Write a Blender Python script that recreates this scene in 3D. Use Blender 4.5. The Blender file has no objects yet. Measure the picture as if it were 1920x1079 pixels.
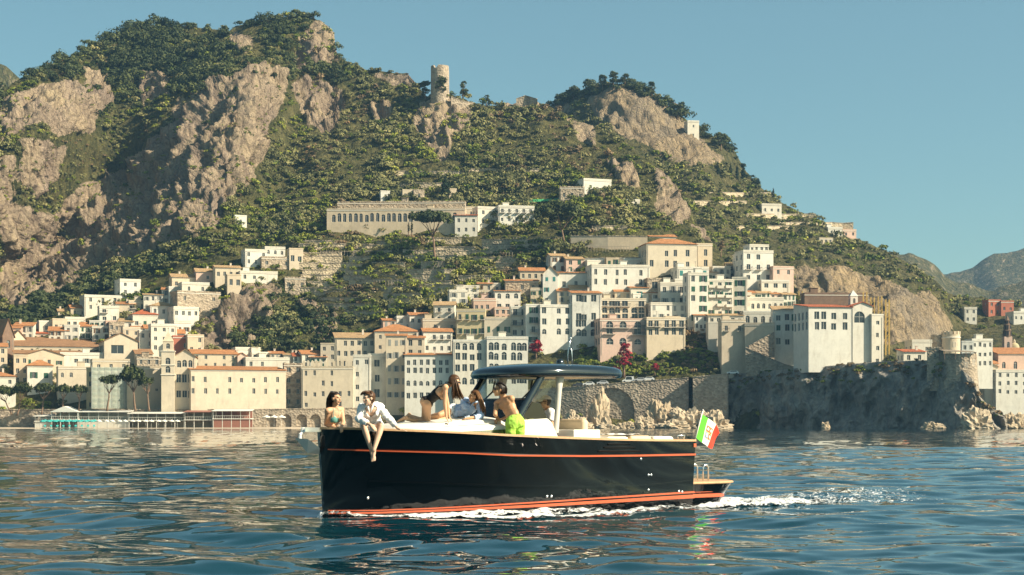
import bpy, bmesh, math, random
import numpy as np
from mathutils import Vector, Matrix, noise as mnoise
random.seed(7); rng = np.random.default_rng(7)
scene = bpy.context.scene
col = scene.collection
# ------------------------------------------------------------------ camera
F, CX, HY, CAMH = 3200.0, 960.0, 795.0, 1.6        # focal length, centre column, horizon row in photo pixels; eye height in metres
cam_d = bpy.data.cameras.new('camera'); cam = bpy.data.objects.new('camera', cam_d); col.objects.link(cam)
cam.location = (0, 0, CAMH); cam.rotation_euler = (math.pi/2, 0, 0)
cam_d.sensor_width = 36; cam_d.lens = F/1920*36; cam_d.shift_y = (HY-539.5)/1920
cam_d.clip_start = 0.5; cam_d.clip_end = 30000
scene.camera = cam
# ------------------------------------------------------------------ sky, sun, exposure
SUN = Vector((1.0, -0.40, 0.76)).normalized()          # towards the sun
elev = math.asin(SUN.z); azim = math.atan2(SUN.x, SUN.y)
world = bpy.data.worlds.new('World'); scene.world = world; world.use_nodes = True
wn = world.node_tree.nodes; wl = world.node_tree.links; wn.clear()
sky = wn.new('ShaderNodeTexSky'); sky.sky_type = 'NISHITA'; sky.sun_disc = False
sky.sun_elevation = elev; sky.sun_rotation = azim; sky.air_density = 0.75; sky.dust_density = 1.2; sky.ozone_density = 1.6; sky.altitude = 0
tint = wn.new('ShaderNodeMix'); tint.data_type = 'RGBA'; tint.blend_type = 'MULTIPLY'; tint.inputs[0].default_value = 1
tint.inputs[7].default_value = (0.86, 1.03, 0.77, 1)
bg = wn.new('ShaderNodeBackground'); bg.inputs[1].default_value = 0.079
wo = wn.new('ShaderNodeOutputWorld')
wl.new(sky.outputs[0], tint.inputs[6]); wl.new(tint.outputs[2], bg.inputs[0]); wl.new(bg.outputs[0], wo.inputs[0])
sl = bpy.data.lights.new('sun', 'SUN'); sun = bpy.data.objects.new('sun', sl); col.objects.link(sun)
sl.energy = 5.0; sl.angle = math.radians(0.5); sl.color = (1.0, 0.88, 0.68)
sun.rotation_euler = SUN.to_track_quat('Z', 'Y').to_euler()
scene.view_settings.view_transform = 'Standard'; scene.view_settings.look = 'None'
scene.view_settings.exposure = 1.0; scene.view_settings.gamma = 1.0; scene.view_settings.use_curve_mapping = False
scene.cycles.max_bounces = 6; scene.cycles.diffuse_bounces = 2; scene.cycles.glossy_bounces = 4
scene.cycles.transmission_bounces = 4; scene.cycles.transparent_max_bounces = 10; scene.cycles.volume_bounces = 0
# ------------------------------------------------------------------ helpers
def PX(px, py, D): return Vector(((px-CX)/F*D, D, CAMH-(py-HY)/F*D))   # the point seen at a photo pixel, D metres out
class MB:
    """collects faces, build() links them as one mesh object"""
    def __init__(s): s.v = []; s.f = []; s.m = []
    def add(s, vs, fs, m=0):
        o = len(s.v); s.v.extend([tuple(p) for p in vs]); s.f.extend([tuple(i+o for i in f) for f in fs]); s.m.extend([m]*len(fs))
    def quad(s, a, b, c, d, m=0): s.add((a, b, c, d), ((0, 1, 2, 3),), m)
    def box(s, x0, x1, y0, y1, z0, z1, m=0):
        s.add([(x0,y0,z0),(x1,y0,z0),(x1,y1,z0),(x0,y1,z0),(x0,y0,z1),(x1,y0,z1),(x1,y1,z1),(x0,y1,z1)],
              [(3,2,1,0),(4,5,6,7),(0,1,5,4),(1,2,6,5),(2,3,7,6),(3,0,4,7)], m)
    def bar(s, a, b, w, t=None, m=0):
        a, b = Vector(a), Vector(b); t = t or w; d = (b-a).normalized()
        up = Vector((0,0,1)) if abs(d.z) < 0.95 else Vector((1,0,0))
        sx = d.cross(up).normalized()*w/2; sz = sx.cross(d).normalized()*t/2
        s.add([a-sx-sz,a+sx-sz,a+sx+sz,a-sx+sz,b-sx-sz,b+sx-sz,b+sx+sz,b-sx+sz],
              [(3,2,1,0),(4,5,6,7),(0,1,5,4),(1,2,6,5),(2,3,7,6),(3,0,4,7)], m)
    def tube(s, pts, rad, n=8, m=0, cap=True):
        pts = [Vector(p) for p in pts]; k = len(pts)
        rad = rad if hasattr(rad, '__len__') else [rad]*k
        t0 = (pts[1]-pts[0]).normalized(); ref = Vector((0,0,1)) if abs(t0.z) < 0.9 else Vector((1,0,0))
        nx = t0.cross(ref).normalized(); vs = []
        for i, p in enumerate(pts):
            t = (pts[min(i+1,k-1)]-pts[max(i-1,0)]).normalized()
            nx = (nx-t*nx.dot(t)).normalized(); ny = t.cross(nx)
            vs += [p+(nx*math.cos(2*math.pi*j/n)+ny*math.sin(2*math.pi*j/n))*rad[i] for j in range(n)]
        fs = [(i*n+j, i*n+(j+1)%n, (i+1)*n+(j+1)%n, (i+1)*n+j) for i in range(k-1) for j in range(n)]
        if cap: fs += [tuple(range(n))[::-1], tuple(range((k-1)*n, k*n))]
        s.add(vs, fs, m)
    def lathe(s, prof, n=16, c=(0,0,0), m=0):
        vs = [(c[0]+r*math.cos(2*math.pi*j/n), c[1]+r*math.sin(2*math.pi*j/n), c[2]+z) for r, z in prof for j in range(n)]
        s.add(vs, [(i*n+j, i*n+(j+1)%n, (i+1)*n+(j+1)%n, (i+1)*n+j) for i in range(len(prof)-1) for j in range(n)], m)
    def grid(s, rows, m=0, closed=False):
        k = len(rows[0]); vs = [p for r in rows for p in r]
        s.add(vs, [(i*k+j, i*k+(j+1)%k, (i+1)*k+(j+1)%k, (i+1)*k+j) for i in range(len(rows)-1) for j in range(k if closed else k-1)], m)
    def ell(s, c, r, n=10, k=6, m=0, rot=None):
        c = Vector(c); vs = []
        for i in range(1, k):
            a = math.pi*i/k
            for j in range(n):
                b = 2*math.pi*j/n; p = Vector((r[0]*math.sin(a)*math.cos(b), r[1]*math.sin(a)*math.sin(b), r[2]*math.cos(a)))
                vs.append(c+(rot @ p if rot else p))
        t = Vector((0,0,r[2])); vs += [c+(rot @ t if rot else t), c-(rot @ t if rot else t)]
        fs = [(i*n+j, (i+1)*n+j, (i+1)*n+(j+1)%n, i*n+(j+1)%n) for i in range(k-2) for j in range(n)]
        N = (k-1)*n
        fs += [(N, j, (j+1)%n) for j in range(n)] + [(N+1, (k-2)*n+(j+1)%n, (k-2)*n+j) for j in range(n)]
        s.add(vs, fs, m)
    def mesh(s, name, mats, smooth=False):
        me = bpy.data.meshes.new(name); me.from_pydata(s.v, [], s.f)
        for m in (mats if isinstance(mats, (list, tuple)) else [mats]): me.materials.append(m)
        me.polygons.foreach_set('material_index', s.m)
        if smooth: me.polygons.foreach_set('use_smooth', [True]*len(s.f))
        me.update(); return me
    def build(s, name, mats, parent=None, smooth=False, loc=None):
        return link(name, s.mesh(name, mats, smooth), parent, loc)
def link(name, me, parent=None, loc=None):
    o = bpy.data.objects.new(name, me); col.objects.link(o)
    if parent: o.parent = parent
    if loc is not None: o.location = loc
    return o
def tag(o, label=None, cat=None, group=None, kind=None):
    for k, v in (('label', label), ('category', cat), ('group', group), ('kind', kind)):
        if v: o[k] = v
    return o
def thing(name, label, cat, loc=(0,0,0), rz=0, group=None):
    o = bpy.data.objects.new(name, None); col.objects.link(o); o.location = loc; o.rotation_euler = (0, 0, rz)
    o.empty_display_size = 0.5
    return tag(o, label, cat, group)
def copy_tree(o, parent=None):
    c = o.copy(); col.objects.link(c); c.parent = parent
    for ch in o.children: copy_tree(ch, c)
    return c
def np_mesh(name, V, Fc, mats, smooth=True):
    me = bpy.data.meshes.new(name); me.from_pydata(V.tolist() if hasattr(V,'tolist') else V, [], Fc.tolist() if hasattr(Fc,'tolist') else Fc)
    for m in (mats if isinstance(mats, (list, tuple)) else [mats]): me.materials.append(m)
    if smooth: me.polygons.foreach_set('use_smooth', [True]*len(me.polygons))
    me.update(); return me
def grid_faces(nr, nc):
    i = np.arange(nr-1)[:, None]*nc + np.arange(nc-1)[None, :]; i = i.ravel()
    return np.stack([i, i+nc, i+nc+1, i+1], 1)
# ------------------------------------------------------------------ materials
class NT:
    """tiny helper for node materials"""
    def __init__(s, name):
        s.mat = bpy.data.materials.new(name); s.mat.use_nodes = True; s.t = s.mat.node_tree; s.n = s.t.nodes; s.l = s.t.links
        s.b = s.n['Principled BSDF']; s.out = s.n['Material Output']
    def node(s, t, **k):
        o = s.n.new(t)
        for a, b in k.items(): setattr(o, a, b)
        return o
    def val(s, sock, v):
        if hasattr(v, 'is_linked') or isinstance(v, bpy.types.NodeSocket): s.l.new(v, sock)
        else: sock.default_value = v
    def coord(s, kind='Object'): return s.node('ShaderNodeTexCoord').outputs[kind]
    def mapping(s, vec, scale=(1,1,1), loc=(0,0,0)):
        m = s.node('ShaderNodeMapping'); s.l.new(vec, m.inputs[0]); m.inputs['Scale'].default_value = scale; m.inputs['Location'].default_value = loc; return m.outputs[0]
    def noise(s, vec, scale, detail=4, rough=0.6, dist=0.0):
        t = s.node('ShaderNodeTexNoise'); s.l.new(vec, t.inputs['Vector']); t.inputs['Scale'].default_value = scale
        t.inputs['Detail'].default_value = detail; t.inputs['Roughness'].default_value = rough; t.inputs['Distortion'].default_value = dist; return t.outputs['Fac']
    def ramp(s, fac, stops):
        r = s.node('ShaderNodeValToRGB'); s.l.new(fac, r.inputs[0]); e = r.color_ramp.elements
        while len(e) < len(stops): e.new(0.5)
        for i, (p, c) in enumerate(stops): e[i].position = p; e[i].color = c if len(c) == 4 else (*c, 1)
        return r.outputs[0]
    def mix(s, f, a, b, mode='MIX'):
        m = s.node('ShaderNodeMix', data_type='RGBA', blend_type=mode); s.val(m.inputs[0], f)
        for sk, v in ((m.inputs[6], a), (m.inputs[7], b)): s.val(sk, v if not isinstance(v, tuple) else (*v[:3], 1))
        return m.outputs[2]
    def math(s, op, a, b=0.0, c=None):
        m = s.node('ShaderNodeMath', operation=op); s.val(m.inputs[0], a); s.val(m.inputs[1], b)
        if c is not None: s.val(m.inputs[2], c)
        return m.outputs[0]
    def attr(s, name, kind='GEOMETRY'):
        a = s.node('ShaderNodeAttribute', attribute_name=name, attribute_type=kind); return a.outputs['Fac']
    def bump(s, h, strength=0.5, dist=0.1):
        b = s.node('ShaderNodeBump'); s.l.new(h, b.inputs['Height']); b.inputs['Strength'].default_value = strength; b.inputs['Distance'].default_value = dist
        s.l.new(b.outputs[0], s.b.inputs['Normal'])
    def color(s, c): s.val(s.b.inputs['Base Color'], c if not isinstance(c, tuple) else (*c[:3], 1))
    def set(s, **k):
        for a, v in k.items(): s.val(s.b.inputs[a.replace('_', ' ')], v)
_mc = {}
def mat(name, c, rough=0.8, var=0.18, scale=0.6, bump=0.0, metal=0.0, spec=0.3, coat=0.0, dirt=None):
    """plain surface with noise variation in colour, optional stains and relief"""
    if name in _mc: return _mc[name]
    t = NT(name); t.set(Roughness=rough, Metallic=metal); t.b.inputs['Specular IOR Level'].default_value = spec; t.b.inputs['Coat Weight'].default_value = coat
    if var > 0:
        o = t.coord(); n1 = t.noise(o, scale, 5, 0.65); n2 = t.noise(o, scale*6, 3, 0.6)
        f = t.math('ADD', t.math('MULTIPLY', n1, 0.7), t.math('MULTIPLY', n2, 0.3))
        lo = tuple(x*(1-var) for x in c); hi = tuple(min(1, x*(1+var)) for x in c)
        cc = t.ramp(f, [(0.32, lo), (0.68, hi)])
        if dirt:
            st = t.noise(t.mapping(o, (0.6, 0.6, 0.22)), 0.8, 6, 0.7, 0.4)
            cc = t.mix(t.ramp(st, [(0.50, (0,0,0)), (0.78, (dirt[3],)*3)]), cc, dirt[:3])
        if dirt:
            oi = t.node('ShaderNodeObjectInfo'); cc = t.mix(0.8, cc, t.ramp(oi.outputs['Random'], [(0.0, (0.80, 0.78, 0.74)), (0.35, (1.0, 0.96, 0.90)), (0.7, (0.93, 0.94, 0.95)), (1.0, (1.0, 1.0, 1.0))]), 'MULTIPLY')
            pt = t.noise(o, 0.16, 4, 0.6); cc = t.mix(t.ramp(pt, [(0.56, (0,0,0)), (0.62, (0.30,)*3)]), cc, tuple(x*0.72 for x in c))
        t.color(cc)
        if bump: t.bump(n2, bump, 0.05)
    else: t.color(c)
    _mc[name] = t.mat; return t.mat
# ------------------------------------------------------------------ terrain materials
def rock_mat(name, warm, grey, dark, veg1, veg2):
    t = NT(name); o = t.coord()
    n1 = t.noise(t.mapping(o, (1, 1, 0.45)), 0.035, 8, 0.7, 0.8); n2 = t.noise(t.mapping(o, (1, 1, 0.35)), 0.16, 8, 0.72, 0.5)
    n3 = t.noise(o, 0.9, 5, 0.7); st = t.noise(t.mapping(o, (1, 1, 0.12)), 0.10, 7, 0.75, 1.2)
    rock = t.mix(t.ramp(n1, [(0.36, (0,0,0)), (0.62, (1,1,1))]), grey, warm)
    rock = t.mix(t.ramp(st, [(0.46, (0,0,0)), (0.64, (0.62,)*3)]), rock, dark); ck = t.node('ShaderNodeTexVoronoi', feature='DISTANCE_TO_EDGE'); t.l.new(t.mapping(o, (1, 1, 0.4)), ck.inputs['Vector']); ck.inputs['Scale'].default_value = 0.22; rock = t.mix(t.ramp(ck.outputs['Distance'], [(0.0, (0.55,)*3), (0.08, (0,0,0))]), rock, dark)
    rock = t.mix(0.55, rock, t.ramp(n3, [(0.3, (0.35,)*3), (0.7, (1.0,)*3)]), 'MULTIPLY')
    veg = t.mix(t.ramp(n2, [(0.38, (0,0,0)), (0.64, (1,1,1))]), veg1, veg2)
    veg = t.mix(0.5, veg, t.ramp(n3, [(0.32, (0.4,)*3), (0.68, (1.0,)*3)]), 'MULTIPLY')
    m = t.math('ADD', t.attr('rock'), t.math('MULTIPLY', t.math('SUBTRACT', n2, 0.5), 2.3))
    mask = t.ramp(m, [(0.42, (0,0,0)), (0.56, (1,1,1))])
    t.color(t.mix(mask, veg, rock)); t.set(Roughness=0.95); t.b.inputs['Specular IOR Level'].default_value = 0.1
    h = t.math('ADD', t.math('ADD', t.math('MULTIPLY', n2, 2.0), t.math('MULTIPLY', n3, 0.7)), t.math('MULTIPLY', t.math('MINIMUM', ck.outputs['Distance'], 0.2), 2.0)); t.bump(h, 1.0, 2.2)
    return t.mat
M_MASSIF = rock_mat('limestone hillside', (0.56, 0.43, 0.27), (0.44, 0.335, 0.25), (0.22, 0.16, 0.125), (0.06, 0.066, 0.026), (0.19, 0.165, 0.065))
M_HILLB = rock_mat('ochre limestone hillside', (0.52, 0.38, 0.22), (0.36, 0.29, 0.21), (0.20, 0.16, 0.12), (0.065, 0.07, 0.03), (0.20, 0.17, 0.075))
M_SEACLIFF = rock_mat('sea cliff rock', (0.62, 0.54, 0.43), (0.50, 0.46, 0.40), (0.27, 0.26, 0.25), (0.04, 0.05, 0.02), (0.14, 0.13, 0.07))
# ------------------------------------------------------------------ depth surfaces from a few surveyed points (photo x, photo y, metres out)
class Surf:
    def __init__(s, pts, lam=1e-3):
        a = np.array(pts, float); s.p = a[:, :2]/500.0; n = len(a)
        d = np.linalg.norm(s.p[:, None]-s.p[None], axis=2); K = s._k(d)+lam*np.eye(n)
        Q = np.hstack([np.ones((n, 1)), s.p]); A = np.block([[K, Q], [Q.T, np.zeros((3, 3))]])
        s.w = np.linalg.solve(A, np.concatenate([a[:, 2], np.zeros(3)]))
    @staticmethod
    def _k(d): return d*d*np.log(np.maximum(d, 1e-9))*0.25+d
    def __call__(s, x, y):
        x = np.asarray(x, float); y = np.asarray(y, float); sh = np.broadcast(x, y).shape
        q = np.stack([np.broadcast_to(x, sh).ravel(), np.broadcast_to(y, sh).ravel()], 1)/500.0; n = len(s.p); out = np.empty(len(q))
        for i in range(0, len(q), 20000):
            c = q[i:i+20000]; d = np.linalg.norm(c[:, None]-s.p[None], axis=2)
            out[i:i+20000] = s._k(d) @ s.w[:n] + s.w[n] + c @ s.w[n+1:]
        return out.reshape(sh) if sh else float(out[0])
S_MAIN = Surf([(-300,800,612),(-100,800,602),(0,800,600),(200,800,598),(400,800,596),(600,800,602),(800,800,607),(1000,800,602),(1200,800,596),(1365,800,600),(1500,800,590),
 (-300,640,650),(0,640,655),(100,620,680),(200,600,692),(300,560,702),(400,520,703),(500,500,703),(560,470,714),(-100,700,628),(0,700,625),(200,700,625),(400,700,626),(600,700,630),(800,700,624),(1000,700,619),(1200,700,614),(1350,690,612),(1500,690,612),
 (440,650,652),(440,560,676),(560,640,650),(560,580,692),(640,600,672),(650,520,702),(850,600,645),(850,560,666),(1000,560,660),(1000,500,686),(1150,560,654),(1150,470,692),(1300,560,652),(1300,470,684),(1420,600,642),(1420,500,676),
 (620,440,727),(800,430,727),(1000,430,717),(1130,400,722),(700,350,777),(900,350,777),(1100,330,772),(600,300,802),(900,270,817),(750,250,834),(830,180,846),(950,195,862),(1050,210,852),(1150,255,828),(1220,305,790),(1270,340,776),(1240,400,737),(1300,420,760),(1320,450,752),(1400,440,770),
 (400,400,735),(430,300,756),(440,200,790),(480,120,842),(560,30,902),(600,60,888),(632,110,882),(690,140,884),(560,200,856),(550,300,818),(500,400,766),(520,440,744),
 (300,400,762),(200,430,790),(150,480,792),(300,300,812),(230,380,815),(320,200,846),(300,100,892),(400,60,906),(300,40,922),(250,300,840),(200,330,846),(120,450,822),(60,520,800),(0,560,758),(120,560,738),(250,500,737),(200,550,716),
 (0,420,742),(0,300,762),(0,180,812),(60,250,770),(60,150,824),(100,300,788),(150,200,824),(130,110,874),(200,150,880),(180,250,840),(200,80,906),(-100,300,735),(-100,180,790),(-100,500,715),(50,430,775),(-300,300,720),(-300,150,790),(-300,500,690)])
S_BACK = Surf([(900,260,1000),(1000,250,975),(1030,200,995),(1060,180,990),(1150,150,965),(1180,250,930),(1250,290,918),(1240,190,952),(1300,225,962),(1350,290,925),(1370,265,960),(1400,320,950),(1300,345,880),(1350,400,862),(1430,350,930),(1500,450,855),(1470,380,925),(1600,440,905),(1600,510,812),(1680,475,885),(1740,510,866),(1780,545,835),(1550,520,796),(1550,620,776),(1680,560,775),(1680,640,755),(1770,600,812),(1790,640,812),(1300,470,810),(1400,480,812),(1200,400,862),(1350,600,770),(1200,600,770),(1000,500,850),
 (1800,560,862),(1850,590,850),(1920,590,850),(2050,600,850),(1850,700,728),(1920,700,705),(2050,700,700),(1920,795,668),(1850,795,672),(2050,795,660),(1700,795,690),(1500,795,690),(1200,795,690)])
RIDGE_MAIN = [(-320,215),(-100,195),(-40,185),(0,172),(40,146),(90,122),(135,104),(180,86),(245,58),(300,46),(380,52),(430,58),(440,48),(500,36),(560,28),(600,40),(625,62),(633,105),(680,130),(740,136),(765,140),(785,165),(800,182),(850,180),(880,192),(920,200),(960,196),(1000,188),(1050,210),(1100,232),(1150,258),(1220,304),(1260,330),(1280,366),(1292,405),(1325,440),(1345,470),(1380,520),(1430,560)]
RIDGE_BACK = [(880,290),(960,240),(1030,200),(1060,180),(1100,166),(1150,156),(1185,158),(1225,178),(1260,206),(1300,230),(1330,252),(1370,272),(1400,322),(1430,354),(1470,384),(1530,410),(1600,444),(1680,480),(1740,514),(1780,550),(1800,560),(1840,556),(1880,566),(1920,578),(2100,600)]
def inpoly(x, y, poly):
    r = np.zeros(x.shape, bool); n = len(poly)
    for i in range(n):
        x0, y0 = poly[i]; x1, y1 = poly[(i+1) % n]
        if y0 == y1: continue
        c = ((y0 > y) != (y1 > y)) & (x < (x1-x0)*(y-y0)/(y1-y0)+x0); r ^= c
    return r
ROCK_MAIN = [[(128,365),(230,312),(335,228),(310,330),(210,430),(145,505),(60,560),(40,470)],[(330,185),(362,172),(425,150),(505,128),(545,120),(510,235),(490,300),(470,340),(425,385),(405,430),(335,462),(225,492),(150,515),(128,440),(140,350),(200,330),(255,300),(300,240)],
 [(548,110),(570,70),(600,40),(626,60),(634,112),(600,126),(560,140)],[(540,160),(580,150),(640,175),(650,210),(620,250),(570,240)],
 [(0,195),(60,170),(130,145),(190,165),(205,190),(170,245),(110,255),(60,235),(0,270)],[(0,290),(30,300),(45,400),(45,440),(0,450)],[(30,258),(120,268),(105,330),(62,380),(38,330)],[(40,385),(95,395),(85,445),(42,445)],[(150,130),(200,150),(220,190),(180,200)],[(265,150),(310,140),(318,185),(280,200)],[(430,60),(480,70),(470,100),(430,95)],[(0,440),(80,450),(140,500),(160,540),(60,590),(0,570)],
 [(785,195),(830,185),(885,205),(892,245),(850,262),(830,292),(800,280),(782,230)],[(690,190),(740,200),(735,230),(700,225)],[(1225,312),(1262,332),(1284,368),(1290,408),(1275,425),(1240,405),(1218,360)],[(1060,225),(1110,235),(1115,280),(1090,265)],[(1140,300),(1190,320),(1200,360),(1160,350)],
 [(415,545),(500,520),(528,555),(490,630),(445,665),(375,660),(366,600)],[(700,140),(770,135),(790,160),(730,165)],[(940,190),(1010,186),(1020,205),(950,212)],[(560,560),(640,590),(620,640),(580,640)],[(1300,425),(1330,440),(1335,460),(1305,450)]]
ROCK_BACK = [[(1105,192),(1150,164),(1200,160),(1245,192),(1292,240),(1335,285),(1370,298),(1330,312),(1300,312),(1240,292),(1160,250),(1112,222)],[(1490,505),(1560,500),(1640,525),(1700,545),(1765,555),(1780,620),(1750,642),(1660,645),(1600,620),(1500,600)],[(1000,205),(1060,180),(1080,215),(1040,225)],[(1540,400),(1640,455),(1600,450)]]
TOWN_MAIN = [[(-300,600),(60,605),(160,548),(330,505),(540,462),(575,520),(420,545),(370,620),(440,665),(545,660),(600,640),(700,600),(800,590),(880,545),(980,500),(1080,480),(1210,440),(1340,455),(1400,500),(1430,560),(1430,830),(-300,830)]]
def terrain(name, surf, ridge, x0, x1, step, nr, ybot, rocks, town, material, seed, arock=4.0, aveg=1.3, atown=0.35):
    xs = np.arange(x0, x1+step, step, dtype=float); rx, ry = zip(*ridge)
    yr = np.interp(xs, rx, ry)+np.array([2.2*mnoise.fractal(Vector((x*0.06, seed, 0)), 0.8, 2.0, 5) for x in xs])
    t = np.linspace(0, 1, nr)[:, None]
    X = np.broadcast_to(xs[None], (nr, len(xs))).copy(); Y = yr[None]*(1-t)+ybot*t
    D = surf(X, Y)
    Vx = (X-CX)/F*D; Vz = CAMH-(Y-HY)/F*D; V = np.stack([Vx, D, Vz], -1)
    rock = np.zeros(X.shape)
    jx = X+np.array([[0]]); 
    nz = np.array([mnoise.noise(Vector((a*0.02, b*0.02, seed))) for a, b in zip(X.ravel(), Y.ravel())]).reshape(X.shape)*14
    nz2 = np.array([mnoise.noise(Vector((a*0.02, b*0.02, seed+9))) for a, b in zip(X.ravel(), Y.ravel())]).reshape(X.shape)*14
    for p in rocks: rock[inpoly(X+nz, Y+nz2, p)] = 1
    tn = np.zeros(X.shape)
    for p in town: tn[inpoly(X, Y, p)] = 1
    # soften the masks a little
    for _ in range(5):
        for a in (rock, tn):
            a[1:-1, 1:-1] = (a[1:-1, 1:-1]*2+a[:-2, 1:-1]+a[2:, 1:-1]+a[1:-1, :-2]+a[1:-1, 2:])/6
    # relief: ridged rock, softer earth, almost level ground in the town
    du = np.gradient(V, axis=1); dv = np.gradient(V, axis=0); N = np.cross(dv, du); N /= np.linalg.norm(N, axis=-1, keepdims=True)+1e-9
    N *= np.where(N[..., 1:2] > 0, -1, 1)
    dk = np.zeros(X.shape); fl = V.reshape(-1, 3)
    rr = np.array([mnoise.ridged_multi_fractal(Vector((p[0]/26, p[1]/26, p[2]/48+seed)), 0.9, 2.1, 7, 1.0, 2.0) for p in fl]).reshape(X.shape)
    ff = np.array([mnoise.fractal(Vector((p[0]/22, p[1]/22, p[2]/22+seed)), 0.9, 2.0, 5) for p in fl]).reshape(X.shape)
    r3 = np.array([mnoise.ridged_multi_fractal(Vector((p[0]/7, p[1]/7, p[2]/26+seed)), 0.8, 2.1, 4, 1.0, 2.0) for p in fl]).reshape(X.shape)
    amp_r = arock*(rr-1.1)+0.5*arock*(r3-1.1); amp_v = aveg*ff*2.2
    dk = (amp_r*rock+amp_v*(1-rock))*(1-tn)+atown*ff*tn
    edge = np.clip(np.minimum(t*14, 1), 0.25, 1); V = V+N*(dk*edge)[..., None]
    # the far side of the ridge
    back = []
    for k in range(1, 9):
        b = V[0].copy(); b[:, 1] += k*14; b[:, 2] -= k*9+0.4*k*k; b[:, 0] *= b[:, 1]/V[0][:, 1]; back.append(b)
    Vall = np.concatenate([np.stack(back[::-1]), V]); rall = np.concatenate([np.repeat(rock[:1]*0, 8, 0), rock])
    me = np_mesh(name, Vall.reshape(-1, 3), grid_faces(Vall.shape[0], Vall.shape[1]), material)
    at = me.attributes.new('rock', 'FLOAT', 'POINT'); at.data.foreach_set('value', rall.ravel().astype(np.float32))
    o = tag(link(name, me), kind='structure')
    return dict(V=V, X=X, Y=Y, rock=rock, town=tn, N=N, obj=o)
T_MAIN = terrain('mountain', S_MAIN, RIDGE_MAIN, -320, 1430, 3, 300, 815, ROCK_MAIN, TOWN_MAIN, M_MASSIF, 3.0, arock=7.0)
T_BACK = terrain('back_hill', S_BACK, RIDGE_BACK, 880, 2100, 4, 190, 812, ROCK_BACK, [[(1690,640),(1780,590),(2100,590),(2100,830),(1690,830)]], M_HILLB, 11.0, arock=4.0)
def ground(T, px, py):
    """terrain point nearest to a photo pixel"""
    X, Y = T['X'], T['Y']; j = int(np.clip(np.searchsorted(X[0], px), 0, X.shape[1]-1)); i = int(np.argmin(np.abs(Y[:, j]-py))); return Vector(T['V'][i, j])
# far blue ridges
def far_ridge(name, ridge, D0, D1, material, seed, amp):
    xs = np.arange(ridge[0][0], ridge[-1][0]+1, 8.0); yr = np.interp(xs, *zip(*ridge)); yr = yr+np.array([amp*mnoise.fractal(Vector((x*0.03, seed, 0)), 0.9, 2.0, 5) for x in xs])
    t = np.linspace(0, 1, 40)[:, None]; X = np.broadcast_to(xs[None], (40, len(xs))); Y = yr[None]*(1-t)+800*t; D = D1*(1-t)+D0*t+0*X
    V = np.stack([(X-CX)/F*D, D, CAMH-(Y-HY)/F*D], -1)
    n = np.array([mnoise.ridged_multi_fractal(Vector(p)/(D0*0.09)+Vector((seed, 0, 0)), 0.9, 2.1, 5, 1.0, 2.0) for p in V.reshape(-1, 3)]).reshape(X.shape)-1.1
    V[..., 1] -= n*D0*0.016*np.clip(t*6, 0, 1)*np.clip((1-t)*6, 0, 1); V[..., 2] += n*0
    b = V[0].copy(); b[:, 1] += 200; b[:, 2] -= 120
    Vall = np.concatenate([b[None], V]); me = np_mesh(name, Vall.reshape(-1, 3), grid_faces(*Vall.shape[:2]), material)
    at = me.attributes.new('rock', 'FLOAT', 'POINT'); at.data.foreach_set('value', np.full(Vall.shape[0]*Vall.shape[1], 0.26, np.float32))
    tag(link(name, me), kind='structure')
far_ridge('far_hill', [(1560,470),(1640,470),(1690,476),(1715,476),(1745,492),(1775,520),(1800,530),(1860,545),(1940,520),(2200,480)], 1500, 1800, M_HILLB, 1.0, 6)
far_ridge('distant_mountain', [(1600,560),(1740,520),(1790,512),(1812,508),(1838,492),(1862,476),(1890,474),(1925,466),(2000,440),(2200,470)], 2300, 2650, M_HILLB, 5.0, 5)
far_ridge('far_slope', [(-500,60),(-200,80),(-80,100),(-20,112),(8,122),(28,140),(60,170),(140,220),(300,260)], 1350, 1500, M_MASSIF, 8.0, 6)
# sea floor of the view: beach strip and promontory
M_SAND = mat('beach sand', (0.42, 0.34, 0.25), 0.95, 0.15, 0.4, 0.3)
def strip(name, line, material, depth, sink=0.0, top=None):
    """ground sheet whose front edge follows photo points (x, y, D) and runs back by depth metres, rising slightly"""
    rows = []
    for k, (dd, dz) in enumerate(((0, -1.5), (0.6, 0), (depth*0.4, 0.25), (depth, 0.6))):
        rows.append([PX(x, y, D)+Vector((0, dd, dz)) for x, y, D in line])
    m = MB(); m.grid(rows[::-1]); return tag(m.build(name, material, smooth=True), kind='structure')
strip('beach', [(x, 803.2, 566+6*math.sin(x*0.01)+(max(0, x-520)*0.07)) for x in range(-320, 760, 20)], M_SAND, 60)
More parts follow.
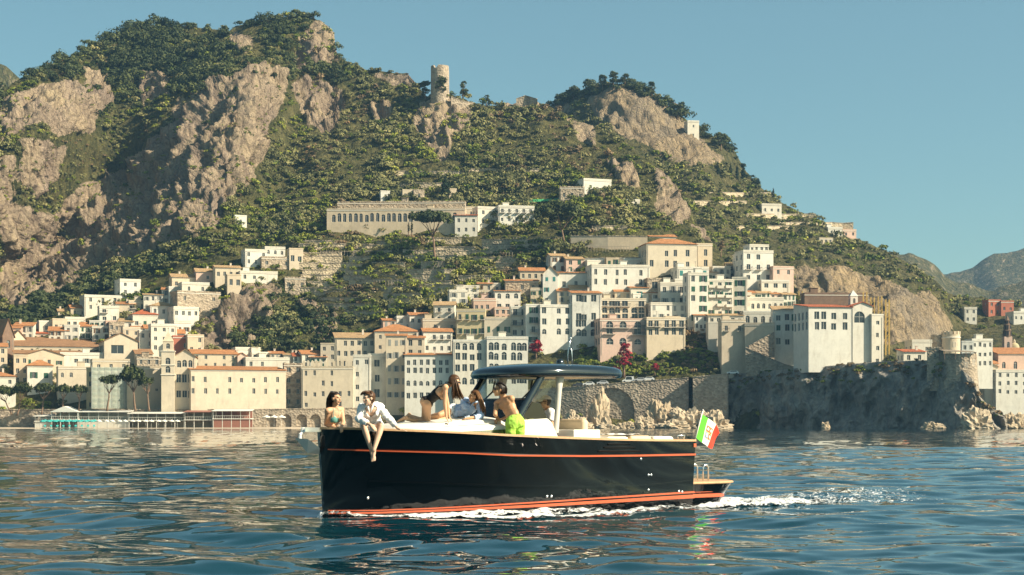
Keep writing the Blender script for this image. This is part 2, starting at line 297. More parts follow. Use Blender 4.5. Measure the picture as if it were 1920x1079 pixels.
# promontory with sheer cliff below the coast road
S_CAPE = [(1362,606),(1420,594),(1480,582),(1540,570),(1600,559),(1660,550),(1720,541),(1780,531),(1815,526),(1840,522),(1860,522),(1885,527),(1905,540),(1920,570)]
CAPE_TOP = [(1362,703),(1420,698),(1480,692),(1560,686),(1660,678),(1720,676),(1760,676),(1800,690),(1825,712),(1838,745),(1860,766),(1880,778),(1900,788),(1920,796)]
def cape():
    xs = np.arange(1362, 1920, 2.5); nr = 80; yt = np.interp(xs, *zip(*CAPE_TOP)); D0 = np.interp(xs, *zip(*S_CAPE)); t = np.linspace(0, 1, nr)[:, None]
    X = np.broadcast_to(xs[None], (nr, len(xs))); Y = yt[None]*(1-t)+812*t; D = D0[None]+(1-t)**1.5*7
    V = np.stack([(X-CX)/F*D, D, CAMH-(Y-HY)/F*D], -1)
    r = np.array([mnoise.ridged_multi_fractal(Vector((p[0]/15, p[1]/15, p[2]/22+2)), 0.85, 2.1, 7, 1.0, 2.0) for p in V.reshape(-1, 3)]).reshape(X.shape)-1.1
    r2 = np.array([mnoise.fractal(Vector(p)/14, 0.9, 2.0, 4) for p in V.reshape(-1, 3)]).reshape(X.shape)
    ed = np.clip(t*5, 0, 1); lit = 1+0.6*np.clip((X-1780)/60, 0, 1)
    r4 = np.array([mnoise.ridged_multi_fractal(Vector((p[0]/5, p[1]/5, p[2]/9+2)), 0.8, 2.1, 5, 1.0, 2.0) for p in V.reshape(-1, 3)]).reshape(X.shape)-1.1
    V[..., 1] -= (4.0*r*lit+6*r2+1.3*r4)*ed; V[..., 0] -= (0.8*r+0.8*r2+0.3*r4)*ed
    top = []
    for k in (1, 2, 4, 7, 10): b = V[0].copy(); b[:, 1] += k*6; b[:, 2] += 0.15*k; top.append(b)
    Va = np.concatenate([np.stack(top[::-1]), V]); rk = np.ones(Va.shape[:2]); rk[:5] = 0.5
    me = np_mesh('cape_cliff', Va.reshape(-1, 3), grid_faces(*Va.shape[:2]), M_SEACLIFF)
    at = me.attributes.new('rock', 'FLOAT', 'POINT'); at.data.foreach_set('value', rk.ravel().astype(np.float32))
    tag(link('cape_cliff', me), kind='structure'); return V
CAPE_V = cape()
# ------------------------------------------------------------------ town materials
def stone_mat(name, c):
    t = NT(name); o = t.coord(); v = t.node('ShaderNodeTexVoronoi'); t.l.new(t.mapping(o, (1, 1, 1.4)), v.inputs['Vector']); v.inputs['Scale'].default_value = 1.1; n = t.noise(o, 0.12, 6, 0.7); n3 = t.noise(t.mapping(o, (0.5, 0.5, 0.15)), 0.5, 5, 0.7)
    b = t.mix(v.outputs['Color'], tuple(x*0.55 for x in c), tuple(min(1, x*1.35) for x in c)); b = t.mix(t.ramp(n, [(0.35, (0,0,0)), (0.7, (0.7,)*3)]), b, tuple(x*0.6 for x in c)); b = t.mix(t.ramp(n3, [(0.52, (0,0,0)), (0.75, (0.6,)*3)]), b, (0.10, 0.09, 0.075)); t.color(b); t.set(Roughness=0.95); t.bump(v.outputs['Distance'], 0.8, 0.35); return t.mat
DIRT = (0.34, 0.28, 0.21, 0.5)
WALLS = {
 'w': mat('white limewash', (0.68, 0.64, 0.55), 0.9, 0.10, 0.25, 0.2, dirt=DIRT), 'c': mat('cream plaster', (0.60, 0.51, 0.38), 0.9, 0.10, 0.25, 0.2, dirt=DIRT),
 'y': mat('yellow plaster', (0.56, 0.47, 0.29), 0.9, 0.10, 0.25, 0.2, dirt=DIRT), 'p': mat('pink plaster', (0.66, 0.46, 0.36), 0.9, 0.12, 0.25, 0.2, dirt=DIRT),
 's': stone_mat('old stone wall', (0.44, 0.35, 0.25)), 'b': mat('beige plaster', (0.58, 0.48, 0.35), 0.9, 0.16, 0.25, 0.3, dirt=DIRT),
 'g': mat('grey white plaster', (0.60, 0.58, 0.51), 0.9, 0.14, 0.22, 0.2, dirt=(0.22, 0.2, 0.17, 0.8)), 'r': mat('red plaster', (0.46, 0.16, 0.10), 0.9, 0.14, 0.3, 0.2, dirt=DIRT),
 'd': mat('dark brown stone', (0.20, 0.13, 0.09), 0.95, 0.3, 0.5, 0.5)}
def tile_mat(name, c):
    t = NT(name); o = t.coord(); n = t.noise(o, 0.5, 5, 0.7); n2 = t.noise(o, 3.0, 3, 0.7)
    w = t.node('ShaderNodeTexWave', wave_type='BANDS', bands_direction='X'); t.l.new(o, w.inputs[0]); w.inputs['Scale'].default_value = 1.6; w.inputs['Distortion'].default_value = 0.3
    cc = t.mix(t.ramp(n, [(0.3, (0,0,0)), (0.7, (1,1,1))]), tuple(x*0.72 for x in c), tuple(min(1, x*1.2) for x in c))
    cc = t.mix(0.6, cc, t.ramp(n2, [(0.3, (0.6,)*3), (0.7, (1.0,)*3)]), 'MULTIPLY'); t.color(cc); t.set(Roughness=0.9); t.bump(w.outputs['Fac'], 0.7, 0.15); return t.mat
ROOFS = {'o': tile_mat('orange roof tiles', (0.56, 0.24, 0.09)), 't': tile_mat('tan roof tiles', (0.56, 0.36, 0.18)), 'r': tile_mat('red roof tiles', (0.52, 0.14, 0.055)), 'n': tile_mat('brown roof tiles', (0.40, 0.21, 0.10))}
M_PANE = mat('window glass', (0.035, 0.045, 0.05), 0.15, 0, spec=0.5); M_FRAME = mat('window frame paint', (0.55, 0.52, 0.46), 0.6, 0)
M_SHUT = {'g': mat('green shutter paint', (0.03, 0.10, 0.06), 0.6, 0.1), 't': mat('teal shutter paint', (0.05, 0.22, 0.20), 0.6, 0.1), 'b': mat('brown shutter paint', (0.16, 0.09, 0.05), 0.6, 0.1), 'k': mat('grey shutter paint', (0.30, 0.30, 0.27), 0.6, 0.1)}
M_IRON = mat('dark iron railing', (0.03, 0.03, 0.03), 0.5, 0); M_SLAB = mat('balcony slab', (0.55, 0.50, 0.42), 0.9, 0.1)
M_PIPE = mat('chimney plaster', (0.60, 0.52, 0.42), 0.9, 0.1)
# ------------------------------------------------------------------ wall with real openings
def facade(mb, o, ux, n, W, Hh, ops, z0=-8.0, rev=0.28, mi=0):
    """rectangle W x Hh standing at o (lower left corner), ux along it, n outward normal; ops = (xc, zbottom, w, h, arched)"""
    o, ux, n = Vector(o), Vector(ux), Vector(n); up = Vector((0,0,1)); P = lambda x, z, d=0: o+ux*x+up*z-n*d
    ops = [q for q in ops if q[0]-q[2]/2 > 0.1 and q[0]+q[2]/2 < W-0.1 and q[1]+q[3] < Hh-0.1]
    xs = sorted(set([0, W]+[round(q[0]-q[2]/2, 3) for q in ops]+[round(q[0]+q[2]/2, 3) for q in ops]))
    zs = sorted(set([z0, Hh]+[round(q[1], 3) for q in ops]+[round(q[1]+q[3], 3) for q in ops]))
    for i in range(len(xs)-1):
        xm = (xs[i]+xs[i+1])/2; run = None
        for j in range(len(zs)-1):
            zm = (zs[j]+zs[j+1])/2; hole = any(abs(xm-q[0]) < q[2]/2 and q[1] < zm < q[1]+q[3] for q in ops)
            if not hole:
                if run is None: run = zs[j]
            if (hole or j == len(zs)-2) and run is not None:
                ze = zs[j] if hole else zs[j+1]; mb.quad(P(xs[i], run), P(xs[i+1], run), P(xs[i+1], ze), P(xs[i], ze), mi); run = None
    for x, z, w, h, ar in ops:
        a, b = x-w/2, x+w/2; zt = z+h-(w/2 if ar else 0)
        mb.quad(P(a,z), P(a,z,rev), P(a,zt,rev), P(a,zt), mi); mb.quad(P(b,z,rev), P(b,z), P(b,zt), P(b,zt,rev), mi); mb.quad(P(b,z), P(b,z,rev), P(a,z,rev), P(a,z), mi)
        if ar:
            k = 8; arc = [(x-w/2*math.cos(math.pi*i/k), zt+w/2*math.sin(math.pi*i/k)) for i in range(k+1)]
            for i in range(k):
                p, q = arc[i], arc[i+1]; mb.quad(P(*q), P(*p), P(*p, rev), P(*q, rev), mi)
                mb.quad(P(p[0], p[1]), P(q[0], q[1]), P(q[0], z+h), P(p[0], z+h), mi)
        else: mb.quad(P(a,zt), P(a,zt,rev), P(b,zt,rev), P(b,zt), mi)
    return ops
_wm = {}
def win_mesh(w, h, ar, frame=True):
    k = (round(w*5)/5 if False else round(w, 1), round(h, 1), ar)
    if k in _wm: return _wm[k]
    w, h = w+0.06, h+0.03; m = MB(); f = 0.09; zt = h-(w/2 if ar else 0); d = 0.27
    if ar:
        arc = [(-w/2*math.cos(math.pi*i/8), zt+w/2*math.sin(math.pi*i/8)) for i in range(9)]
        m.add([(w/2,d,0),(w/2,d,zt)]+[(x,d,z) for x,z in arc[::-1]][1:]+[(-w/2,d,0)], [tuple(range(11))], 0)
    else: m.quad((-w/2,d,0),(w/2,d,0),(w/2,d,h),(-w/2,d,h), 0)
    y0, y1 = d-0.07, d-0.005
    m.box(-w/2,-w/2+f,y0,y1,0,zt,1); m.box(w/2-f,w/2,y0,y1,0,zt,1); m.box(-w/2+f,w/2-f,y0,y1,0,f,1); m.box(-f/2,f/2,y0,y1,f,h-(0.05 if ar else f),1)
    if not ar: m.box(-w/2+f,w/2-f,y0,y1,h-f,h,1)
    elif zt > 0.3: m.box(-w/2+f,-f/2,y0,y1,zt-f/2,zt+f/2,1); m.box(f/2,w/2-f,y0,y1,zt-f/2,zt+f/2,1)
    _wm[k] = m.mesh('window', [M_PANE, M_FRAME]); return _wm[k]
_sm = {}
def shut_mesh(w, h, c):
    k = (round(w, 1), round(h, 1), c)
    if k not in _sm:
        m = MB(); w2 = w/2
        m.box(0, w2, -0.06, -0.01, 0, h, 0)
        for i in range(5): m.box(0.08, w2-0.08, -0.085, -0.06, h*(i+0.25)/5, h*(i+0.75)/5, 0)
        _sm[k] = m.mesh('shutter', M_SHUT[c])
    return _sm[k]
def put_window(parent, p, rz, w, h, ar, shut=None, closed=False):
    o = link('window', win_mesh(w, h, ar), parent, p); o.rotation_euler = (0, 0, rz)
    if shut and not ar:
        for s in (-1, 1):
            c = link('shutter', shut_mesh(w, h, shut), o, ((0.01 if s > 0 else -w/2-0.01) if closed else (s*w/2 if s > 0 else -w), 0, 0))
    return o
_bm = {}
def balcony(parent, x, z, w, rz=0, solid=False):
    k = (round(w, 1), solid)
    if k not in _bm:
        m = MB(); m.box(-w/2, w/2, -1.0, -0.003, -0.16, 0, 0)
        r = MB()
        if solid: r.box(-w/2, w/2, -1.0, -0.9, 0.004, 0.95); r.box(-w/2, -w/2+0.1, -0.896, -0.004, 0.004, 0.95); r.box(w/2-0.1, w/2, -0.896, -0.004, 0.004, 0.95)
        else:
            r.box(-w/2, w/2, -1.0, -0.95, 0.92, 1.0); r.box(-w/2, -w/2+0.05, -0.946, -0.004, 0.92, 1.0); r.box(w/2-0.05, w/2, -0.946, -0.004, 0.92, 1.0)
            n = max(4, int(w/0.28))
            for i in range(n+1): xx = -w/2+0.025+(w-0.05)*i/n; r.box(xx-0.025, xx+0.025, -1.0, -0.95, 0.004, 0.918)
        _bm[k] = (m.mesh('balcony', M_SLAB), r.mesh('railing', WALLS['w'] if solid else M_IRON))
    b = link('balcony', _bm[k][0], parent, (x, 0, z)); b.rotation_euler = (0, 0, rz); link('railing', _bm[k][1], b)
M_LINE = mat('cornice plaster', (0.66, 0.60, 0.50), 0.9, 0.08)
def house(x0, x1, yt, yb, name, label, cat='house', yaw=8, w='w', roof='f', rp=0, rows=2, cols=3, ww=1.1, wh=1.7, shut=None, bal=None, arch=(), dep=None, D=None, off=1.0, sink=8.0,
          side=1, rc='o', cornice=True, chim=1, skip=0.0, T=None, ys=None, xs=None, group=None, over=0.45, solid=False):
    """one building; x0 x1 = photo columns of its front, yt eaves row, yb row where it meets the ground or the next roof"""
    T = T or T_MAIN; xc = (x0+x1)/2
    if T is T_MAIN: yaw += 12 if x1 < 560 else (7 if x1 < 1380 else 0)
    if D is None: D = ground(T, xc, yb).y-off
    s = D/F; a = math.radians(yaw); W = (x1-x0)*s/max(0.3, math.cos(a)); Hh = (yb-yt)*s; dep = dep or min(max(7, W*0.8), 14)
    o = thing(name, label, cat, PX(xc, yb, D), a, group)
    R = random.Random(hash((x0, x1, yt)) & 0xffff); m = MB()
    zmap = lambda y: (yb-y)*s
    # opening grid
    if ys is None: rowz = [Hh*(i+0.5)/rows-wh*0.5+0.1*0 for i in range(rows)]
    else: rowz = [zmap(y)-wh/2 for y in ys]
    if xs is None: colx = [W*(j+0.5)/cols for j in range(cols)] if cols else []
    else: colx = [(x-x0)/(x1-x0)*W for x in xs]
    ops = []; bals = []
    for i, z in enumerate(rowz):
        ar = i in arch; h_ = min(wh, Hh/max(1, rows)*0.78) if ys is None else wh; w_ = min(ww, W/max(1, cols)*(0.40 if shut else 0.52)) if xs is None else ww
        if ys is None: z = Hh*(i+0.5)/rows-h_/2
        for j, x in enumerate(colx):
            if skip >= 0 and R.random() < max(skip, 0.07): continue
            ops.append((round(x+R.uniform(-0.1, 0.1), 2), round(z+R.choice((-0.12, 0, 0, 0.08)), 2), round(w_*R.choice((0.88, 1, 1, 1)), 2), round(h_*R.choice((0.85, 1, 1, 1)), 2), ar))
        if bal and i in bal: bals.append(i)
    okf = facade(m, (-W/2, 0, 0), (1,0,0), (0,-1,0), W, Hh, ops, -sink)
    nside = max(1, int(dep/3.6)); sops = [(dep*(j+0.5)/nside, z, w_, h_, False) for z in (rowz if ys is not None else [Hh*(i+0.5)/rows-h_/2 for i in range(rows)]) for j in range(nside)] if (rows and cols and side) else []
    okr = facade(m, (W/2, 0, 0), (0,1,0), (1,0,0), dep, Hh, sops if yaw <= 2 or side == 2 or True else [], -sink)
    okl = facade(m, (-W/2, dep, 0), (0,-1,0), (-1,0,0), dep, Hh, sops, -sink)
    m.quad((W/2, dep, -sink), (-W/2, dep, -sink), (-W/2, dep, Hh), (W/2, dep, Hh))
    rpm = rp*s; wm = WALLS[w]
    if roof == 'f': m.quad((-W/2,0,Hh-0.01),(W/2,0,Hh-0.01),(W/2,dep,Hh-0.01),(-W/2,dep,Hh-0.01))
    if roof == 'g':
        m.add([(W/2,0,Hh),(W/2,dep,Hh),(W/2,dep/2,Hh+rpm)], [(0,1,2)]); m.add([(-W/2,dep,Hh),(-W/2,0,Hh),(-W/2,dep/2,Hh+rpm)], [(0,1,2)])
    if roof == 'p':
        m.add([(-W/2,0,Hh),(W/2,0,Hh),(0,0,Hh+rpm)], [(0,1,2)]); m.add([(W/2,dep,Hh),(-W/2,dep,Hh),(0,dep,Hh+rpm)], [(0,1,2)])
    if roof == 's':
        m.add([(W/2,0,Hh),(W/2,dep,Hh),(W/2,dep,Hh+rpm)], [(0,1,2)]); m.add([(-W/2,dep,Hh),(-W/2,0,Hh),(-W/2,dep,Hh+rpm)], [(0,1,2)]); m.quad((W/2,dep,Hh),(-W/2,dep,Hh),(-W/2,dep,Hh+rpm),(W/2,dep,Hh+rpm))
    m.build('wall', wm, o)
    rm = MB(); e = over; th = 0.16
    def slab(pts): # roof sheet with thickness
        n = len(pts); lo = [Vector(p) for p in pts]; hi = [p+Vector((0,0,th)) for p in lo]
        rm.add(lo+hi, [tuple(range(n))[::-1], tuple(range(n, 2*n))]+[(i, (i+1)%n, n+(i+1)%n, n+i) for i in range(n)])
    hz = Hh+0.012
    if roof == 'f':
        pb = MB(); q = 0.25; ph = 0.55
        pb.box(-W/2-0.08, W/2+0.08, -0.08, q, hz, Hh+ph); pb.box(-W/2-0.08, W/2+0.08, dep-q, dep+0.08, hz, Hh+ph); pb.box(-W/2-0.08, -W/2+q, q+0.004, dep-q-0.004, hz, Hh+ph); pb.box(W/2-q, W/2+0.08, q+0.004, dep-q-0.004, hz, Hh+ph)
        pb.build('parapet', wm, o)
        if W > 7 and R.random() < 0.45 and Hh > 3:
            q = MB(); cx = R.uniform(-0.32, 0.32)*W; q.box(cx-1.3, cx+1.3, dep*0.45, dep*0.45+2.4, Hh, Hh+2.3); q.box(cx-1.5, cx+1.5, dep*0.45-0.2, dep*0.45+2.6, Hh+2.304, Hh+2.45); q.build('roof_hut', wm, o)
        if R.random() < 0.35: q = MB(); cx = R.uniform(-0.4, 0.4)*W; q.bar((cx, dep*0.5, Hh), (cx, dep*0.5, Hh+3.2), 0.07); q.bar((cx-0.6, dep*0.5, Hh+2.9), (cx+0.6, dep*0.5, Hh+2.9), 0.05); q.build('antenna', M_IRON, o)
    elif roof == 'g':
        k = rpm/(dep/2); slab([(-W/2-e,-e,hz-e*k),(W/2+e,-e,hz-e*k),(W/2+e,dep/2,hz+rpm),(-W/2-e,dep/2,hz+rpm)]); slab([(W/2+e,dep+e,hz-e*k),(-W/2-e,dep+e,hz-e*k),(-W/2-e,dep/2+0.01,hz+rpm-0.003),(W/2+e,dep/2+0.01,hz+rpm-0.003)])
    elif roof == 'p':
        k = rpm/(W/2); slab([(-W/2-e,-e,hz-e*k),(0,-e,hz+rpm),(0,dep+e,hz+rpm),(-W/2-e,dep+e,hz-e*k)]); slab([(0.01,-e,hz+rpm-0.003),(W/2+e,-e,hz-e*k),(W/2+e,dep+e,hz-e*k),(0.01,dep+e,hz+rpm-0.003)])
    elif roof == 's':
        k = rpm/dep; slab([(-W/2-e,-e,hz-e*k),(W/2+e,-e,hz-e*k),(W/2+e,dep+e*0.3,hz+rpm+e*0.3*k),(-W/2-e,dep+e*0.3,hz+rpm+e*0.3*k)])
    elif roof == 'h':
        q = min(dep/2, W/2-0.3); lo = [Vector((-W/2-e,-e,hz)), Vector((W/2+e,-e,hz)), Vector((W/2+e,dep+e,hz)), Vector((-W/2-e,dep+e,hz))]; a1, b1 = Vector((-W/2+q,dep/2,hz+rpm)), Vector((W/2-q,dep/2,hz+rpm))
        up = Vector((0,0,0.12)); rm.add(lo+[p+up for p in lo]+[a1+up, b1+up], [(3,2,1,0),(0,1,5,4),(1,2,6,5),(2,3,7,6),(3,0,4,7),(4,5,9,8),(6,7,8,9),(5,6,9),(7,4,8)])
    if roof != 'f': 
        ro = rm.build('roof', ROOFS[rc], o)
        if chim:
            c = MB(); cx = R.uniform(-0.3, 0.3)*W; cy = dep*R.uniform(0.5, 0.8); c.box(cx-0.35, cx+0.35, cy-0.3, cy+0.3, Hh, Hh+rpm+1.0); c.box(cx-0.45, cx+0.45, cy-0.4, cy+0.4, Hh+rpm+1.004, Hh+rpm+1.15); c.build('chimney', M_PIPE, ro)
    if cornice and roof != 'p' and W > 6:
        c = MB(); c.box(-W/2-0.14, W/2+0.14, -0.14, -0.004, Hh-0.5, Hh-0.22); c.build('cornice', M_LINE, o)
    gap = min([abs(a-b) for a in colx for b in colx if a != b] or [99])
    for (x, z, w2, h2, ar) in okf:
        put_window(o, (x-W/2, 0, z), 0, w2, h2, ar, shut if (gap > 2.0*w2 and R.random() < 0.85) else None, R.random() < 0.3)
    for (x, z, w2, h2, ar) in okr: put_window(o, (W/2, x, z), math.pi/2, w2, h2, ar, None)
    for (x, z, w2, h2, ar) in okl: put_window(o, (-W/2, dep-x, z), -math.pi/2, w2, h2, ar, None)
    if bal:
        for i in bals:
            for (x, z, w2, h2, ar) in [q for q in okf if abs(q[1]-(rowz[i] if ys is not None else Hh*(i+0.5)/rows-q[3]/2)) < 0.35]: balcony(o, x-W/2, z-0.02, w2*1.9, 0, solid)
    if Hh > 6 and R.random() < 0.6: q = MB(); cx = R.choice((-1, 1))*(W/2-0.5); q.tube([(cx, -0.10, -2), (cx, -0.10, Hh-0.6)], 0.07, 5); q.build('drainpipe', M_PIPE, o)
    o['_dim'] = (W, Hh, dep); return o
# ------------------------------------------------------------------ the buildings, left to right
h = house
# --- harbour front and cathedral quarter at the left
h(-60,26,706,742,'house','low white house at the left edge with small orange roof',w='w',roof='h',rp=11,rows=2,cols=4,yaw=4,off=8)
h(27,52,668,722,'house','narrow old cream house left of the gabled yellow house',w='b',rows=3,cols=2,yaw=6)
h(-70,10,650,700,'house','pale flat house at the left edge below the pointed church gable',w='c',rows=3,cols=5,yaw=6,roof='g',rp=8,rc='o')
h(49,117,666,718,'house','wide cream house with low front gable and brown shutters behind the beach pines',w='c',roof='p',rp=11,rc='n',rows=2,cols=4,shut='g',yaw=6,chim=0)
h(53,97,686,722,'house','small white villa with orange hip roof above the flat topped pines',w='w',roof='h',rp=11,rc='o',rows=1,cols=2,ww=1.5,wh=2.2,shut='g',yaw=5,off=7,dep=8)
h(117,207,664,690,'house','long white house with roof terrace below the cathedral nave',w='w',rows=1,cols=5,ww=1.4,wh=1.7,shut='k',yaw=7)
h(112,172,690,745,'house','cream house with a tall arched brown doorway above the pines',w='c',rows=2,cols=4,yaw=7,arch=(1,),off=3,shut='b')
ch = h(24,202,650,664,'cathedral_nave','long low cathedral nave with one broad brown tiled roof','church',w='c',roof='s',rp=20,rc='n',rows=1,cols=11,ww=0.9,wh=0.7,yaw=8,dep=18,chim=0)
h(36,200,664,674,'church_aisle','low tiled side aisle running below the cathedral nave','church',w='b',roof='s',rp=7,rc='n',rows=0,cols=0,yaw=8,dep=7,off=8,chim=0)
h(7,24,628,664,'church_facade','dark pointed church gable with steep brown front','church',w='d',roof='p',rp=30,rc='n',rows=1,cols=1,ww=1.4,wh=3.0,arch=(0,),yaw=30,dep=8,chim=0,off=5)
h(24,46,634,652,'house','cream gabled transept behind the dark pointed church gable',w='c',roof='p',rp=14,rc='n',rows=1,cols=2,ww=0.8,wh=1.0,yaw=20,dep=10,chim=0,off=1)
h(29,86,625,640,'house','low house with bright red roof behind the cathedral',w='p',roof='s',rp=14,rc='r',rows=1,cols=3,yaw=8,off=-6)
h(198,256,640,680,'basilica','cream basilica front with broad low gable and arched window','church',w='c',roof='p',rp=15,rc='n',ys=(655,),xs=(221,),ww=4.6,wh=3.2,arch=(),yaw=8,dep=18,off=2,chim=0,skip=-1)
h(256,285,664,690,'house','cream lean-to with sloping brown roof beside the basilica gable',w='c',roof='s',rp=10,rc='n',rows=1,cols=1,yaw=8,chim=0)
h(162,178,692,768,'house','narrow ochre house squeezed beside the scaffolded block',w='y',rows=4,cols=1,yaw=-12,off=10)
sc = h(176,241,676,768,'scaffolded_block','tall cream block wrapped in pale green scaffold netting','building',w='c',rows=4,cols=3,yaw=6,off=12)
h(241,303,690,770,'building','plain tall cream wall block between scaffolding and bell tower','building',w='c',rows=3,cols=3,ww=0.9,wh=1.2,skip=0.6,yaw=6,off=10)
h(258,300,672,700,'house','old stone house with small windows behind the plain cream block',w='s',rows=2,cols=3,yaw=4,off=3)
# church with bell tower
h(328,366,668,770,'church','cream church front with pediment and three arched windows beside bell tower','church',w='c',roof='p',rp=12,rc='t',ys=(681,710,738),xs=(335.5,346,357),ww=1.6,wh=2.9,arch=(0,),yaw=-4,dep=16,off=14,chim=0,skip=-1)
# convent
h(364,532,694,770,'convent','long plain cream convent with orange roof and two even rows of windows','building',w='c',roof='s',rp=9,rc='o',ys=(712,734),xs=tuple(368+21.2*i for i in range(8)),ww=1.0,wh=1.9,yaw=9,dep=16,off=12,chim=0)
h(364,443,664,692,'house','cream upper storey house with orange roof behind the convent',w='c',roof='g',rp=9,rc='o',rows=2,cols=5,ww=1.0,wh=1.5,yaw=9,off=2)
h(443,487,654,676,'house','blank white house with flat roof behind the convent end',w='w',rows=1,cols=2,skip=0.5,yaw=8,off=1)
h(446,462,668,690,'house','small salmon pink gabled house behind the convent roof',w='p',roof='p',rp=6,rc='o',rows=1,cols=1,yaw=8,off=5)
h(463,541,673,694,'house','low wide white house with flat terrace right above the convent roof',w='w',rows=1,cols=4,yaw=8,off=4)
h(533,567,684,764,'house','weathered old stone house between convent and crenellated palazzo',w='s',rows=4,cols=2,yaw=4,off=6,ww=1.3)
# --- hillside villas on the left
h(162,224,556,584,'villa','white two storey cube villa on the left slope with flat roof','house',w='w',rows=2,cols=3,yaw=12,dep=12,off=2)
h(188,222,576,604,'villa','lower white wing with balcony under the cube villa','house',w='w',rows=2,cols=2,yaw=8,off=5,bal=(1,),ww=1.5)
h(227,262,526,556,'villa','tall white block house high on the left slope','house',w='w',rows=2,cols=2,yaw=14,dep=10)
h(247,262,512,526,'house','small brown hut above the tall white block house',w='b',roof='g',rp=4,rows=1,cols=1,yaw=10,dep=5,off=-3)
h(75,100,604,626,'house','plain white cube at the foot of the dark cliff',w='w',rows=1,cols=1,skip=0.5,yaw=12)
h(100,125,600,624,'house','cream terraced house beside the plain white cube',w='c',rows=1,cols=2,yaw=10)
h(124,158,597,618,'house','bright white low house with awning in front of small orange roof',w='w',rows=1,cols=3,yaw=10,ww=1.6)
h(134,162,578,596,'house','brown house with small orange roof beneath the cube villa',w='b',roof='g',rp=6,rows=1,cols=2,yaw=10,off=0)
h(110,128,584,602,'house','tiny cream house with tan roof at the dark cliff foot',w='c',roof='g',rp=5,rc='t',rows=1,cols=1,yaw=8,off=-2)
h(251,294,590,622,'villa','white villa with red orange hip roof in front of a taller white villa','house',w='w',roof='h',rp=10,rc='r',rows=1,cols=3,ww=1.3,wh=1.8,shut='g',yaw=10,dep=9,off=4)
h(284,330,574,614,'villa','tall white villa with tan hip roof on the rock edge','house',w='w',roof='h',rp=9,rc='t',rows=2,cols=3,yaw=10,dep=11)
h(328,371,578,616,'villa','stepped white villa at the very edge of the pale rock face','house',w='w',rows=2,cols=4,yaw=16,dep=10)
h(285,330,610,660,'house','tall narrow white house below the hip roofed villas',w='w',rows=3,cols=3,yaw=8,off=4)
h(328,357,604,632,'house','white house with two red shutters above the pink houses',w='w',rows=1,cols=2,shut='b',yaw=10,off=3)
h(325,354,632,664,'house','dark pink house behind the church pediment',w='r',rows=1,cols=2,skip=0.4,yaw=4,off=3)
h(353,381,630,664,'house','cream house at the foot of the pale rock with small windows',w='b',rows=2,cols=2,yaw=12,off=3)
h(206,232,606,640,'house','stone house with glazed veranda below the cube villas',w='s',rows=2,cols=3,yaw=6)
h(232,262,616,650,'house','cream house with pink awning terrace above the basilica',w='c',rows=2,cols=2,yaw=8)
h(262,288,622,668,'house','old white house with pink roof terrace left of the tall narrow house',w='w',rows=3,cols=2,yaw=6)
h(324,369,520,545,'villa','cream villa with tan gable roof high above the pale rock','house',w='c',roof='g',rp=7,rc='t',rows=1,cols=3,yaw=8)
h(318,346,540,562,'villa','small white villa wing left of the rock top','house',w='w',rows=1,cols=2,yaw=10,off=3)
h(369,410,510,530,'house','pink house with tan roof on the rock top',w='p',roof='g',rp=7,rc='t',rows=1,cols=3,yaw=6)
h(405,450,502,526,'house','long cream house with pergola terrace on the rock top',w='c',rows=1,cols=4,yaw=6,roof='g',rp=5,rc='t')
h(343,391,532,552,'house','flat white terrace house on the rock top',w='w',rows=1,cols=2,skip=0.5,yaw=10,off=4)
h(337,410,549,592,'house','brown stone house standing on the pale rock face',w='s',rows=2,cols=3,skip=0.3,yaw=18,off=3,dep=9)
h(427,452,517,542,'house','ruined tan house with dark openings on the rock top',w='b',rows=1,cols=2,ww=1.6,wh=2.4,yaw=6,off=3)
h(452,519,511,528,'house','white garden terrace house with hedge at the rock end',w='w',rows=1,cols=4,skip=0.4,yaw=6)
h(461,500,470,498,'villa','white stepped villa with flat roofs above the garden terrace','house',w='w',rows=2,cols=3,yaw=10)
h(498,534,465,482,'villa','white arched villa wing on the upper terrace','house',w='w',rows=1,cols=3,arch=(0,),yaw=6,off=1)
h(492,545,484,504,'house','grey stone house under the white arched villa wing',w='s',rows=1,cols=3,skip=0.4,yaw=6)
h(543,568,468,502,'ruin','roofless cream ruin with open gable beside the terraces','ruin',w='b',rows=1,cols=2,ww=1.5,wh=2.5,yaw=10,dep=6)
h(535,573,522,546,'ruin','broken stone cottage on the upper lemon terraces','ruin',w='s',rows=1,cols=3,skip=0.3,yaw=6,dep=6)
h(441,462,406,424,'hut','lone small white hut in the woods under the big cliff','hut',w='w',rows=1,cols=1,ww=0.9,wh=1.2,yaw=12,dep=5)
# --- palazzo group behind the bow
h(550,569,668,690,'house','small white house with red roof behind the crenellated palazzo',w='w',roof='g',rp=6,rc='r',rows=2,cols=2,yaw=5)
h(567,600,664,690,'house','white gabled house with orange roof left of the cream tower block',w='w',roof='g',rp=7,rc='o',rows=2,cols=2,yaw=16)
h(601,631,646,692,'house','cream tower block with flat roof left of the long palazzo',w='c',rows=3,cols=2,yaw=-6,dep=9)
h(630,703,634,692,'palazzo','long cream palazzo with tan roof and dark square windows in even rows','building',w='c',roof='s',rp=13,rc='t',rows=3,cols=6,ww=1.5,wh=1.9,yaw=2,dep=14)
h(703,786,622,680,'palazzo','grey cream palazzo with wide orange hip roof above the waterfront','building',w='b',roof='h',rp=15,rc='o',rows=3,cols=4,yaw=0,dep=14,off=2)
h(690,724,666,752,'house','patched grey house with outdoor stair behind the seated man',w='g',rows=3,cols=1,ww=2.0,wh=3.0,yaw=-6,off=5)
h(724,763,630,752,'tower_house','tall narrow cream house with three windows on each of five floors','house',w='c',roof='s',rp=5,rc='o',rows=5,cols=3,ww=1.5,wh=2.2,yaw=-2,off=7,shut='k')
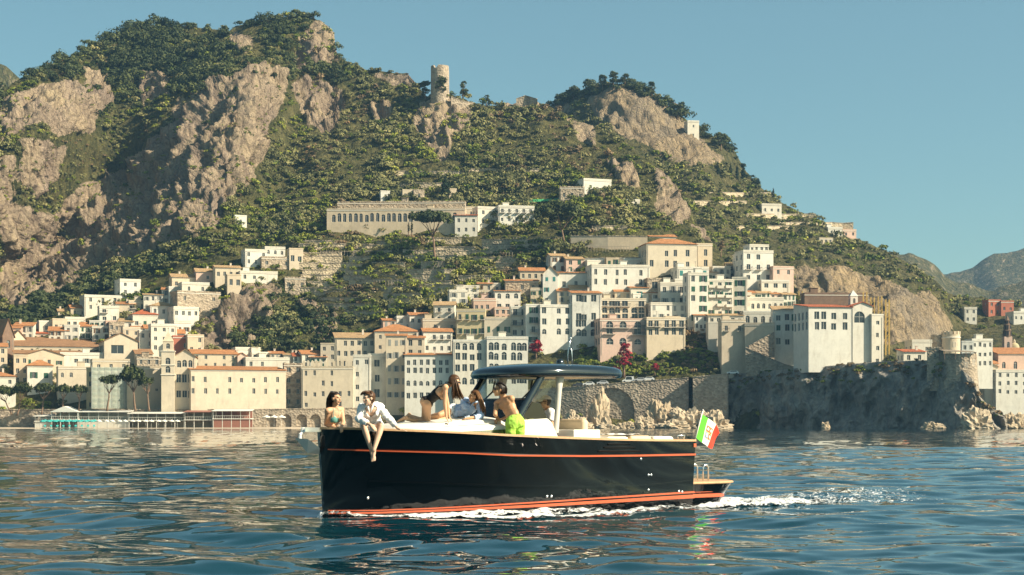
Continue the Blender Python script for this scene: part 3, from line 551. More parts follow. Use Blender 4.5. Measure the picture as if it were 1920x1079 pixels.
h(761,796,634,690,'house','cream house with orange roof right of the tall narrow house',w='c',roof='s',rp=6,rc='o',rows=3,cols=2,ww=1.4,wh=2.2,yaw=-4,off=4)
h(794,848,622,664,'house','white house with orange gable roof and roof terrace railing',w='w',roof='g',rp=7,rc='o',rows=2,cols=4,yaw=4,bal=(1,))
h(759,853,666,754,'hotel','broad white waterfront house with long balcony and arched ground floor','hotel',w='w',roof='s',rp=6,rc='o',ys=(680,695,719,742),xs=tuple(766+12*i for i in range(8)),ww=1.3,wh=2.0,arch=(2,),yaw=-3,off=10,shut='k')
h(662,695,668,760,'house','whitewashed ruinous house with stained wall behind the seated man',w='g',rows=4,cols=2,ww=1.2,skip=0.4,yaw=-4,off=9)
h(850,914,640,752,'hotel','white hotel wing with arched windows under a flat roof','hotel',w='w',ys=(650,669,690,715),xs=tuple(858+13.5*i for i in range(4)),ww=1.7,wh=2.5,arch=(0,3),yaw=-2,off=9)
h(913,990,634,752,'hotel','white four storey hotel with arcades of arched windows and green pool terrace','hotel',w='w',ys=(650,668,690,712),xs=(921,931,945.5,963,974,983),ww=1.8,wh=2.9,arch=(0,1,2),yaw=-2,off=8)
h(855,910,582,634,'house','mustard yellow house with green shutters in two rows',w='y',rows=2,cols=4,ww=1.1,wh=2.0,shut='g',yaw=-8,bal=(0,1),dep=9,off=2)
h(813,852,572,606,'house','white gabled house with tan roof left of the mustard house',w='w',roof='g',rp=7,rc='t',rows=2,cols=2,yaw=-10,bal=(1,),off=2)
h(793,855,600,626,'house','long stone terrace house with roof garden below the white gable',w='b',rows=1,cols=4,skip=0.3,yaw=0,off=2)
h(908,960,597,640,'house','low cream terrace house with green shutters right of the mustard house',w='c',rows=1,cols=3,wh=2.2,shut='g',yaw=-4,off=1)
h(888,930,562,588,'house','dusky pink house behind the mustard house',w='p',rows=1,cols=4,yaw=0,off=1)
h(928,976,546,584,'house','white house with arched loggia windows and thin orange roof',w='w',roof='s',rp=4,rc='o',rows=2,cols=3,ww=1.6,wh=2.0,arch=(1,),yaw=-2,off=1)
h(948,1010,527,572,'house','grey stone house with long orange roof above the loggia house',w='s',roof='s',rp=7,rc='o',rows=2,cols=3,skip=0.3,yaw=-4,dep=12)
h(975,1022,508,528,'house','small cream house with orange roof at the top left of the right hand town',w='c',roof='g',rp=7,rc='o',rows=1,cols=4,yaw=-2)
h(1018,1046,514,572,'house','narrow white gabled house with green doors between orange roofs',w='w',roof='p',rp=14,rc='t',rows=3,cols=2,shut='t',yaw=-2,chim=0)
h(1043,1111,512,560,'house','white house with tall teal shutters under an orange roof',w='w',roof='s',rp=6,rc='o',ys=(533,548),xs=(1047,1058,1080,1101),ww=1.4,wh=2.6,shut='t',yaw=0)
h(958,989,577,632,'house','white house with iron balcony terraces left of the big arch house',w='w',rows=3,cols=2,ww=1.7,wh=2.3,yaw=-2,bal=(1,2),off=2)
h(986,1014,573,645,'house','slim white house with green awning beside the bougainvillea',w='w',rows=4,cols=1,ww=1.6,wh=2.2,shut='g',yaw=2,off=3,bal=(1,2))
h(1013,1073,574,645,'house','white house with one great dark archway on its ground floor',w='w',ys=(583,603,622),xs=(1020,1048,1064),ww=1.6,wh=2.3,yaw=4,arch=(2,),off=4)
h(1073,1128,550,640,'house','white vaulted house with orange roof and two round cellar arches',w='g',roof='s',rp=7,rc='o',ys=(560,594,607,624),xs=(1085,1095,1113),ww=2.0,wh=2.6,yaw=0,arch=(3,),off=3,shut='k')
h(1109,1219,499,566,'palazzo','large plain white palazzo with sparse windows at the middle of the town','building',w='w',ys=(511,529),xs=(1117,1135,1157,1173,1202),ww=1.2,wh=2.2,yaw=2,dep=12)
h(1124,1212,562,604,'house','cream terrace house with low arches under the plain white palazzo',w='c',ys=(569,582,594),xs=(1134,1147,1158,1172,1190,1203),ww=2.2,wh=2.2,arch=(1,),yaw=0,off=3,bal=(0,))
h(1183,1216,540,566,'house','small white house with orange lean-to roof and teal door',w='w',roof='s',rp=5,rc='o',rows=1,cols=1,wh=2.4,shut='t',yaw=0,off=4)
h(1125,1212,600,656,'hotel','rose pink hotel with red arched window hoods and ground arcade','hotel',w='p',ys=(609,621,640),xs=(1143,1168,1196),ww=2.6,wh=2.4,arch=(0,2),yaw=2,off=5,bal=(0,1))
h(1212,1286,598,650,'hotel','cream hotel wing with balconies right of the rose pink hotel','hotel',w='c',ys=(607,622),xs=(1219,1231,1250,1264,1278),ww=1.6,wh=2.5,arch=(),yaw=6,off=4,shut='g',bal=(0,))
h(1220,1286,570,602,'house','white house with glazed loggia band above the cream hotel wing',w='w',rows=2,cols=5,ww=2.0,wh=1.9,yaw=2,off=3,shut='k')
h(1238,1286,532,576,'house','white house with vaulted roof terrace beneath the grand palazzo',w='w',rows=2,cols=3,ww=1.9,wh=2.4,shut='k',yaw=2,off=2)
h(1214,1242,524,570,'house','stone ruin wall with dark openings beside the plain white palazzo',w='s',rows=2,cols=1,ww=2.6,wh=2.6,yaw=2,off=1)
h(1212,1308,458,512,'palazzo','grand cream palazzo with orange hip roof at the top of the town','building',w='c',roof='h',rp=13,rc='o',ys=(475,495),xs=(1221,1250,1266,1290),ww=1.5,wh=2.6,yaw=2,dep=14,chim=0)
h(1306,1336,459,508,'palazzo','flat roofed side wing of the grand cream palazzo','building',w='c',ys=(474,494),xs=(1323,),ww=1.5,wh=2.6,yaw=4,dep=12,off=0)
h(1217,1268,444,460,'house','little house with red orange roof above the grand palazzo',w='w',roof='g',rp=6,rc='o',rows=1,cols=2,yaw=4,off=-8)
h(1270,1330,503,540,'house','white house with large teal windows below the palazzo wing',w='w',rows=2,cols=4,ww=1.7,wh=2.0,shut='t',yaw=4,off=1)
h(1290,1328,514,606,'house','tall white house with dark green shutters in five rows',w='w',rows=5,cols=2,ww=1.9,wh=2.2,shut='g',yaw=4,off=3)
h(1325,1375,526,596,'hotel','white hotel with three tiers of solid white balconies','hotel',w='w',rows=4,cols=3,ww=1.7,wh=2.1,shut='g',yaw=4,off=4,bal=(1,2,3),solid=True)
h(1373,1401,522,596,'hotel','narrow white hotel wing with stacked green shutters','hotel',w='w',rows=4,cols=1,ww=1.9,wh=2.2,shut='g',yaw=-8,off=4)
h(1328,1394,592,612,'restaurant','glazed restaurant veranda under a long orange tiled awning','restaurant',w='w',roof='s',rp=7,rc='t',rows=1,cols=5,ww=2.0,wh=1.9,yaw=4,off=6,chim=0)
h(1353,1398,602,668,'house','plain beige block with two small balconies and long shadows',w='b',ys=(616,),xs=(1362,1387),ww=1.1,wh=1.9,yaw=4,off=9,bal=(0,))
h(1328,1358,606,640,'house','low white garden wall house at the edge of the creeper slope',w='w',rows=0,cols=0,yaw=-6,off=6)
h(1393,1451,472,530,'villa','tall white villa with open roof terrace at the top right of the town','house',w='w',rows=3,cols=3,ww=1.5,wh=2.0,yaw=12,dep=10,bal=(1,))
h(1405,1442,461,474,'house','open roof loggia on top of the tall white villa',w='w',rows=1,cols=4,ww=1.5,wh=1.6,yaw=12,dep=7,off=-1,D=ground(T_MAIN,1422,530).y+1.0,sink=0.6)
h(1380,1405,478,520,'house','narrow white gabled annex left of the tall villa',w='w',rows=2,cols=1,yaw=4,off=-1)
h(1449,1489,502,556,'house','peach house with domed chimneys at the town edge',w='p',rows=3,cols=2,yaw=14,dep=9,off=1)
h(1427,1481,528,560,'house','white terraced house with awning in front of the peach house',w='w',rows=2,cols=3,ww=1.6,yaw=10,off=4,bal=(0,))
h(1395,1470,560,588,'hotel','long white hotel floor with small arched windows and vaulted roof','hotel',w='w',rows=1,cols=7,ww=1.2,wh=2.0,arch=(0,),yaw=4,off=5)
h(1394,1468,586,612,'hotel','grey white colonnade storey with arched openings','hotel',w='g',rows=1,cols=5,ww=1.5,wh=2.6,arch=(0,),yaw=2,off=8)
h(1397,1451,608,680,'building','windowless beige retaining block under the colonnade','building',w='b',rows=0,cols=0,yaw=-10,off=9)
h(1450,1517,581,668,'hotel','white hotel wing with tan roof left of the red roofed convent','hotel',w='w',roof='s',rp=10,rc='t',ys=(595,614,640),xs=(1460,1476,1492,1508),ww=1.6,wh=2.3,yaw=-4,off=12,shut='g')
h(1515,1599,576,682,'convent','big white clifftop convent with bright red roof and small high windows','building',w='w',roof='s',rp=10,rc='r',ys=(592,611),xs=(1531,1544,1563,1585),ww=1.7,wh=2.6,yaw=9,dep=16,chim=0,D=576,sink=3)
h(1598,1636,574,690,'convent','white convent end block with one giant arched window','building',w='w',roof='p',rp=7,rc='r',ys=(592.5,),xs=(1611,),ww=4.2,wh=4.6,arch=(0,),skip=-1,yaw=8,D=577.5,dep=14,chim=0,sink=3)
h(1634,1657,592,690,'building','white stepped gable end of the clifftop convent','building',w='w',rows=4,cols=1,ww=1.1,wh=1.5,yaw=12,D=577,dep=12,sink=3)
h(1508,1628,552,580,'building','brown retaining building with scaffold behind the clifftop convent','building',w='d',rows=0,cols=0,yaw=4,D=600,dep=6)
# --- terraces half way up
h(612,872,393,440,'arcaded_hotel','long grey arcaded cemetery building with a row of dark arches on the hillside','building',w='b',ys=(408,),xs=tuple(625+10.35*i for i in range(23)),ww=1.65,wh=3.7,arch=(0,),yaw=-10,dep=9,over=0,skip=-1)
h(632,872,380,396,'building','upper set back storey of the hillside arcade','building',w='s',rows=0,cols=0,yaw=-10,dep=6,off=-8,D=ground(T_MAIN,742,440).y+6)
h(714,731,360,378,'chapel','small white chapel cube above the hillside arcade','chapel',w='w',rows=1,cols=1,yaw=6,dep=5)
h(755,774,358,376,'chapel','pale chapel cube with dark doorway above the arcade','chapel',w='c',rows=1,cols=2,yaw=6,dep=5)
h(776,796,358,376,'chapel','brown stone chapel cube above the arcade','chapel',w='s',rows=1,cols=1,yaw=6,dep=5)
h(842,856,356,374,'chapel','narrow tan chapel beside the tall cypress','chapel',w='b',rows=1,cols=1,yaw=6,dep=5)
h(853,895,404,440,'house','white house with red tiled porch at the end of the hillside arcade',w='w',roof='s',rp=5,rc='r',rows=2,cols=3,yaw=-6)
h(866,900,390,410,'house','cream house with red window hoods above the hillside pine',w='c',rows=1,cols=3,arch=(0,),yaw=4)
h(896,936,390,424,'house','white flat roofed house between arcade and green awning',w='w',rows=2,cols=2,yaw=12)
h(935,1002,388,420,'house','white house with balconies under the green awning',w='w',rows=2,cols=5,yaw=4,bal=(1,))
h(1094,1147,338,362,'villa','lone white villa with roof rail on the upper ridge','house',w='w',rows=1,cols=2,skip=0.5,yaw=14,dep=9)
h(1050,1096,352,380,'house','grey stone lodge stepping down from the lone white villa',w='s',rows=1,cols=3,yaw=-4,dep=8)
h(1168,1200,376,386,'hut','small flat white hut on the slope right of the lone villa','hut',w='w',rows=1,cols=2,yaw=8,dep=5)
# --- back hill
B = T_BACK
h(1289,1311,228,262,'chapel','white chapel against the ochre cliff near the ridge','chapel',w='w',roof='f',rows=2,cols=1,ww=1.0,wh=1.4,yaw=10,dep=7,T=B)
h(1428,1466,384,404,'house','white farmhouse on the terraces of the right hand hill',w='w',rows=1,cols=3,yaw=10,dep=7,T=B)
h(1552,1580,428,442,'house','white cottage on the skyline slope of the right hand hill',w='w',rows=1,cols=2,yaw=10,dep=7,T=B)
h(1580,1606,432,446,'house','pale pink cottage at the end of the skyline slope',w='p',rows=1,cols=2,yaw=10,dep=7,T=B)
h(1536,1562,448,458,'house','low stone farm shed below the skyline cottages',w='c',rows=1,cols=3,yaw=10,dep=6,T=B)
# --- the next village at the right edge
h(1710,1748,640,668,'house','white flat house left of the round keep on the cape',w='w',rows=1,cols=2,skip=0.4,yaw=6,T=B,D=585,dep=8)
h(1694,1735,660,682,'house','low white house with red roof on the cape road',w='w',roof='s',rp=6,rc='r',rows=1,cols=2,yaw=4,T=B,D=570,dep=8)
h(1803,1826,642,682,'house','grey white house behind the watchtower terrace',w='g',rows=2,cols=2,yaw=4,T=B,D=640)
h(1822,1862,638,690,'house','plain white house with rows of tiny windows right of the round keep',w='w',rows=3,cols=4,yaw=8,T=B,D=650)
h(1853,1877,564,592,'house','red house with flat roof high in the next village',w='r',rows=2,cols=2,yaw=10,T=B)
h(1877,1901,566,592,'house','smaller red house with terrace beside the high red house',w='r',rows=1,cols=2,yaw=4,T=B)
h(1808,1832,578,606,'house','grey ruinous house on the hillside of the next village',w='g',rows=2,cols=2,yaw=4,T=B)
h(1900,1950,586,606,'house','white house with arcade at the right edge under the red houses',w='w',rows=1,cols=5,arch=(0,),yaw=6,T=B)
h(1832,1872,682,745,'house','salmon house with tiled roof at the right edge of the cape',w='p',roof='s',rp=12,rc='o',rows=3,cols=3,yaw=6,T=B,D=672)
h(1846,1872,688,748,'house','cream gabled house in front of the salmon house',w='c',roof='p',rp=6,rc='t',rows=3,cols=2,yaw=4,T=B,D=666,chim=0)
h(1870,1960,664,705,'church_hall','large salmon church hall with orange roof at the right edge','church',w='p',roof='s',rp=14,rc='o',rows=1,cols=4,arch=(0,),ww=1.5,wh=3,yaw=8,T=B,D=676,chim=0)
h(1866,1960,696,742,'house','white waterfront palazzo at the right edge below the salmon hall',w='w',rows=3,cols=6,yaw=6,T=B,D=664)

# --- smaller houses packed between the named ones
RF = random.Random(17)
def row(zone, x0, x1, y0, y1, n, hp=(18, 30), wp=(24, 36), yaw=0, roofs='ffgs', cols_='wwwcbp'):
    for i in range(n):
        t = (i+0.5)/n; x = x0+(x1-x0)*t+RF.uniform(-4, 4); yb = y0+(y1-y0)*t+RF.uniform(-3, 3); w_ = RF.uniform(*wp); hh = RF.uniform(*hp); rf = RF.choice(roofs); c = RF.choice(cols_); rc = RF.choice('oot')
        colr = {'w': 'white', 'c': 'cream', 'b': 'beige', 'p': 'pink', 's': 'stone'}[c]; rn = {'f': 'flat roof', 'g': 'tiled gable roof', 's': 'sloping tiled roof', 'h': 'tiled hip roof'}[rf]
        h_ = house(x-w_/2, x+w_/2, yb-hh, yb, 'house', '%s small house from left %s, %s, %s' % (ORDH[i], zone, colr, rn), yaw=yaw+RF.uniform(-6, 8), w=c, roof=rf, rp=RF.uniform(4, 8), rc=rc, rows=2 if hh > 21 else 1, cols=RF.randint(2, 3), ww=RF.uniform(1.0, 1.5), wh=RF.uniform(1.5, 2.2), shut=RF.choice((None, 'g', 'b', 'k')), bal=RF.choice((None, (0,))), dep=RF.uniform(6, 9), off=RF.uniform(-1, 2), group='small houses '+zone)
ORDH = ['first', 'second', 'third', 'fourth', 'fifth', 'sixth', 'seventh', 'eighth', 'ninth']
row('above the cathedral roof', 96, 206, 640, 636, 4)
row('below the cube villa', 170, 300, 628, 640, 5)
row('between the two villas', 222, 330, 596, 570, 4)
row('under the rock top houses', 250, 345, 660, 652, 4)
row('along the left edge', -50, 60, 640, 636, 4)
row('beside the merlon palazzo', 480, 610, 686, 690, 5)
row('left of the white gable', 720, 800, 628, 612, 3)
row('above the mustard house', 850, 940, 575, 548, 4)
row('beside the loggia house', 930, 1010, 600, 596, 4)
row('behind the great archway house', 1000, 1100, 570, 566, 4)
row('above the plain white palazzo', 1030, 1200, 512, 506, 5, yaw=2)
row('over the rose pink hotel', 1130, 1290, 575, 570, 6)
row('right of the grand palazzo', 1270, 1390, 545, 520, 5)
row('under the tall white villa', 1380, 1490, 578, 575, 5, yaw=6)
row('beside the rose pink hotel', 1220, 1330, 628, 618, 4)
row('along the right edge village', 1790, 1925, 630, 620, 5, yaw=6) if False else None
# ------------------------------------------------------------------ quay, walls, towers, beach
M_STONEW = stone_mat('rubble sea wall stone', (0.40, 0.32, 0.24))
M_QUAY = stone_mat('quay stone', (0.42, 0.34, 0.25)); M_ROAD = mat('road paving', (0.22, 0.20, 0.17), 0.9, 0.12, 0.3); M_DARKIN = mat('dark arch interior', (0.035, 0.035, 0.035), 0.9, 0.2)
def wall_run(name, label, pts, mtl, arches=(), thick=1.2, sink=3.0, rail=False, cat='wall', rev=1.0):
    """stone wall standing along photo points (x, ytop, ybottom, D); arches = (segment, x centre, width px, y spring bottom, y crown)"""
    o = thing(name, label, cat, PX(pts[0][0], pts[0][2], pts[0][3])); org = o.location.copy()
    for k in range(len(pts)-1):
        (xa, ta, ba, Da), (xb, tb, bb, Db) = pts[k], pts[k+1]; A, B = PX(xa, ba, Da)-org, PX(xb, bb, Db)-org; At, Bt = PX(xa, ta, Da)-org, PX(xb, tb, Db)-org
        z0 = min(A.z, B.z)-sink; d = Vector((B.x-A.x, B.y-A.y, 0)); W = d.length; ux = d/W; n = Vector((ux.y, -ux.x, 0)); h0, h1 = At.z, Bt.z; hm = min(h0, h1); m = MB(); o0 = Vector((A.x, A.y, 0)); ops = []
        for (sg, xc, wpx, yb_, yt_) in arches:
            if sg == k: f_ = (xc-xa)/(xb-xa); Dm = Da+(Db-Da)*f_; s = Dm/F; ops.append((f_*W, (HY-yb_)*s+CAMH-org.z, wpx*s, (yb_-yt_)*s, True))
        facade(m, o0, ux, n, W, hm, ops, z0, rev)
        m.add([o0+Vector((0, 0, hm)), o0+ux*W+Vector((0, 0, hm)), o0+ux*W+Vector((0, 0, h1)), o0+Vector((0, 0, h0))], [(0, 1, 2, 3)] if abs(h0-h1) > 1e-3 else [])
        bk = -n*thick; m.quad(o0+Vector((0, 0, h0)), o0+ux*W+Vector((0, 0, h1)), o0+ux*W+bk+Vector((0, 0, h1)), o0+bk+Vector((0, 0, h0))); m.quad(o0+bk+Vector((0, 0, z0)), o0+bk+Vector((0, 0, h0)), o0+ux*W+bk+Vector((0, 0, h1)), o0+ux*W+bk+Vector((0, 0, z0)))
        m.build('wall', mtl, o)
        c = MB(); c.add([o0+n*0.15+Vector((0, 0, h0+0.01)), o0+ux*W+n*0.15+Vector((0, 0, h1+0.01)), o0+ux*W+bk+Vector((0, 0, h1+0.01)), o0+bk+Vector((0, 0, h0+0.01)), o0+n*0.15+Vector((0, 0, h0+0.3)), o0+ux*W+n*0.15+Vector((0, 0, h1+0.3)), o0+ux*W+bk+Vector((0, 0, h1+0.3)), o0+bk+Vector((0, 0, h0+0.3))], [(3,2,1,0),(4,5,6,7),(0,1,5,4),(1,2,6,5),(2,3,7,6),(3,0,4,7)]); c.build('coping', M_QUAY, o)
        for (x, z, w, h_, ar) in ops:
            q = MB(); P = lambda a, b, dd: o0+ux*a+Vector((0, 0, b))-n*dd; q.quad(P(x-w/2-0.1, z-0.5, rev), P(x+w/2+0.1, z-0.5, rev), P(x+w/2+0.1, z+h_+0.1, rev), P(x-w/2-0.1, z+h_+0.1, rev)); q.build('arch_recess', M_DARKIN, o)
    return o
# promenade behind the beach
qz = 6.3
wall_run('quay_wall', 'long stone promenade wall behind the beach umbrellas', [(-320,769,803,590),(470,769,803,590)], M_QUAY)
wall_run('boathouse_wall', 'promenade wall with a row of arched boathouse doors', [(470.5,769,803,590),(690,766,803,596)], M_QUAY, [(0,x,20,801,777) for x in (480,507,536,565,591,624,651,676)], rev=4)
def flat(name, pts, D1, material, dz=0.0):
    m = MB(); f = [PX(x, y, D)+Vector((0, 0, dz)) for x, y, D in pts]; b = [Vector((p.x*D1/p.y, D1, p.z+0.2)) for p in f]; m.grid([b, f]); return tag(m.build(name, material), kind='structure')
flat('promenade', [(x, 768.6, 590.2) for x in range(-320, 471, 79)]+[(690, 765.6, 596.4)], 640, M_ROAD)
# coast road with its retaining wall
RW = [(690,757,803,634),(790,748,803,622),(900,739,803,612),(1045,728.5,803,601),(1098,724.5,803,598)]
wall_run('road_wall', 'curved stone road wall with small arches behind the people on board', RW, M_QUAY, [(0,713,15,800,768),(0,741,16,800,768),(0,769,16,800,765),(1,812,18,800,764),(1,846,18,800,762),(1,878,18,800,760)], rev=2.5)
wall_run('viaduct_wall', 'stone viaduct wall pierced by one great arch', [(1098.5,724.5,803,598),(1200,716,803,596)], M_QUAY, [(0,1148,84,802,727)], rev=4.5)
wall_run('sea_wall', 'tall lit stone sea wall left of the drain slot', [(1200.5,716,803,596),(1291,709,803,594)], M_STONEW)
wall_run('buttress_wall', 'stone sea wall panel ending at the dark cliff', [(1299,708,803,591),(1364,702,803,589)], M_STONEW, thick=9)
flat('coast_road', [(x, np.interp(x, [690,790,900,1045,1098,1200,1291,1364], [757.5,748.5,739.5,729,725,716.5,709.5,702.5]), np.interp(x, [690,790,900,1045,1098,1200,1291,1364], [634.5,622.5,612.5,601.5,598.5,596.5,594.5,592])) for x in range(690, 1366, 13)], 640, M_ROAD)
# boulders on the shore
def boulder(label, pxb, D, seed, mtl=None):
    """pxb = photo box of one boulder"""
    x0, y0, x1, y1 = pxb; s = D/F; w, h = (x1-x0)*s/2, (y1-y0)*s; c = PX((x0+x1)/2, y1, D); n, k = 44, 24; m = MB(); rows = []
    for i in range(k+1):
        a = math.pi*i/k*0.62; r = []
        for j in range(n):
            b = 2*math.pi*j/n; d = Vector((math.sin(a)*math.cos(b), math.sin(a)*math.sin(b)*0.8, math.cos(a))); q = 1+0.42*mnoise.fractal(d*1.6+Vector((seed*3.1, 0, 0)), 0.7, 2.1, 7)+0.16*mnoise.ridged_multi_fractal(d*3.4+Vector((seed, 0, 0)), 0.7, 2.1, 6, 1, 2)-0.12; r.append((d.x*w*q, d.y*w*q, h*(d.z*q*0.9)-0.2))
        rows.append(r)
    rows.append([(p[0]*1.05, p[1]*1.05, -2.5) for p in rows[-1]]); m.grid(rows, closed=True)
    o = m.build('boulder', mtl or M_BOULDER, loc=c); tag(o, label, 'rock', 'boulders below the coast road'); return o
M_BOULDER = mat('pale shore rock', (0.50, 0.40, 0.28), 0.95, 0.30, 0.5, 0.8, dirt=(0.10, 0.09, 0.07, 0.6))
for i, (b, D, lb) in enumerate([((1104,742,1144,803),592,'great pale boulder standing under the viaduct arch'), ((1208,757,1262,803),585,'tall pale boulder at the foot of the sea wall'), ((1250,765,1322,803),582,'broad pale boulder left of the flag'), ((1300,772,1368,803),580,'pale boulder at the right end beneath the buttress'), ((1188,782,1226,804),580,'low pale boulder beside the viaduct arch'), ((1055,784,1106,804),586,'low rounded boulder left of the viaduct arch'), ((1160,792,1192,804),578,'small flat boulder in front of the viaduct arch'), ((1120,794,1160,805),578,'small flat boulder under the great boulder'), ((1062,770,1084,800),592,'upright grey boulder behind the wheelhouse'), ((1236,788,1290,804),576,'flat ledge boulder at the waterline by the flag')]): boulder(lb, b, D, i+1)
for i, (b, D, lb) in enumerate([((1730,792,1768,805),520,'low pale rock at the foot of the cape'), ((1880,776,1925,804),530,'dark rock at the tip of the cape'), ((1800,770,1860,806),517,'big bright crag at the cape corner'), ((1540,790,1556,805),552,'tiny pale rock under the dark cliff')]): boulder(lb, b, D, i+31)
# ------------------------------------------------------------------ church bell tower, crenellated palazzo, scaffold, watch towers
def bell_tower():
    D = ground(T_MAIN, 316, 770).y-15; s = D/F; t = thing('bell_tower', 'cream bell tower with pyramid spire and stacked arched openings', 'tower', PX(315.5, 770, D), math.radians(8)); w = 24*s/2; H = (770-660)*s; m = MB()
    ops = [(w, (770-y)*s-1.1, 1.7, 2.3, True) for y in (678, 694, 664.5)]
    for ux, n, o in (((1,0,0),(0,-1,0),(-w,-w,0)), ((0,1,0),(1,0,0),(w,-w,0)), ((-1,0,0),(0,1,0),(w,w,0)), ((0,-1,0),(-1,0,0),(-w,w,0))): facade(m, o, ux, n, 2*w, H, ops if n != (0,1,0) else [], -4)
    m.build('shaft', WALLS['c'], t)
    for (x, z, ww, hh, ar) in ops:
        put_window(t, (0, -w, z), 0, ww, hh, True); put_window(t, (w, 0, z), math.pi/2, ww, hh, True)
    for y in (660, 686, 704): z = (770-y)*s; c = MB(); c.box(-w-0.25, w+0.25, -w-0.25, w+0.25, z, z+0.3); c.build('cornice', M_LINE, t)
    m = MB(); w2 = w*0.78; z0, z1 = H+0.31, (770-641)*s
    ops2 = [(w2, (z1-z0)*0.2, 1.3, (z1-z0)*0.6, True)]
    for ux, n, o in (((1,0,0),(0,-1,0),(-w2,-w2,z0)), ((0,1,0),(1,0,0),(w2,-w2,z0)), ((-1,0,0),(0,1,0),(w2,w2,z0)), ((0,-1,0),(-1,0,0),(-w2,w2,z0))): facade(m, o, ux, n, 2*w2, z1-z0, ops2, 0)
    m.build('belfry', WALLS['c'], t); put_window(t, (0, -w2, z0+ops2[0][1]), 0, 1.3, ops2[0][3], True)
    m = MB(); zt = (770-621)*s; b = w2+0.15; m.add([(-b,-b,z1),(b,-b,z1),(b,b,z1),(-b,b,z1),(0,0,zt)], [(3,2,1,0),(0,1,4),(1,2,4),(2,3,4),(3,0,4)]); m.build('spire', WALLS['b'], t); m = MB(); m.bar((0,0,zt-0.1),(0,0,zt+1.2),0.1); m.bar((-0.35,0,zt+0.8),(0.35,0,zt+0.8),0.1); m.build('cross', M_IRON, t)
bell_tower()
def crenellated():
    o = house(566,662,690,768,'palazzo','cream waterfront palazzo crowned by a row of pale merlons','building',w='c',rows=4,cols=6,ww=1.0,wh=1.8,skip=0.45,yaw=-4,off=12,cornice=True,dep=12,roof='f'); W, H_, dep = o['_dim']
    n = 12
    for i in range(n):
        x = -W/2+W*(i+0.5)/n; m = MB(); m.box(x-W/n*0.30, x+W/n*0.30, -0.15, 0.55, H_+0.56, H_+2.1); m.add([(x-W/n*0.30,-0.15,H_+2.1),(x+W/n*0.30,-0.15,H_+2.1),(x+W/n*0.30,0.55,H_+2.1),(x-W/n*0.30,0.55,H_+2.1),(x,-0.15,H_+2.7),(x,0.55,H_+2.7)], [(0,1,4),(2,3,5),(1,2,5,4),(3,0,4,5)]); m.build('merlon', WALLS['c'], o)
crenellated()
def netting():
    W, H_, dep = sc['_dim']; t = NT('scaffold netting'); n = t.noise(t.mapping(t.coord(), (1, 1, 2)), 0.8, 4); t.color(t.mix(n, (0.34, 0.42, 0.36), (0.60, 0.62, 0.50))); t.set(Roughness=0.9, Alpha=0.62)
    nw = 6
    for i in range(nw):
        m = MB(); x0, x1 = -W/2-0.4+(W+0.8)*i/nw, -W/2-0.4+(W+0.8)*(i+1)/nw; rows = [[(x0+(x1-x0)*a/6, -1.3-0.18*math.sin(math.pi*a/6)*abs(math.sin(z*1.6)), z) for a in range(7)] for z in np.linspace(0.3, H_*0.86, 16)]; m.grid(rows); m.build('netting', t.mat, sc)
    for i in range(nw+1): m = MB(); x = -W/2-0.4+(W+0.8)*i/nw; m.tube([(x, -1.36, 0), (x, -1.36, H_*0.9)], 0.06, 6); m.build('scaffold_pole', M_STEEL2, sc)
    for z in np.linspace(2, H_*0.86, 7): m = MB(); m.box(-W/2-0.4, W/2+0.4, -1.2, -0.3, z-0.08, z); m.build('scaffold_deck', WALLS['b'], sc)
M_STEEL2 = mat('galvanised pole', (0.45, 0.45, 0.43), 0.5, 0.1, metal=0.6); netting()
def round_tower(name, label, px, pyt, pyb, rpx, D, w='s', ruin=0.0, cren=0, taper=1.12, wins=(), lip=False):
    s = D/F; t = thing(name, label, 'tower', PX(px, pyb, D)); r = rpx*s; H = (pyb-pyt)*s; n = 40; m = MB(); rows = []
    top = [H*(1-ruin*max(0, mnoise.noise(Vector((math.cos(2*math.pi*j/n)*1.6, math.sin(2*math.pi*j/n)*1.6, px))))) for j in range(n)]
    for q, rr in ((-0.6, taper*1.05), (0, taper), (0.35, 1+(taper-1)*0.4), (1, 1.0)): rows.append([(r*rr*math.cos(2*math.pi*j/n), r*rr*math.sin(2*math.pi*j/n), q*(top[j] if q == 1 else H)) for j in range(n)])
    rows.append([(0.78*r*math.cos(2*math.pi*j/n), 0.78*r*math.sin(2*math.pi*j/n), top[j]) for j in range(n)]); rows.append([(p[0], p[1], H*0.7) for p in rows[-1]]); m.grid(rows, closed=True); m.add(rows[-1], [tuple(range(n))]); m.build('shaft', WALLS[w], t, smooth=False)
    if lip: c = MB(); c.lathe([(r*1.0, H*0.80), (r*1.07, H*0.82), (r*1.07, H*0.85), (r*1.0, H*0.87)], n); c.build('string_course', M_LINE, t)
    for i in range(cren): a = 2*math.pi*i/cren; m = MB(); c, sn = math.cos(a), math.sin(a); m.box(-0.5, 0.5, -0.35, 0.35, 0, 1.1); m.v = [(x*-sn+(r*0.9-y)*c*1.0, x*c+(r*0.9-y)*sn, H+z+0.004) for x, y, z in m.v]; m.build('merlon', WALLS[w], t)
    for (a, q) in wins:
        a = math.radians(a); rr = r*(1.0+(taper-1)*(1-q)*0.4)+0.02; o_ = link('window', win_mesh(1.0, 1.6, False), t, (rr*math.sin(a)-0.3*math.sin(a)*0, -rr*math.cos(a), q*H)); o_.rotation_euler = (0, 0, a); o_.location = Vector((math.sin(a), -math.cos(a), 0))*(rr+0.06-0.0)+Vector((0, 0, q*H)); o_.location -= Vector((math.sin(a), -math.cos(a), 0))*(-0.16)
    return t
round_tower('ruined_tower', 'ruined round watch tower on the mountain skyline', 825, 125, 186, 17, ground(T_MAIN, 825, 182).y, 's', 0.35, 0, 1.03)
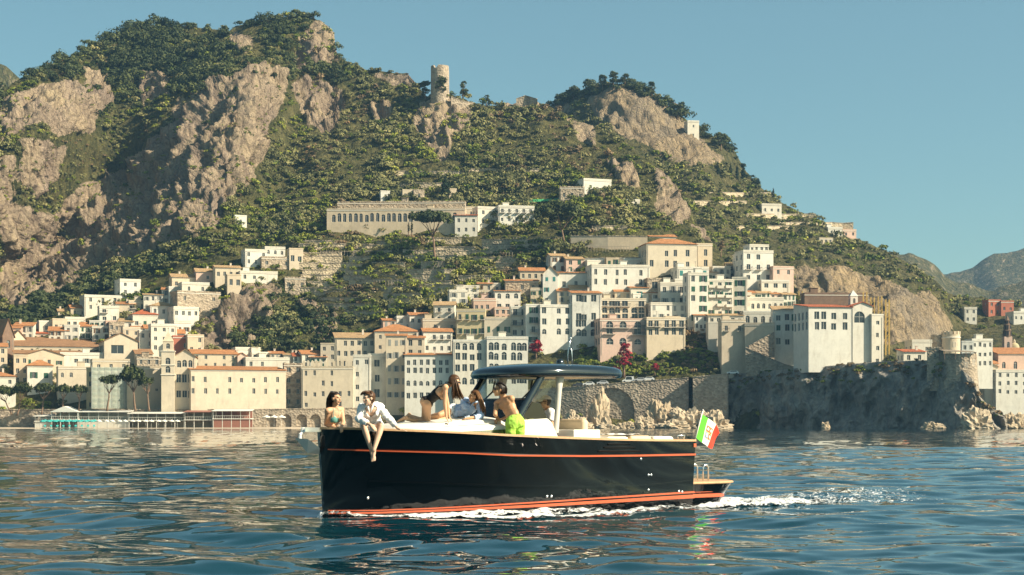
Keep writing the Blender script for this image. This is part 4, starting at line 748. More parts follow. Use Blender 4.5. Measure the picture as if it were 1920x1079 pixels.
def ruin_wall(label, pts): wall_run('ruined_wall', label, pts, WALLS['s'], cat='wall', thick=1.0)
gd = lambda x, y: ground(T_MAIN, x, y).y-0.5
ruin_wall('broken stone rampart right of the ruined tower', [(846,182,200,gd(846,200)),(868,190,204,gd(868,204)),(888,194,206,gd(888,206))])
ruin_wall('broken stone rampart on the rocky knoll', [(968,186,202,gd(968,202)),(985,180,200,gd(985,200)),(1006,186,204,gd(1006,204))])
round_tower('watch_tower', 'round stone watch tower at the tip of the cape', 1800, 664, 722, 31, 540, 's', 0.03, 0, 1.10, ((6, 0.55), (36, 0.62)))
h(1739,1768,654,704,'guard_house','square stone guard house joined to the cape watch tower','building',w='s',rows=2,cols=1,ww=0.9,wh=1.6,yaw=-14,D=541,dep=9,sink=5)
def terrace_roof():
    D = 538; t = thing('terrace_canopy', 'reed canopy on posts over the watch tower terrace', 'canopy', PX(1795, 672, D)); s = D/F; m = MB(); m.add([(-5.2,-4,2.0),(5.0,-4,1.6),(5.0,3,2.3),(-5.2,3,2.8),(-5.2,-4,2.12),(5.0,-4,1.72),(5.0,3,2.42),(-5.2,3,2.92)], [(3,2,1,0),(4,5,6,7),(0,1,5,4),(1,2,6,5),(2,3,7,6),(3,0,4,7)]); m.build('roof', M_THATCH, t)
    for x in (-5, -1.6, 1.7, 4.8):
        for y in (-3.8, 2.7): m = MB(); m.box(x-0.08, x+0.08, y-0.08, y+0.08, -0.5, 2.1-0.04*(x+5)+0.09*(y+3.8)); m.build('post', WALLS['d'], t)
M_THATCH = mat('reed canopy', (0.24, 0.19, 0.14), 0.95, 0.25, 2.0, 0.5); terrace_roof()
round_tower('round_keep', 'low round keep with crenellated top behind the cape watch tower', 1783, 628, 664, 17, 590, 'b', 0, 14, 1.02, ((8, 0.35),), True)
round_tower('drum_house', 'dark low drum shaped house beside the round keep', 1757, 628, 652, 12, 592, 's', 0, 0, 1.0)
def campanile():
    D = ground(T_BACK, 1888, 668).y-8; s = D/F; t = thing('tiled_campanile', 'slender brown campanile with stacked drums at the right edge', 'tower', PX(1888.5, 668, D)); w = 7.5*s; m = MB(); ops = [(w, 3.5, 1.2, 2.6, True), (w, 7.5, 1.2, 2.2, True)]; H = (668-632)*s
    for ux, n, o in (((1,0,0),(0,-1,0),(-w,-w,0)), ((0,1,0),(1,0,0),(w,-w,0)), ((-1,0,0),(0,1,0),(w,w,0)), ((0,-1,0),(-1,0,0),(-w,w,0))): facade(m, o, ux, n, 2*w, H, ops, -4)
    m.build('shaft', WALLS['p'], t); put_window(t, (0,-w,3.5), 0, 1.2, 2.6, True); z = H
    for i, (r, hh) in enumerate(((1.0, 2.6), (0.82, 2.2), (0.6, 1.8))):
        m = MB(); rr = w*r; m.lathe([(rr*1.15, z+0.01), (rr*1.15, z+0.35), (rr, z+0.36), (rr, z+hh), (rr*1.12, z+hh+0.01), (rr*0.7, z+hh+0.3)], 12); m.build('drum', WALLS['d'], t)
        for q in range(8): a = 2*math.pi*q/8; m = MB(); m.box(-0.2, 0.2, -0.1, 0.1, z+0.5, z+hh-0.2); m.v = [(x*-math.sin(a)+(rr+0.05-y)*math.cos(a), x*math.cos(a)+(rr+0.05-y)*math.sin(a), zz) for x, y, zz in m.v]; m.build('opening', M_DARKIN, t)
        z += hh+0.3
    m = MB(); m.lathe([(w*0.42, z), (w*0.3, z+0.8), (0.05, z+1.8)], 12); m.build('cap', WALLS['d'], t)
campanile()
def dome(px, pyb, rpx, D):
    s = D/F; t = thing('church_dome', 'pale tiled church dome beside the brown campanile', 'dome', PX(px, pyb, D)); r = rpx*s; m = MB(); m.lathe([(r*1.02, -3), (r*1.02, 0), (r*1.08, 0.05), (r*1.08, 0.4), (r, 0.42)], 24); m.build('drum', WALLS['c'], t); m = MB(); m.lathe([(r*math.cos(a), 0.42+r*1.05*math.sin(a)) for a in np.linspace(0, 1.5, 9)], 24); m.build('shell', WALLS['y'], t, smooth=True); m = MB(); m.lathe([(0.5, r*1.05), (0.5, r*1.05+1.2), (0.02, r*1.05+2)], 8); m.build('lantern', WALLS['c'], t)
dome(1902, 654, 9, ground(T_BACK, 1902, 662).y-12)
def small_bell():
    D = 588; s = D/F; t = thing('bell_turret', 'small white bell turret with pointed cap on the red roofed convent', 'tower', PX(1599.5, 577, D), math.radians(6)); w = 7*s; H = 21*s; m = MB(); ops = [(w, H*0.35, 0.9, H*0.45, True)]
    for ux, n, o in (((1,0,0),(0,-1,0),(-w,-w,0)), ((0,1,0),(1,0,0),(w,-w,0)), ((-1,0,0),(0,1,0),(w,w,0)), ((0,-1,0),(-1,0,0),(-w,w,0))): facade(m, o, ux, n, 2*w, H, ops, -4)
    m.build('shaft', WALLS['w'], t); put_window(t, (0,-w,H*0.35), 0, 0.9, H*0.45, True); m = MB(); b = w+0.15; m.add([(-b,-b,H),(b,-b,H),(b,b,H),(-b,b,H),(0,0,H+12*s)], [(3,2,1,0),(0,1,4),(1,2,4),(2,3,4),(3,0,4)]); m.build('cap', WALLS['w'], t)
small_bell()
# crane-like yellow scaffold posts behind the convent
M_YEL = mat('yellow scaffold paint', (0.50, 0.34, 0.10), 0.6, 0.15)
for i, (x, yt, yb_) in enumerate([(1501,546,585),(1622,548,600),(1636,558,640),(1650,556,640),(1664,562,650)]):
    D = 604 if x < 1600 else 590; s = D/F; t = thing('scaffold_mast', ['leftmost yellow scaffold mast by the brown building', 'yellow scaffold mast at the end of the brown building', 'inner yellow mast of the cliff scaffold', 'middle yellow mast of the cliff scaffold', 'outer yellow mast of the cliff scaffold'][i], 'scaffold', PX(x, yb_, D), 0, 'yellow scaffold masts'); H = (yb_-yt)*s
    for a, b in ((-0.6,-0.6),(0.6,-0.6),(0.6,0.6),(-0.6,0.6)): m = MB(); m.box(a-0.1, a+0.1, b-0.1, b+0.1, -3, H); m.build('post', M_YEL, t)
    for k in range(int(H/1.6)): m = MB(); m.bar((-0.6,-0.62,k*1.6), (0.6,-0.62,k*1.6+1.5), 0.12); m.build('brace', M_YEL, t)
# ------------------------------------------------------------------ retaining walls and pergolas on the lemon terraces
TW = [(560,700,458,466,'long retaining wall under the hillside arcade'),(1110,1190,425,431,'retaining wall above the long beige wall'),(740,880,322,327,'terrace wall high above the arcade on the left'),(880,1010,318,323,'terrace wall high above the arcade on the right'),(700,830,344,349,'second terrace wall above the arcade'),(1300,1400,378,383,'terrace wall on the right hand hill'),(1400,1530,402,406,'terrace wall below the farmhouse on the right hand hill'),(1330,1450,362,366,'upper terrace wall on the right hand hill'),(1380,1480,425,429,'low terrace wall on the right hand hill'),(1460,1600,418,422,'terrace wall under the skyline of the right hand hill')]
ORD = ['first', 'second', 'third', 'fourth', 'fifth', 'sixth', 'seventh', 'eighth', 'ninth', 'tenth', 'eleventh', 'twelfth', 'thirteenth', 'fourteenth', 'fifteenth', 'sixteenth', 'seventeenth', 'eighteenth']
TP = [(560,440),(700,448),(900,440),(1070,440),(1080,468),(960,500),(880,540),(720,598),(600,575),(560,540)]
RT = random.Random(5)
for i, y in enumerate(range(450, 594, 11)):
    xs_ = [x for x in range(540, 1100, 4) if inpoly(np.array([x]), np.array([y]), TP)[0]]
    if len(xs_) < 12: continue
    x = xs_[0]+RT.randint(0, 12); k = 0
    while x < xs_[-1]-30 and k < 4:
        w_ = RT.randint(55, 120); xe = min(x+w_, xs_[-1]); yy = y+RT.randint(-3, 3); TW.append((x, xe, yy, yy+RT.choice((6, 7, 8)), 'retaining wall %s from the left on the %s lemon terrace from the top' % (ORD[k], ORD[i]))); x = xe+RT.randint(8, 40); k += 1
M_TERR = stone_mat('terrace dry stone', (0.56, 0.45, 0.30))
for (xa, xb, yt, yb_, lb) in TW:
    T = T_BACK if xa >= 1300 else T_MAIN; n = max(3, int((xb-xa)/18)); pts = []
    for i in range(n+1): x = xa+(xb-xa)*i/n; w_ = 2.0*mnoise.noise(Vector((x*0.03, yt, 0))); pts.append((x, yt+w_, yb_+w_, ground(T, x, yb_+w_).y-0.8))
    wall_run('retaining_wall', lb, pts, M_TERR, thick=0.8, sink=2.0)
wall_run('garden_wall', 'long pale beige garden wall left of the grand palazzo', [(1070,443,463,gd(1070,463)-1),(1140,443,464,gd(1140,464)-1),(1214,444,466,gd(1214,466)-1)], WALLS['b'])
wall_run('garden_wall', 'low grey garden wall under the beige one', [(1050,486,500,gd(1050,500)-1),(1140,484,500,gd(1140,500)-1),(1212,484,500,gd(1212,500)-1)], WALLS['g'])
M_STAKE = mat('chestnut stakes', (0.40, 0.33, 0.25), 0.95, 0.25, 2)
for k, (xa, xb, y, hp, tilt, lb) in enumerate([(925,1055,470,11,0.5,'row of slanting pale pergola stakes on the upper terrace'),(880,960,482,9,0.1,'row of upright pergola stakes on the middle terrace'),(795,870,500,9,0.6,'row of slanting stakes right of the pine trunk'),(700,790,535,9,0.1,'row of stakes on the lower left terraces'),(785,850,540,9,0.05,'short row of white stakes in the dark terrace'),(1075,1180,470,9,0.05,'row of stakes in front of the beige garden wall'),(600,690,478,8,0.2,'row of stakes left of the retaining walls'),(960,1050,452,8,0.5,'row of stakes under the broad umbrella pine')]):
    D0 = ground(T_MAIN, (xa+xb)/2, y).y-1; t = thing('pergola', lb, 'pergola', PX((xa+xb)/2, y, D0)); org = t.location.copy(); n = int((xb-xa)/5.5); s = D0/F; me = None
    for i in range(n+1):
        x = xa+(xb-xa)*i/n; g0 = ground(T_MAIN, x, y); g0.y -= 1; g0 = PX(x, y, g0.y); hh = hp*s
        if me is None: m = MB(); m.bar((0,0,-1), (hh*tilt,0,hh), 0.16); me = m.mesh('stake', M_STAKE)
        link('stake', me, t, g0-org)
    m = MB(); a, b = PX(xa, y-hp*0.8, ground(T_MAIN, xa, y).y-1)-org, PX(xb, y-hp*0.8, ground(T_MAIN, xb, y).y-1)-org; m.bar(a, b, 0.14); m.build('rail', M_STAKE, t)
def awning():
    D = ground(T_MAIN, 1000, 388).y+3; t = thing('green_awning', 'long bright green garden awning above the white balcony house', 'awning', PX(1000, 388, D), math.radians(-6)); s = D/F; W = 94*s/2; g = mat('green awning cloth', (0.06, 0.30, 0.12), 0.8, 0.15, 1); n = 12
    for i in range(n): m = MB(); x0, x1 = -W+2*W*i/n, -W+2*W*(i+0.94)/n; z = 10*s+3.0*s*i/n; m.grid([[(x0, -3, z-0.9), (x1, -3, z-0.9)], [(x0, 0, z+0.5), (x1, 0, z+0.5)], [(x0, 3, z), (x1, 3, z)]]); m.build('panel', g, t)
    for i in range(0, n+1, 2): m = MB(); x = -W+2*W*i/n; m.box(x-0.1, x+0.1, -3.1, -2.9, -3, 10*s+3*s*i/n-0.9); m.build('post', M_STAKE, t)
awning()
# ------------------------------------------------------------------ beach: parasols, pavilions, restaurants, cars
M_TEAL = mat('teal parasol cloth', (0.05, 0.36, 0.33), 0.8, 0.1, 2); M_WCLOTH = mat('white parasol cloth', (0.74, 0.70, 0.62), 0.8, 0.08, 2); M_POLE = mat('parasol pole', (0.6, 0.58, 0.52), 0.5, 0)
def parasol_mesh(material):
    m = MB(); n = 8; r = 1.0; m.add([(0,0,2.5)]+[(r*math.cos(2*math.pi*i/n), r*math.sin(2*math.pi*i/n), 2.1) for i in range(n)]+[(r*math.cos(2*math.pi*i/n), r*math.sin(2*math.pi*i/n), 1.9) for i in range(n)]+[(0,0,2.6)], [(0,1+i,1+(i+1)%n) for i in range(n)]+[(1+i,9+i,9+(i+1)%n,1+(i+1)%n) for i in range(n)]+[(17,1+(i+1)%n,1+i) for i in range(n)]); p = MB(); p.tube([(0,0,-0.4),(0,0,2.7)], 0.05, 6); return m.mesh('canopy', material), p.mesh('pole', M_POLE)
PT, PW_ = parasol_mesh(M_TEAL), parasol_mesh(M_WCLOTH)
def lounger_mesh(c): m = MB(); m.box(-0.35,0.35,-1.0,0.4,0.25,0.35); m.add([(-0.35,0.4,0.35),(0.35,0.4,0.35),(0.35,0.95,0.85),(-0.35,0.95,0.85),(-0.35,0.4,0.25),(0.35,0.4,0.25),(0.35,1.0,0.77),(-0.35,1.0,0.77)], [(0,1,2,3),(7,6,5,4),(0,3,7,4),(1,5,6,2),(2,6,7,3)]); m.box(-0.3,-0.22,-0.9,-0.8,-0.2,0.246); m.box(0.22,0.3,-0.9,-0.8,-0.2,0.246); m.box(-0.3,-0.22,0.2,0.3,-0.2,0.246); m.box(0.22,0.3,0.2,0.3,-0.2,0.246); return m.mesh('sun_lounger', c)
LG = lounger_mesh(M_TEAL)
beach_z = lambda D: 0.15+(D-566)*0.035
for r, (Dr, yl) in enumerate(((571.5, 'front'), (576.5, 'back'))):
    for i in range(9):
        x = 80+11.5*i+5*r; t = thing('beach_parasol', '%s teal beach parasol from the left in the %s row' % (ORD[i], yl), 'parasol', (PX(x, 800, Dr).x, Dr, beach_z(Dr)), 0.3*i, 'teal parasols, %s row' % yl); link('canopy', PT[0], t); link('pole', PT[1], t)
        if r == 0: l = link('sun_lounger', LG, None, (PX(x+6, 800, Dr).x, Dr-1.2, beach_z(Dr)+0.1)); l.rotation_euler = (0,0,0.2); tag(l, '%s teal sun lounger from the left before the parasols' % ORD[i], 'sun lounger', 'teal sun loungers')
for i in range(13):
    x = 186+12.2*i; t = thing('beach_parasol', '%s white beach parasol from the left before the long veranda' % ORD[i], 'parasol', (PX(x, 800, 573).x, 573+1.5*(i % 2), beach_z(573)), 0.4*i, 'white parasols'); link('canopy', PW_[0], t); link('pole', PW_[1], t)
M_WOODR = mat('red brown boards', (0.30, 0.13, 0.09), 0.8, 0.2, 2); M_WPAINT = mat('white painted timber', (0.70, 0.66, 0.58), 0.7, 0.06, 2)
def pavilion(label, x0, x1, yt, ym, yb_, D, roofm, frontm=None, gable=False, n=None, cat='pavilion'):
    """open two level timber pavilion on posts"""
    s = D/F; W = (x1-x0)*s; H = (yb_-yt)*s; zm = (yb_-ym)*s; t = thing('beach_pavilion', label, cat, PX((x0+x1)/2, yb_, D)); n = n or max(3, int(W/3)); dp = 6.5
    for i in range(n+1):
        for y in (0, dp): m = MB(); x = -W/2+W*i/n; m.box(x-0.10, x+0.10, y-0.1, y+0.1, -1.5, H-0.02); m.build('post', M_WPAINT, t)
    m = MB(); m.box(-W/2-0.3, W/2+0.3, -0.35, dp+0.3, zm-0.25, zm); m.build('floor_deck', M_WPAINT, t)
    m = MB(); m.box(-W/2, W/2, -0.32, -0.24, zm+0.85, zm+0.95); 
    for i in range(n*4+1): x = -W/2+W*i/(n*4); m.box(x-0.03, x+0.03, -0.30, -0.26, zm+0.004, zm+0.846)
    m.build('railing', M_WPAINT, t)
    m = MB()
    if gable: m.add([(-W/2-0.5,-0.8,H),(W/2+0.5,-0.8,H),(W/2+0.5,dp+0.6,H),(-W/2-0.5,dp+0.6,H),(0,-0.8,H+2.0),(0,dp+0.6,H+2.0)], [(0,1,4),(2,3,5),(1,2,5,4),(3,0,4,5),(3,2,1,0)])
    else: m.add([(-W/2-0.5,-0.9,H-0.25),(W/2+0.5,-0.9,H-0.25),(W/2+0.5,dp+0.6,H+0.3),(-W/2-0.5,dp+0.6,H+0.3),(-W/2-0.5,-0.9,H-0.1),(W/2+0.5,-0.9,H-0.1),(W/2+0.5,dp+0.6,H+0.45),(-W/2-0.5,dp+0.6,H+0.45)], [(3,2,1,0),(4,5,6,7),(0,1,5,4),(1,2,6,5),(2,3,7,6),(3,0,4,7)])
    m.build('roof', roofm, t); m = MB(); m.box(-W/2, W/2, dp-0.2, dp-0.1, -1, H-0.1); m.build('back_wall', frontm or WALLS['b'], t)
    if frontm:
        for i in range(n): m = MB(); x0_, x1_ = -W/2+W*i/n+0.12, -W/2+W*(i+1)/n-0.12; m.box(x0_, x1_, -0.05, 0.03, -1, zm-0.3); m.build('front_panel', frontm, t)
pavilion('white gabled beach pavilion behind the teal parasols', 97, 146, 773, 786, 800, 579, M_WCLOTH, gable=True); pavilion('glazed white veranda restaurant on the beach', 148, 240, 772, 787, 800, 580, M_WPAINT, WALLS['w']); pavilion('long white bathing deck on stilts in the middle of the beach', 242, 345, 775, 788, 801, 579, M_WPAINT); pavilion('brown two level timber restaurant on the beach', 347, 398, 772, 787, 801, 578, M_WOODR); pavilion('white upper deck restaurant with red board front', 400, 468, 770, 785, 802, 577, M_WCLOTH, M_WOODR)
pavilion('row of white bathing cabins at the left end of the beach', 66, 96, 780, 790, 800, 580, M_WPAINT, WALLS['w'])
for i, x in enumerate((500, 514, 528)): t = thing('beach_parasol', '%s large cream parasol from the left before the boathouse arches' % ORD[i], 'parasol', (PX(x, 797, 583).x, 583, 1.2), 0.2*i, 'cream parasols at the boathouses'); a_ = link('canopy', PW_[0], t); link('pole', PW_[1], t); t.scale = (1.5, 1.5, 1.3)
def car(label, px, py, D, c, rz, van=False):
    t = thing('parked_car', label, 'car', PX(px, py, D), rz, 'vehicles on the coast road'); m = MB(); Ht = 2.2 if van else 1.45
    prof = [(-2.1,0.35),(-2.1,0.8),(-1.9,0.95),(-1.2,1.0 if not van else 1.1),(-0.7,Ht),(1.3,Ht),(1.9,1.0 if not van else Ht),(2.05,0.9),(2.1,0.35)]; n = len(prof)
    m.add([(x, -0.85, z) for x, z in prof]+[(x, 0.85, z) for x, z in prof], [tuple(range(n))[::-1], tuple(range(n, 2*n))]+[(i, (i+1)%n, n+(i+1)%n, n+i) for i in range(n)]); m.build('body', c, t)
    m = MB()
    for y in (-0.862, 0.862): m.quad((-1.0, y, 1.0), (1.4, y, 1.0), (1.15, y, Ht-0.12), (-0.65, y, Ht-0.12))
    m.build('side_windows', M_PANE, t)
    for x in (-1.35, 1.3):
        for y in (-0.8, 0.8): w_ = MB(); w_.tube([(x, y-0.1, 0.33), (x, y+0.1, 0.33)], 0.33, 12); w_.build('wheel', M_TYRE, t)
M_TYRE = mat('tyre rubber', (0.02, 0.02, 0.02), 0.8, 0); CP = {'w': mat('white car paint', (0.72, 0.72, 0.70), 0.3, 0, spec=0.5), 'k': mat('dark car paint', (0.05, 0.05, 0.06), 0.3, 0, spec=0.5), 's': mat('silver car paint', (0.5, 0.5, 0.5), 0.3, 0, spec=0.5)}
rz_ = lambda x: np.interp(x, [690,790,900,1045,1098,1200,1291,1364], [757.2,748.2,739.2,728.6,724.6,716.2,709.2,702.2])
for (x, c, D, van, lb) in ((1374,'w',601,False,'white car parked by the road above the dark cliff'),(1216,'w',602,False,'white car on the coast road below the creeper slope'),(1200,'s',602,False,'silver car behind the white car on the coast road'),(1178,'w',603,True,'white van on the coast road right of the hardtop'),(1130,'s',604,False,'silver car on the viaduct'),(1104,'w',606,False,'white car left of the silver car on the viaduct'),(1085,'k',607,False,'dark car on the road seen under the hardtop')):
    car(lb, x, rz_(min(x, 1364))-(0.2 if x < 1364 else -0.6), D, CP[c], math.radians(-4), van)

wall_run('stair_ramp', 'long stone stair ramp climbing under the white hotel wing', [(1398,652,672,601),(1432,668,690,600),(1470,684,700,598),(1500,692,704,596)], M_QUAY, thick=2.5)
wall_run('stair_ramp', 'upper flight of the stone stair beside the beige retaining block', [(1404,650,676,604),(1430,636,676,604),(1452,624,676,604)], M_QUAY, thick=2.0)
# ------------------------------------------------------------------ sea with real waves
wr = np.random.default_rng(21)
_wl = np.exp(wr.uniform(math.log(0.40), math.log(9), 110)); _wd = wr.normal(0, 0.75, 110)+math.radians(262); _wp = wr.uniform(0, 6.283, 110)
_wk = 2*math.pi/_wl; _wa = 0.0023*_wl**0.97*np.exp(-(_wl/11)**2)*wr.uniform(0.5, 1.4, 110)
def wave(x, y):
    x = np.asarray(x, float); y = np.asarray(y, float); z = np.zeros(np.broadcast(x, y).shape)
    d = np.sqrt(x*x+y*y)
    for l, k, a, th, ph in zip(_wl, _wk, _wa, _wd, _wp):
        att = np.clip((l*110-d)/(l*55), 0, 1)         # short waves are carried by the surface relief of the material farther out
        s = np.sin(k*(x*math.cos(th)+y*math.sin(th))+ph); z = z+att*a*(s+0.25*np.cos(2*(k*(x*math.cos(th)+y*math.sin(th))+ph)))
    return z
def water():
    r = np.concatenate([np.geomspace(9, 16, 36)[:-1], np.geomspace(16, 120, 460)[:-1], np.geomspace(120, 760, 110)]); th = np.linspace(-0.62, 0.62, 420)
    th = np.sign(th)*np.abs(th/0.62)**1.25*0.62
    Rr, T = np.meshgrid(r, th, indexing='ij'); X = Rr*np.sin(T); Y = Rr*np.cos(T); Z = wave(X, Y)
    V = np.stack([X, Y, Z], -1).reshape(-1, 3)
    t = NT('sea water'); o = t.coord()
    cd = t.node('ShaderNodeCameraData') if False else None
    n1 = t.noise(t.mapping(o, (1, 0.8, 1)), 1.1, 4, 0.55); n2 = t.noise(t.mapping(o, (0.6, 0.5, 1)), 0.33, 3, 0.5); n3 = t.noise(o, 5.0, 3, 0.6)
    sp = t.node('ShaderNodeSeparateXYZ'); t.l.new(o, sp.inputs[0]); far = t.node('ShaderNodeMapRange'); t.l.new(sp.outputs['Y'], far.inputs[0]); far.inputs[1].default_value = 35; far.inputs[2].default_value = 260; far.inputs[3].default_value = 0.12; far.inputs[4].default_value = 3.0
    h = t.math('ADD', t.math('ADD', t.math('MULTIPLY', n1, 0.16), t.math('MULTIPLY', n2, 0.34)), t.math('MULTIPLY', n3, 0.006)); t.bump(t.math('MULTIPLY', h, far.outputs[0]), 0.12, 1.0)
    t.color((0.002, 0.030, 0.044)); t.set(Roughness=0.008, IOR=1.333); t.b.inputs['Specular IOR Level'].default_value = 0.5
    me = np_mesh('sea', V, grid_faces(*X.shape), t.mat); tag(link('sea', me), kind='structure')
    m = MB()   # open water beyond the modelled sector
    m.quad((-6000,-400,-0.9),(6000,-400,-0.9),(6000,7000,-0.9),(-6000,7000,-0.9)); tag(m.build('open_sea', t.mat), kind='structure')
water()
# ------------------------------------------------------------------ motor boat; local x = aft from the stem, y = starboard, z = up from the waterline
YAW = math.radians(36); BZ = 29.6; BX = (597-CX)/F*BZ; cY, sY = math.cos(YAW), math.sin(YAW)
def bl(px, py, v):
    """boat coordinates of the point seen at a photo pixel that lies v metres to port of the centreline"""
    k = (px-CX)/F; u = (k*(BZ-v*cY)-BX-v*sY)/(cY-k*sY); d = BZ+u*sY-v*cY
    return Vector((u, -v, CAMH-(py-HY)/F*d))
BOATM = Matrix.Translation((BX, BZ, 0)) @ Matrix.Rotation(YAW, 4, 'Z')
def bw(px, py, v): return BOATM @ bl(px, py, v)
LB = bl(1304, 826, 1.38).x
def sm(a, b, t): t = min(1, max(0, (t-a)/(b-a))); return t*t*(3-2*t)
def vs(u): t = min(1, max(0, u/3.5)); return 0.035+1.47*(1-(1-t)**2.1)**0.74-0.12*sm(4.5, LB, u)
def vw(u): t = min(1, max(0, u/4.6)); return 0.03+1.33*(1-(1-t)**1.8)-0.06*sm(5, LB, u)
def trace(pts, vf):
    """photo line on the port side -> arrays u, w, given half breadth as a function of (u, w)"""
    out = []
    for px, py in pts:
        v = 0.8
        for _ in range(60): p = bl(px, py, v); v = 0.6*v+0.4*vf(max(0, p.x), p.z)
        out.append((p.x, p.z))
    return np.array(out)
SH = trace([(597,804),(650,804.5),(720,806.5),(790,809),(860,812),(950,817),(1050,821.5),(1150,825),(1230,826.5),(1304,827)], lambda u, w: vs(u))
def ws(u): return float(np.interp(u, SH[:, 0], SH[:, 1]))
def hb(u, w):
    s = ws(u); a, b = vw(u), vs(u)
    if w >= 0: q = min(1, w/s); return a+(b-a)*(0.35*q+0.65*q**1.7)
    q = min(1, -w/0.5); return a*math.sqrt(max(0, 1-q*q))*(1-0.25*q)+0.01
def stem(u, w): return u+0.10*(1-max(0, min(1, w/1.5)))*math.exp(-u/0.6)
boat = thing('motor_boat', 'black hulled motor boat with dark hardtop and orange stripe crossing the bay', 'boat', (BX, BZ, 0), YAW)
M_HULL = mat('black hull gelcoat', (0.0016, 0.0022, 0.0035), 0.04, 0, spec=0.5, coat=0.3)
M_ORANGE = mat('orange stripe paint', (0.52, 0.105, 0.045), 0.3, 0.06, 3, spec=0.5); M_TEAK = mat('teak planking', (0.50, 0.31, 0.17), 0.55, 0.15, 4, 0.2)
M_GEL = mat('white gelcoat', (0.80, 0.76, 0.68), 0.22, 0.02, 1, spec=0.5); M_PAD = mat('off white cushion vinyl', (0.74, 0.68, 0.58), 0.65, 0.05, 3); M_BEIGE = mat('beige seat vinyl', (0.60, 0.47, 0.31), 0.6, 0.08, 4)
M_STEEL = mat('polished steel', (0.8, 0.8, 0.8), 0.28, 0, metal=1.0); M_DARKFR = mat('dark blue superstructure paint', (0.010, 0.018, 0.026), 0.10, 0, spec=0.5, coat=0.5)
M_BLACK = mat('black rubber', (0.01, 0.01, 0.011), 0.6, 0); M_SMOKE = mat('black tinted glass', (0.006, 0.009, 0.011), 0.05, 0, spec=0.5); M_POST = mat('grey hardtop post paint', (0.55, 0.52, 0.46), 0.35, 0.03)
M_NAVY = mat('navy canvas', (0.03, 0.05, 0.11), 0.8, 0.1, 4); M_SILVERW = mat('mirrored cabin window', (0.32, 0.31, 0.29), 0.12, 0.1, 2, metal=0.85); M_ANTIF = mat('dark antifouling', (0.05, 0.028, 0.022), 0.6, 0.15, 2)
def glass_mat():
    t = NT('clear windshield glass'); g = t.node('ShaderNodeBsdfGlossy'); g.inputs['Roughness'].default_value = 0.02; tr = t.node('ShaderNodeBsdfTransparent'); tr.inputs[0].default_value = (0.80, 0.85, 0.84, 1)
    lw = t.node('ShaderNodeLayerWeight'); f = t.math('ADD', t.math('MULTIPLY', t.math('POWER', lw.outputs['Facing'], 4.0), 0.7), 0.05); mx = t.node('ShaderNodeMixShader'); t.l.new(f, mx.inputs[0]); t.l.new(tr.outputs[0], mx.inputs[1]); t.l.new(g.outputs[0], mx.inputs[2]); t.l.new(mx.outputs[0], t.out.inputs[0]); return t.mat
M_GLASS = glass_mat()
US = [LB*(0.5-0.5*math.cos(math.pi*(i/44)**0.9)) if False else LB*(i/60)**1.6 for i in range(61)]
def hull():
    m = MB(); lev = [1, 0.9, 0.78, 0.64, 0.5, 0.38, 0.26, 0.14, 0.04, -0.1, -0.25, -0.4, -0.5]
    for sgn in (1, -1):
        rows = []
        for u in US:
            s = ws(u); rows.append([(stem(u, q*s if q > 0 else q), -sgn*hb(u, q*s if q > 0 else q), q*s if q > 0 else q) for q in lev])
        if sgn > 0: rows = [r[::-1] for r in rows]
        m.grid(rows)
        if sgn > 0: pr = rows
        else: sr = rows
    n = len(lev)
    m.grid([pr[0][::-1], sr[0]]); m.grid([sr[-1], pr[-1][::-1]])
    o = m.build('hull', [M_HULL, M_ANTIF], boat, smooth=True)
    return o
hull()
def side_strip(name, line, th0, th1, material, proud=0.012, both=True, u1=None):
    """band lying on the topside along a photo line; th = height in metres at the first and last point"""
    tr = trace(line, hb); us = np.linspace(tr[0, 0], tr[-1, 0], 60); m = MB()
    for sgn in ((1, -1) if both else (1,)):
        rows = []
        for i, u in enumerate(us):
            w = float(np.interp(u, tr[:, 0], tr[:, 1])); th = th0+(th1-th0)*i/59; r = []
            for dw, pr in ((th/2, -0.01), (th/2, proud), (-th/2, proud), (-th/2, -0.01)): r.append((stem(u, w), -sgn*(hb(u, w+dw)+pr), w+dw))
            rows.append(r if sgn < 0 else r[::-1])
        m.grid(rows)
    return m.build(name, material, boat, smooth=False)
side_strip('rub_rail', [(611,843),(700,845.5),(870,850),(960,854.5),(1100,855.5),(1200,854.5),(1303,852.5)], 0.022, 0.036, M_ORANGE, 0.03)
side_strip('boot_stripe', [(607,958),(700,957.5),(800,954),(960,945),(1100,936),(1200,929.5),(1302,923)], 0.018, 0.035, M_ORANGE, 0.006)
side_strip('boot_stripe', [(607,963),(700,962),(800,958.5),(960,951),(1100,943),(1200,937),(1302,931)], 0.025, 0.070, M_ORANGE, 0.007)
side_strip('spray_rail', [(690,904),(820,908),(960,912),(1100,914),(1210,911),(1295,902)], 0.022, 0.03, M_HULL, 0.03)
def ring(vf, wf, us, inner, dz): return None
def gunwale():
    m = MB()
    for sgn in (1, -1):
        rows = []
        for u in US:
            s = ws(u); b = vs(u); c = max(0.0, b-0.13)
            r = [(u-0.02*math.exp(-u/0.2), -sgn*(b+0.022), s-0.012), (u-0.02*math.exp(-u/0.2), -sgn*(b+0.022), s+0.028), (u, -sgn*c, s+0.028), (u, -sgn*c, s-0.012)]
            rows.append(r if sgn < 0 else r[::-1])
        m.grid(rows)
    m.box(LB-0.13, LB+0.02, -1.24, 1.24, ws(LB)-0.012, ws(LB)+0.027); m.build('gunwale_cap', M_TEAK, boat)
gunwale()
FLOOR = 0.62
def wd(u): return ws(u)-0.25 if u < 2.0 else (ws(u)-0.25)*(1-sm(2.0, 3.4, u))+FLOOR*sm(2.0, 3.4, u)
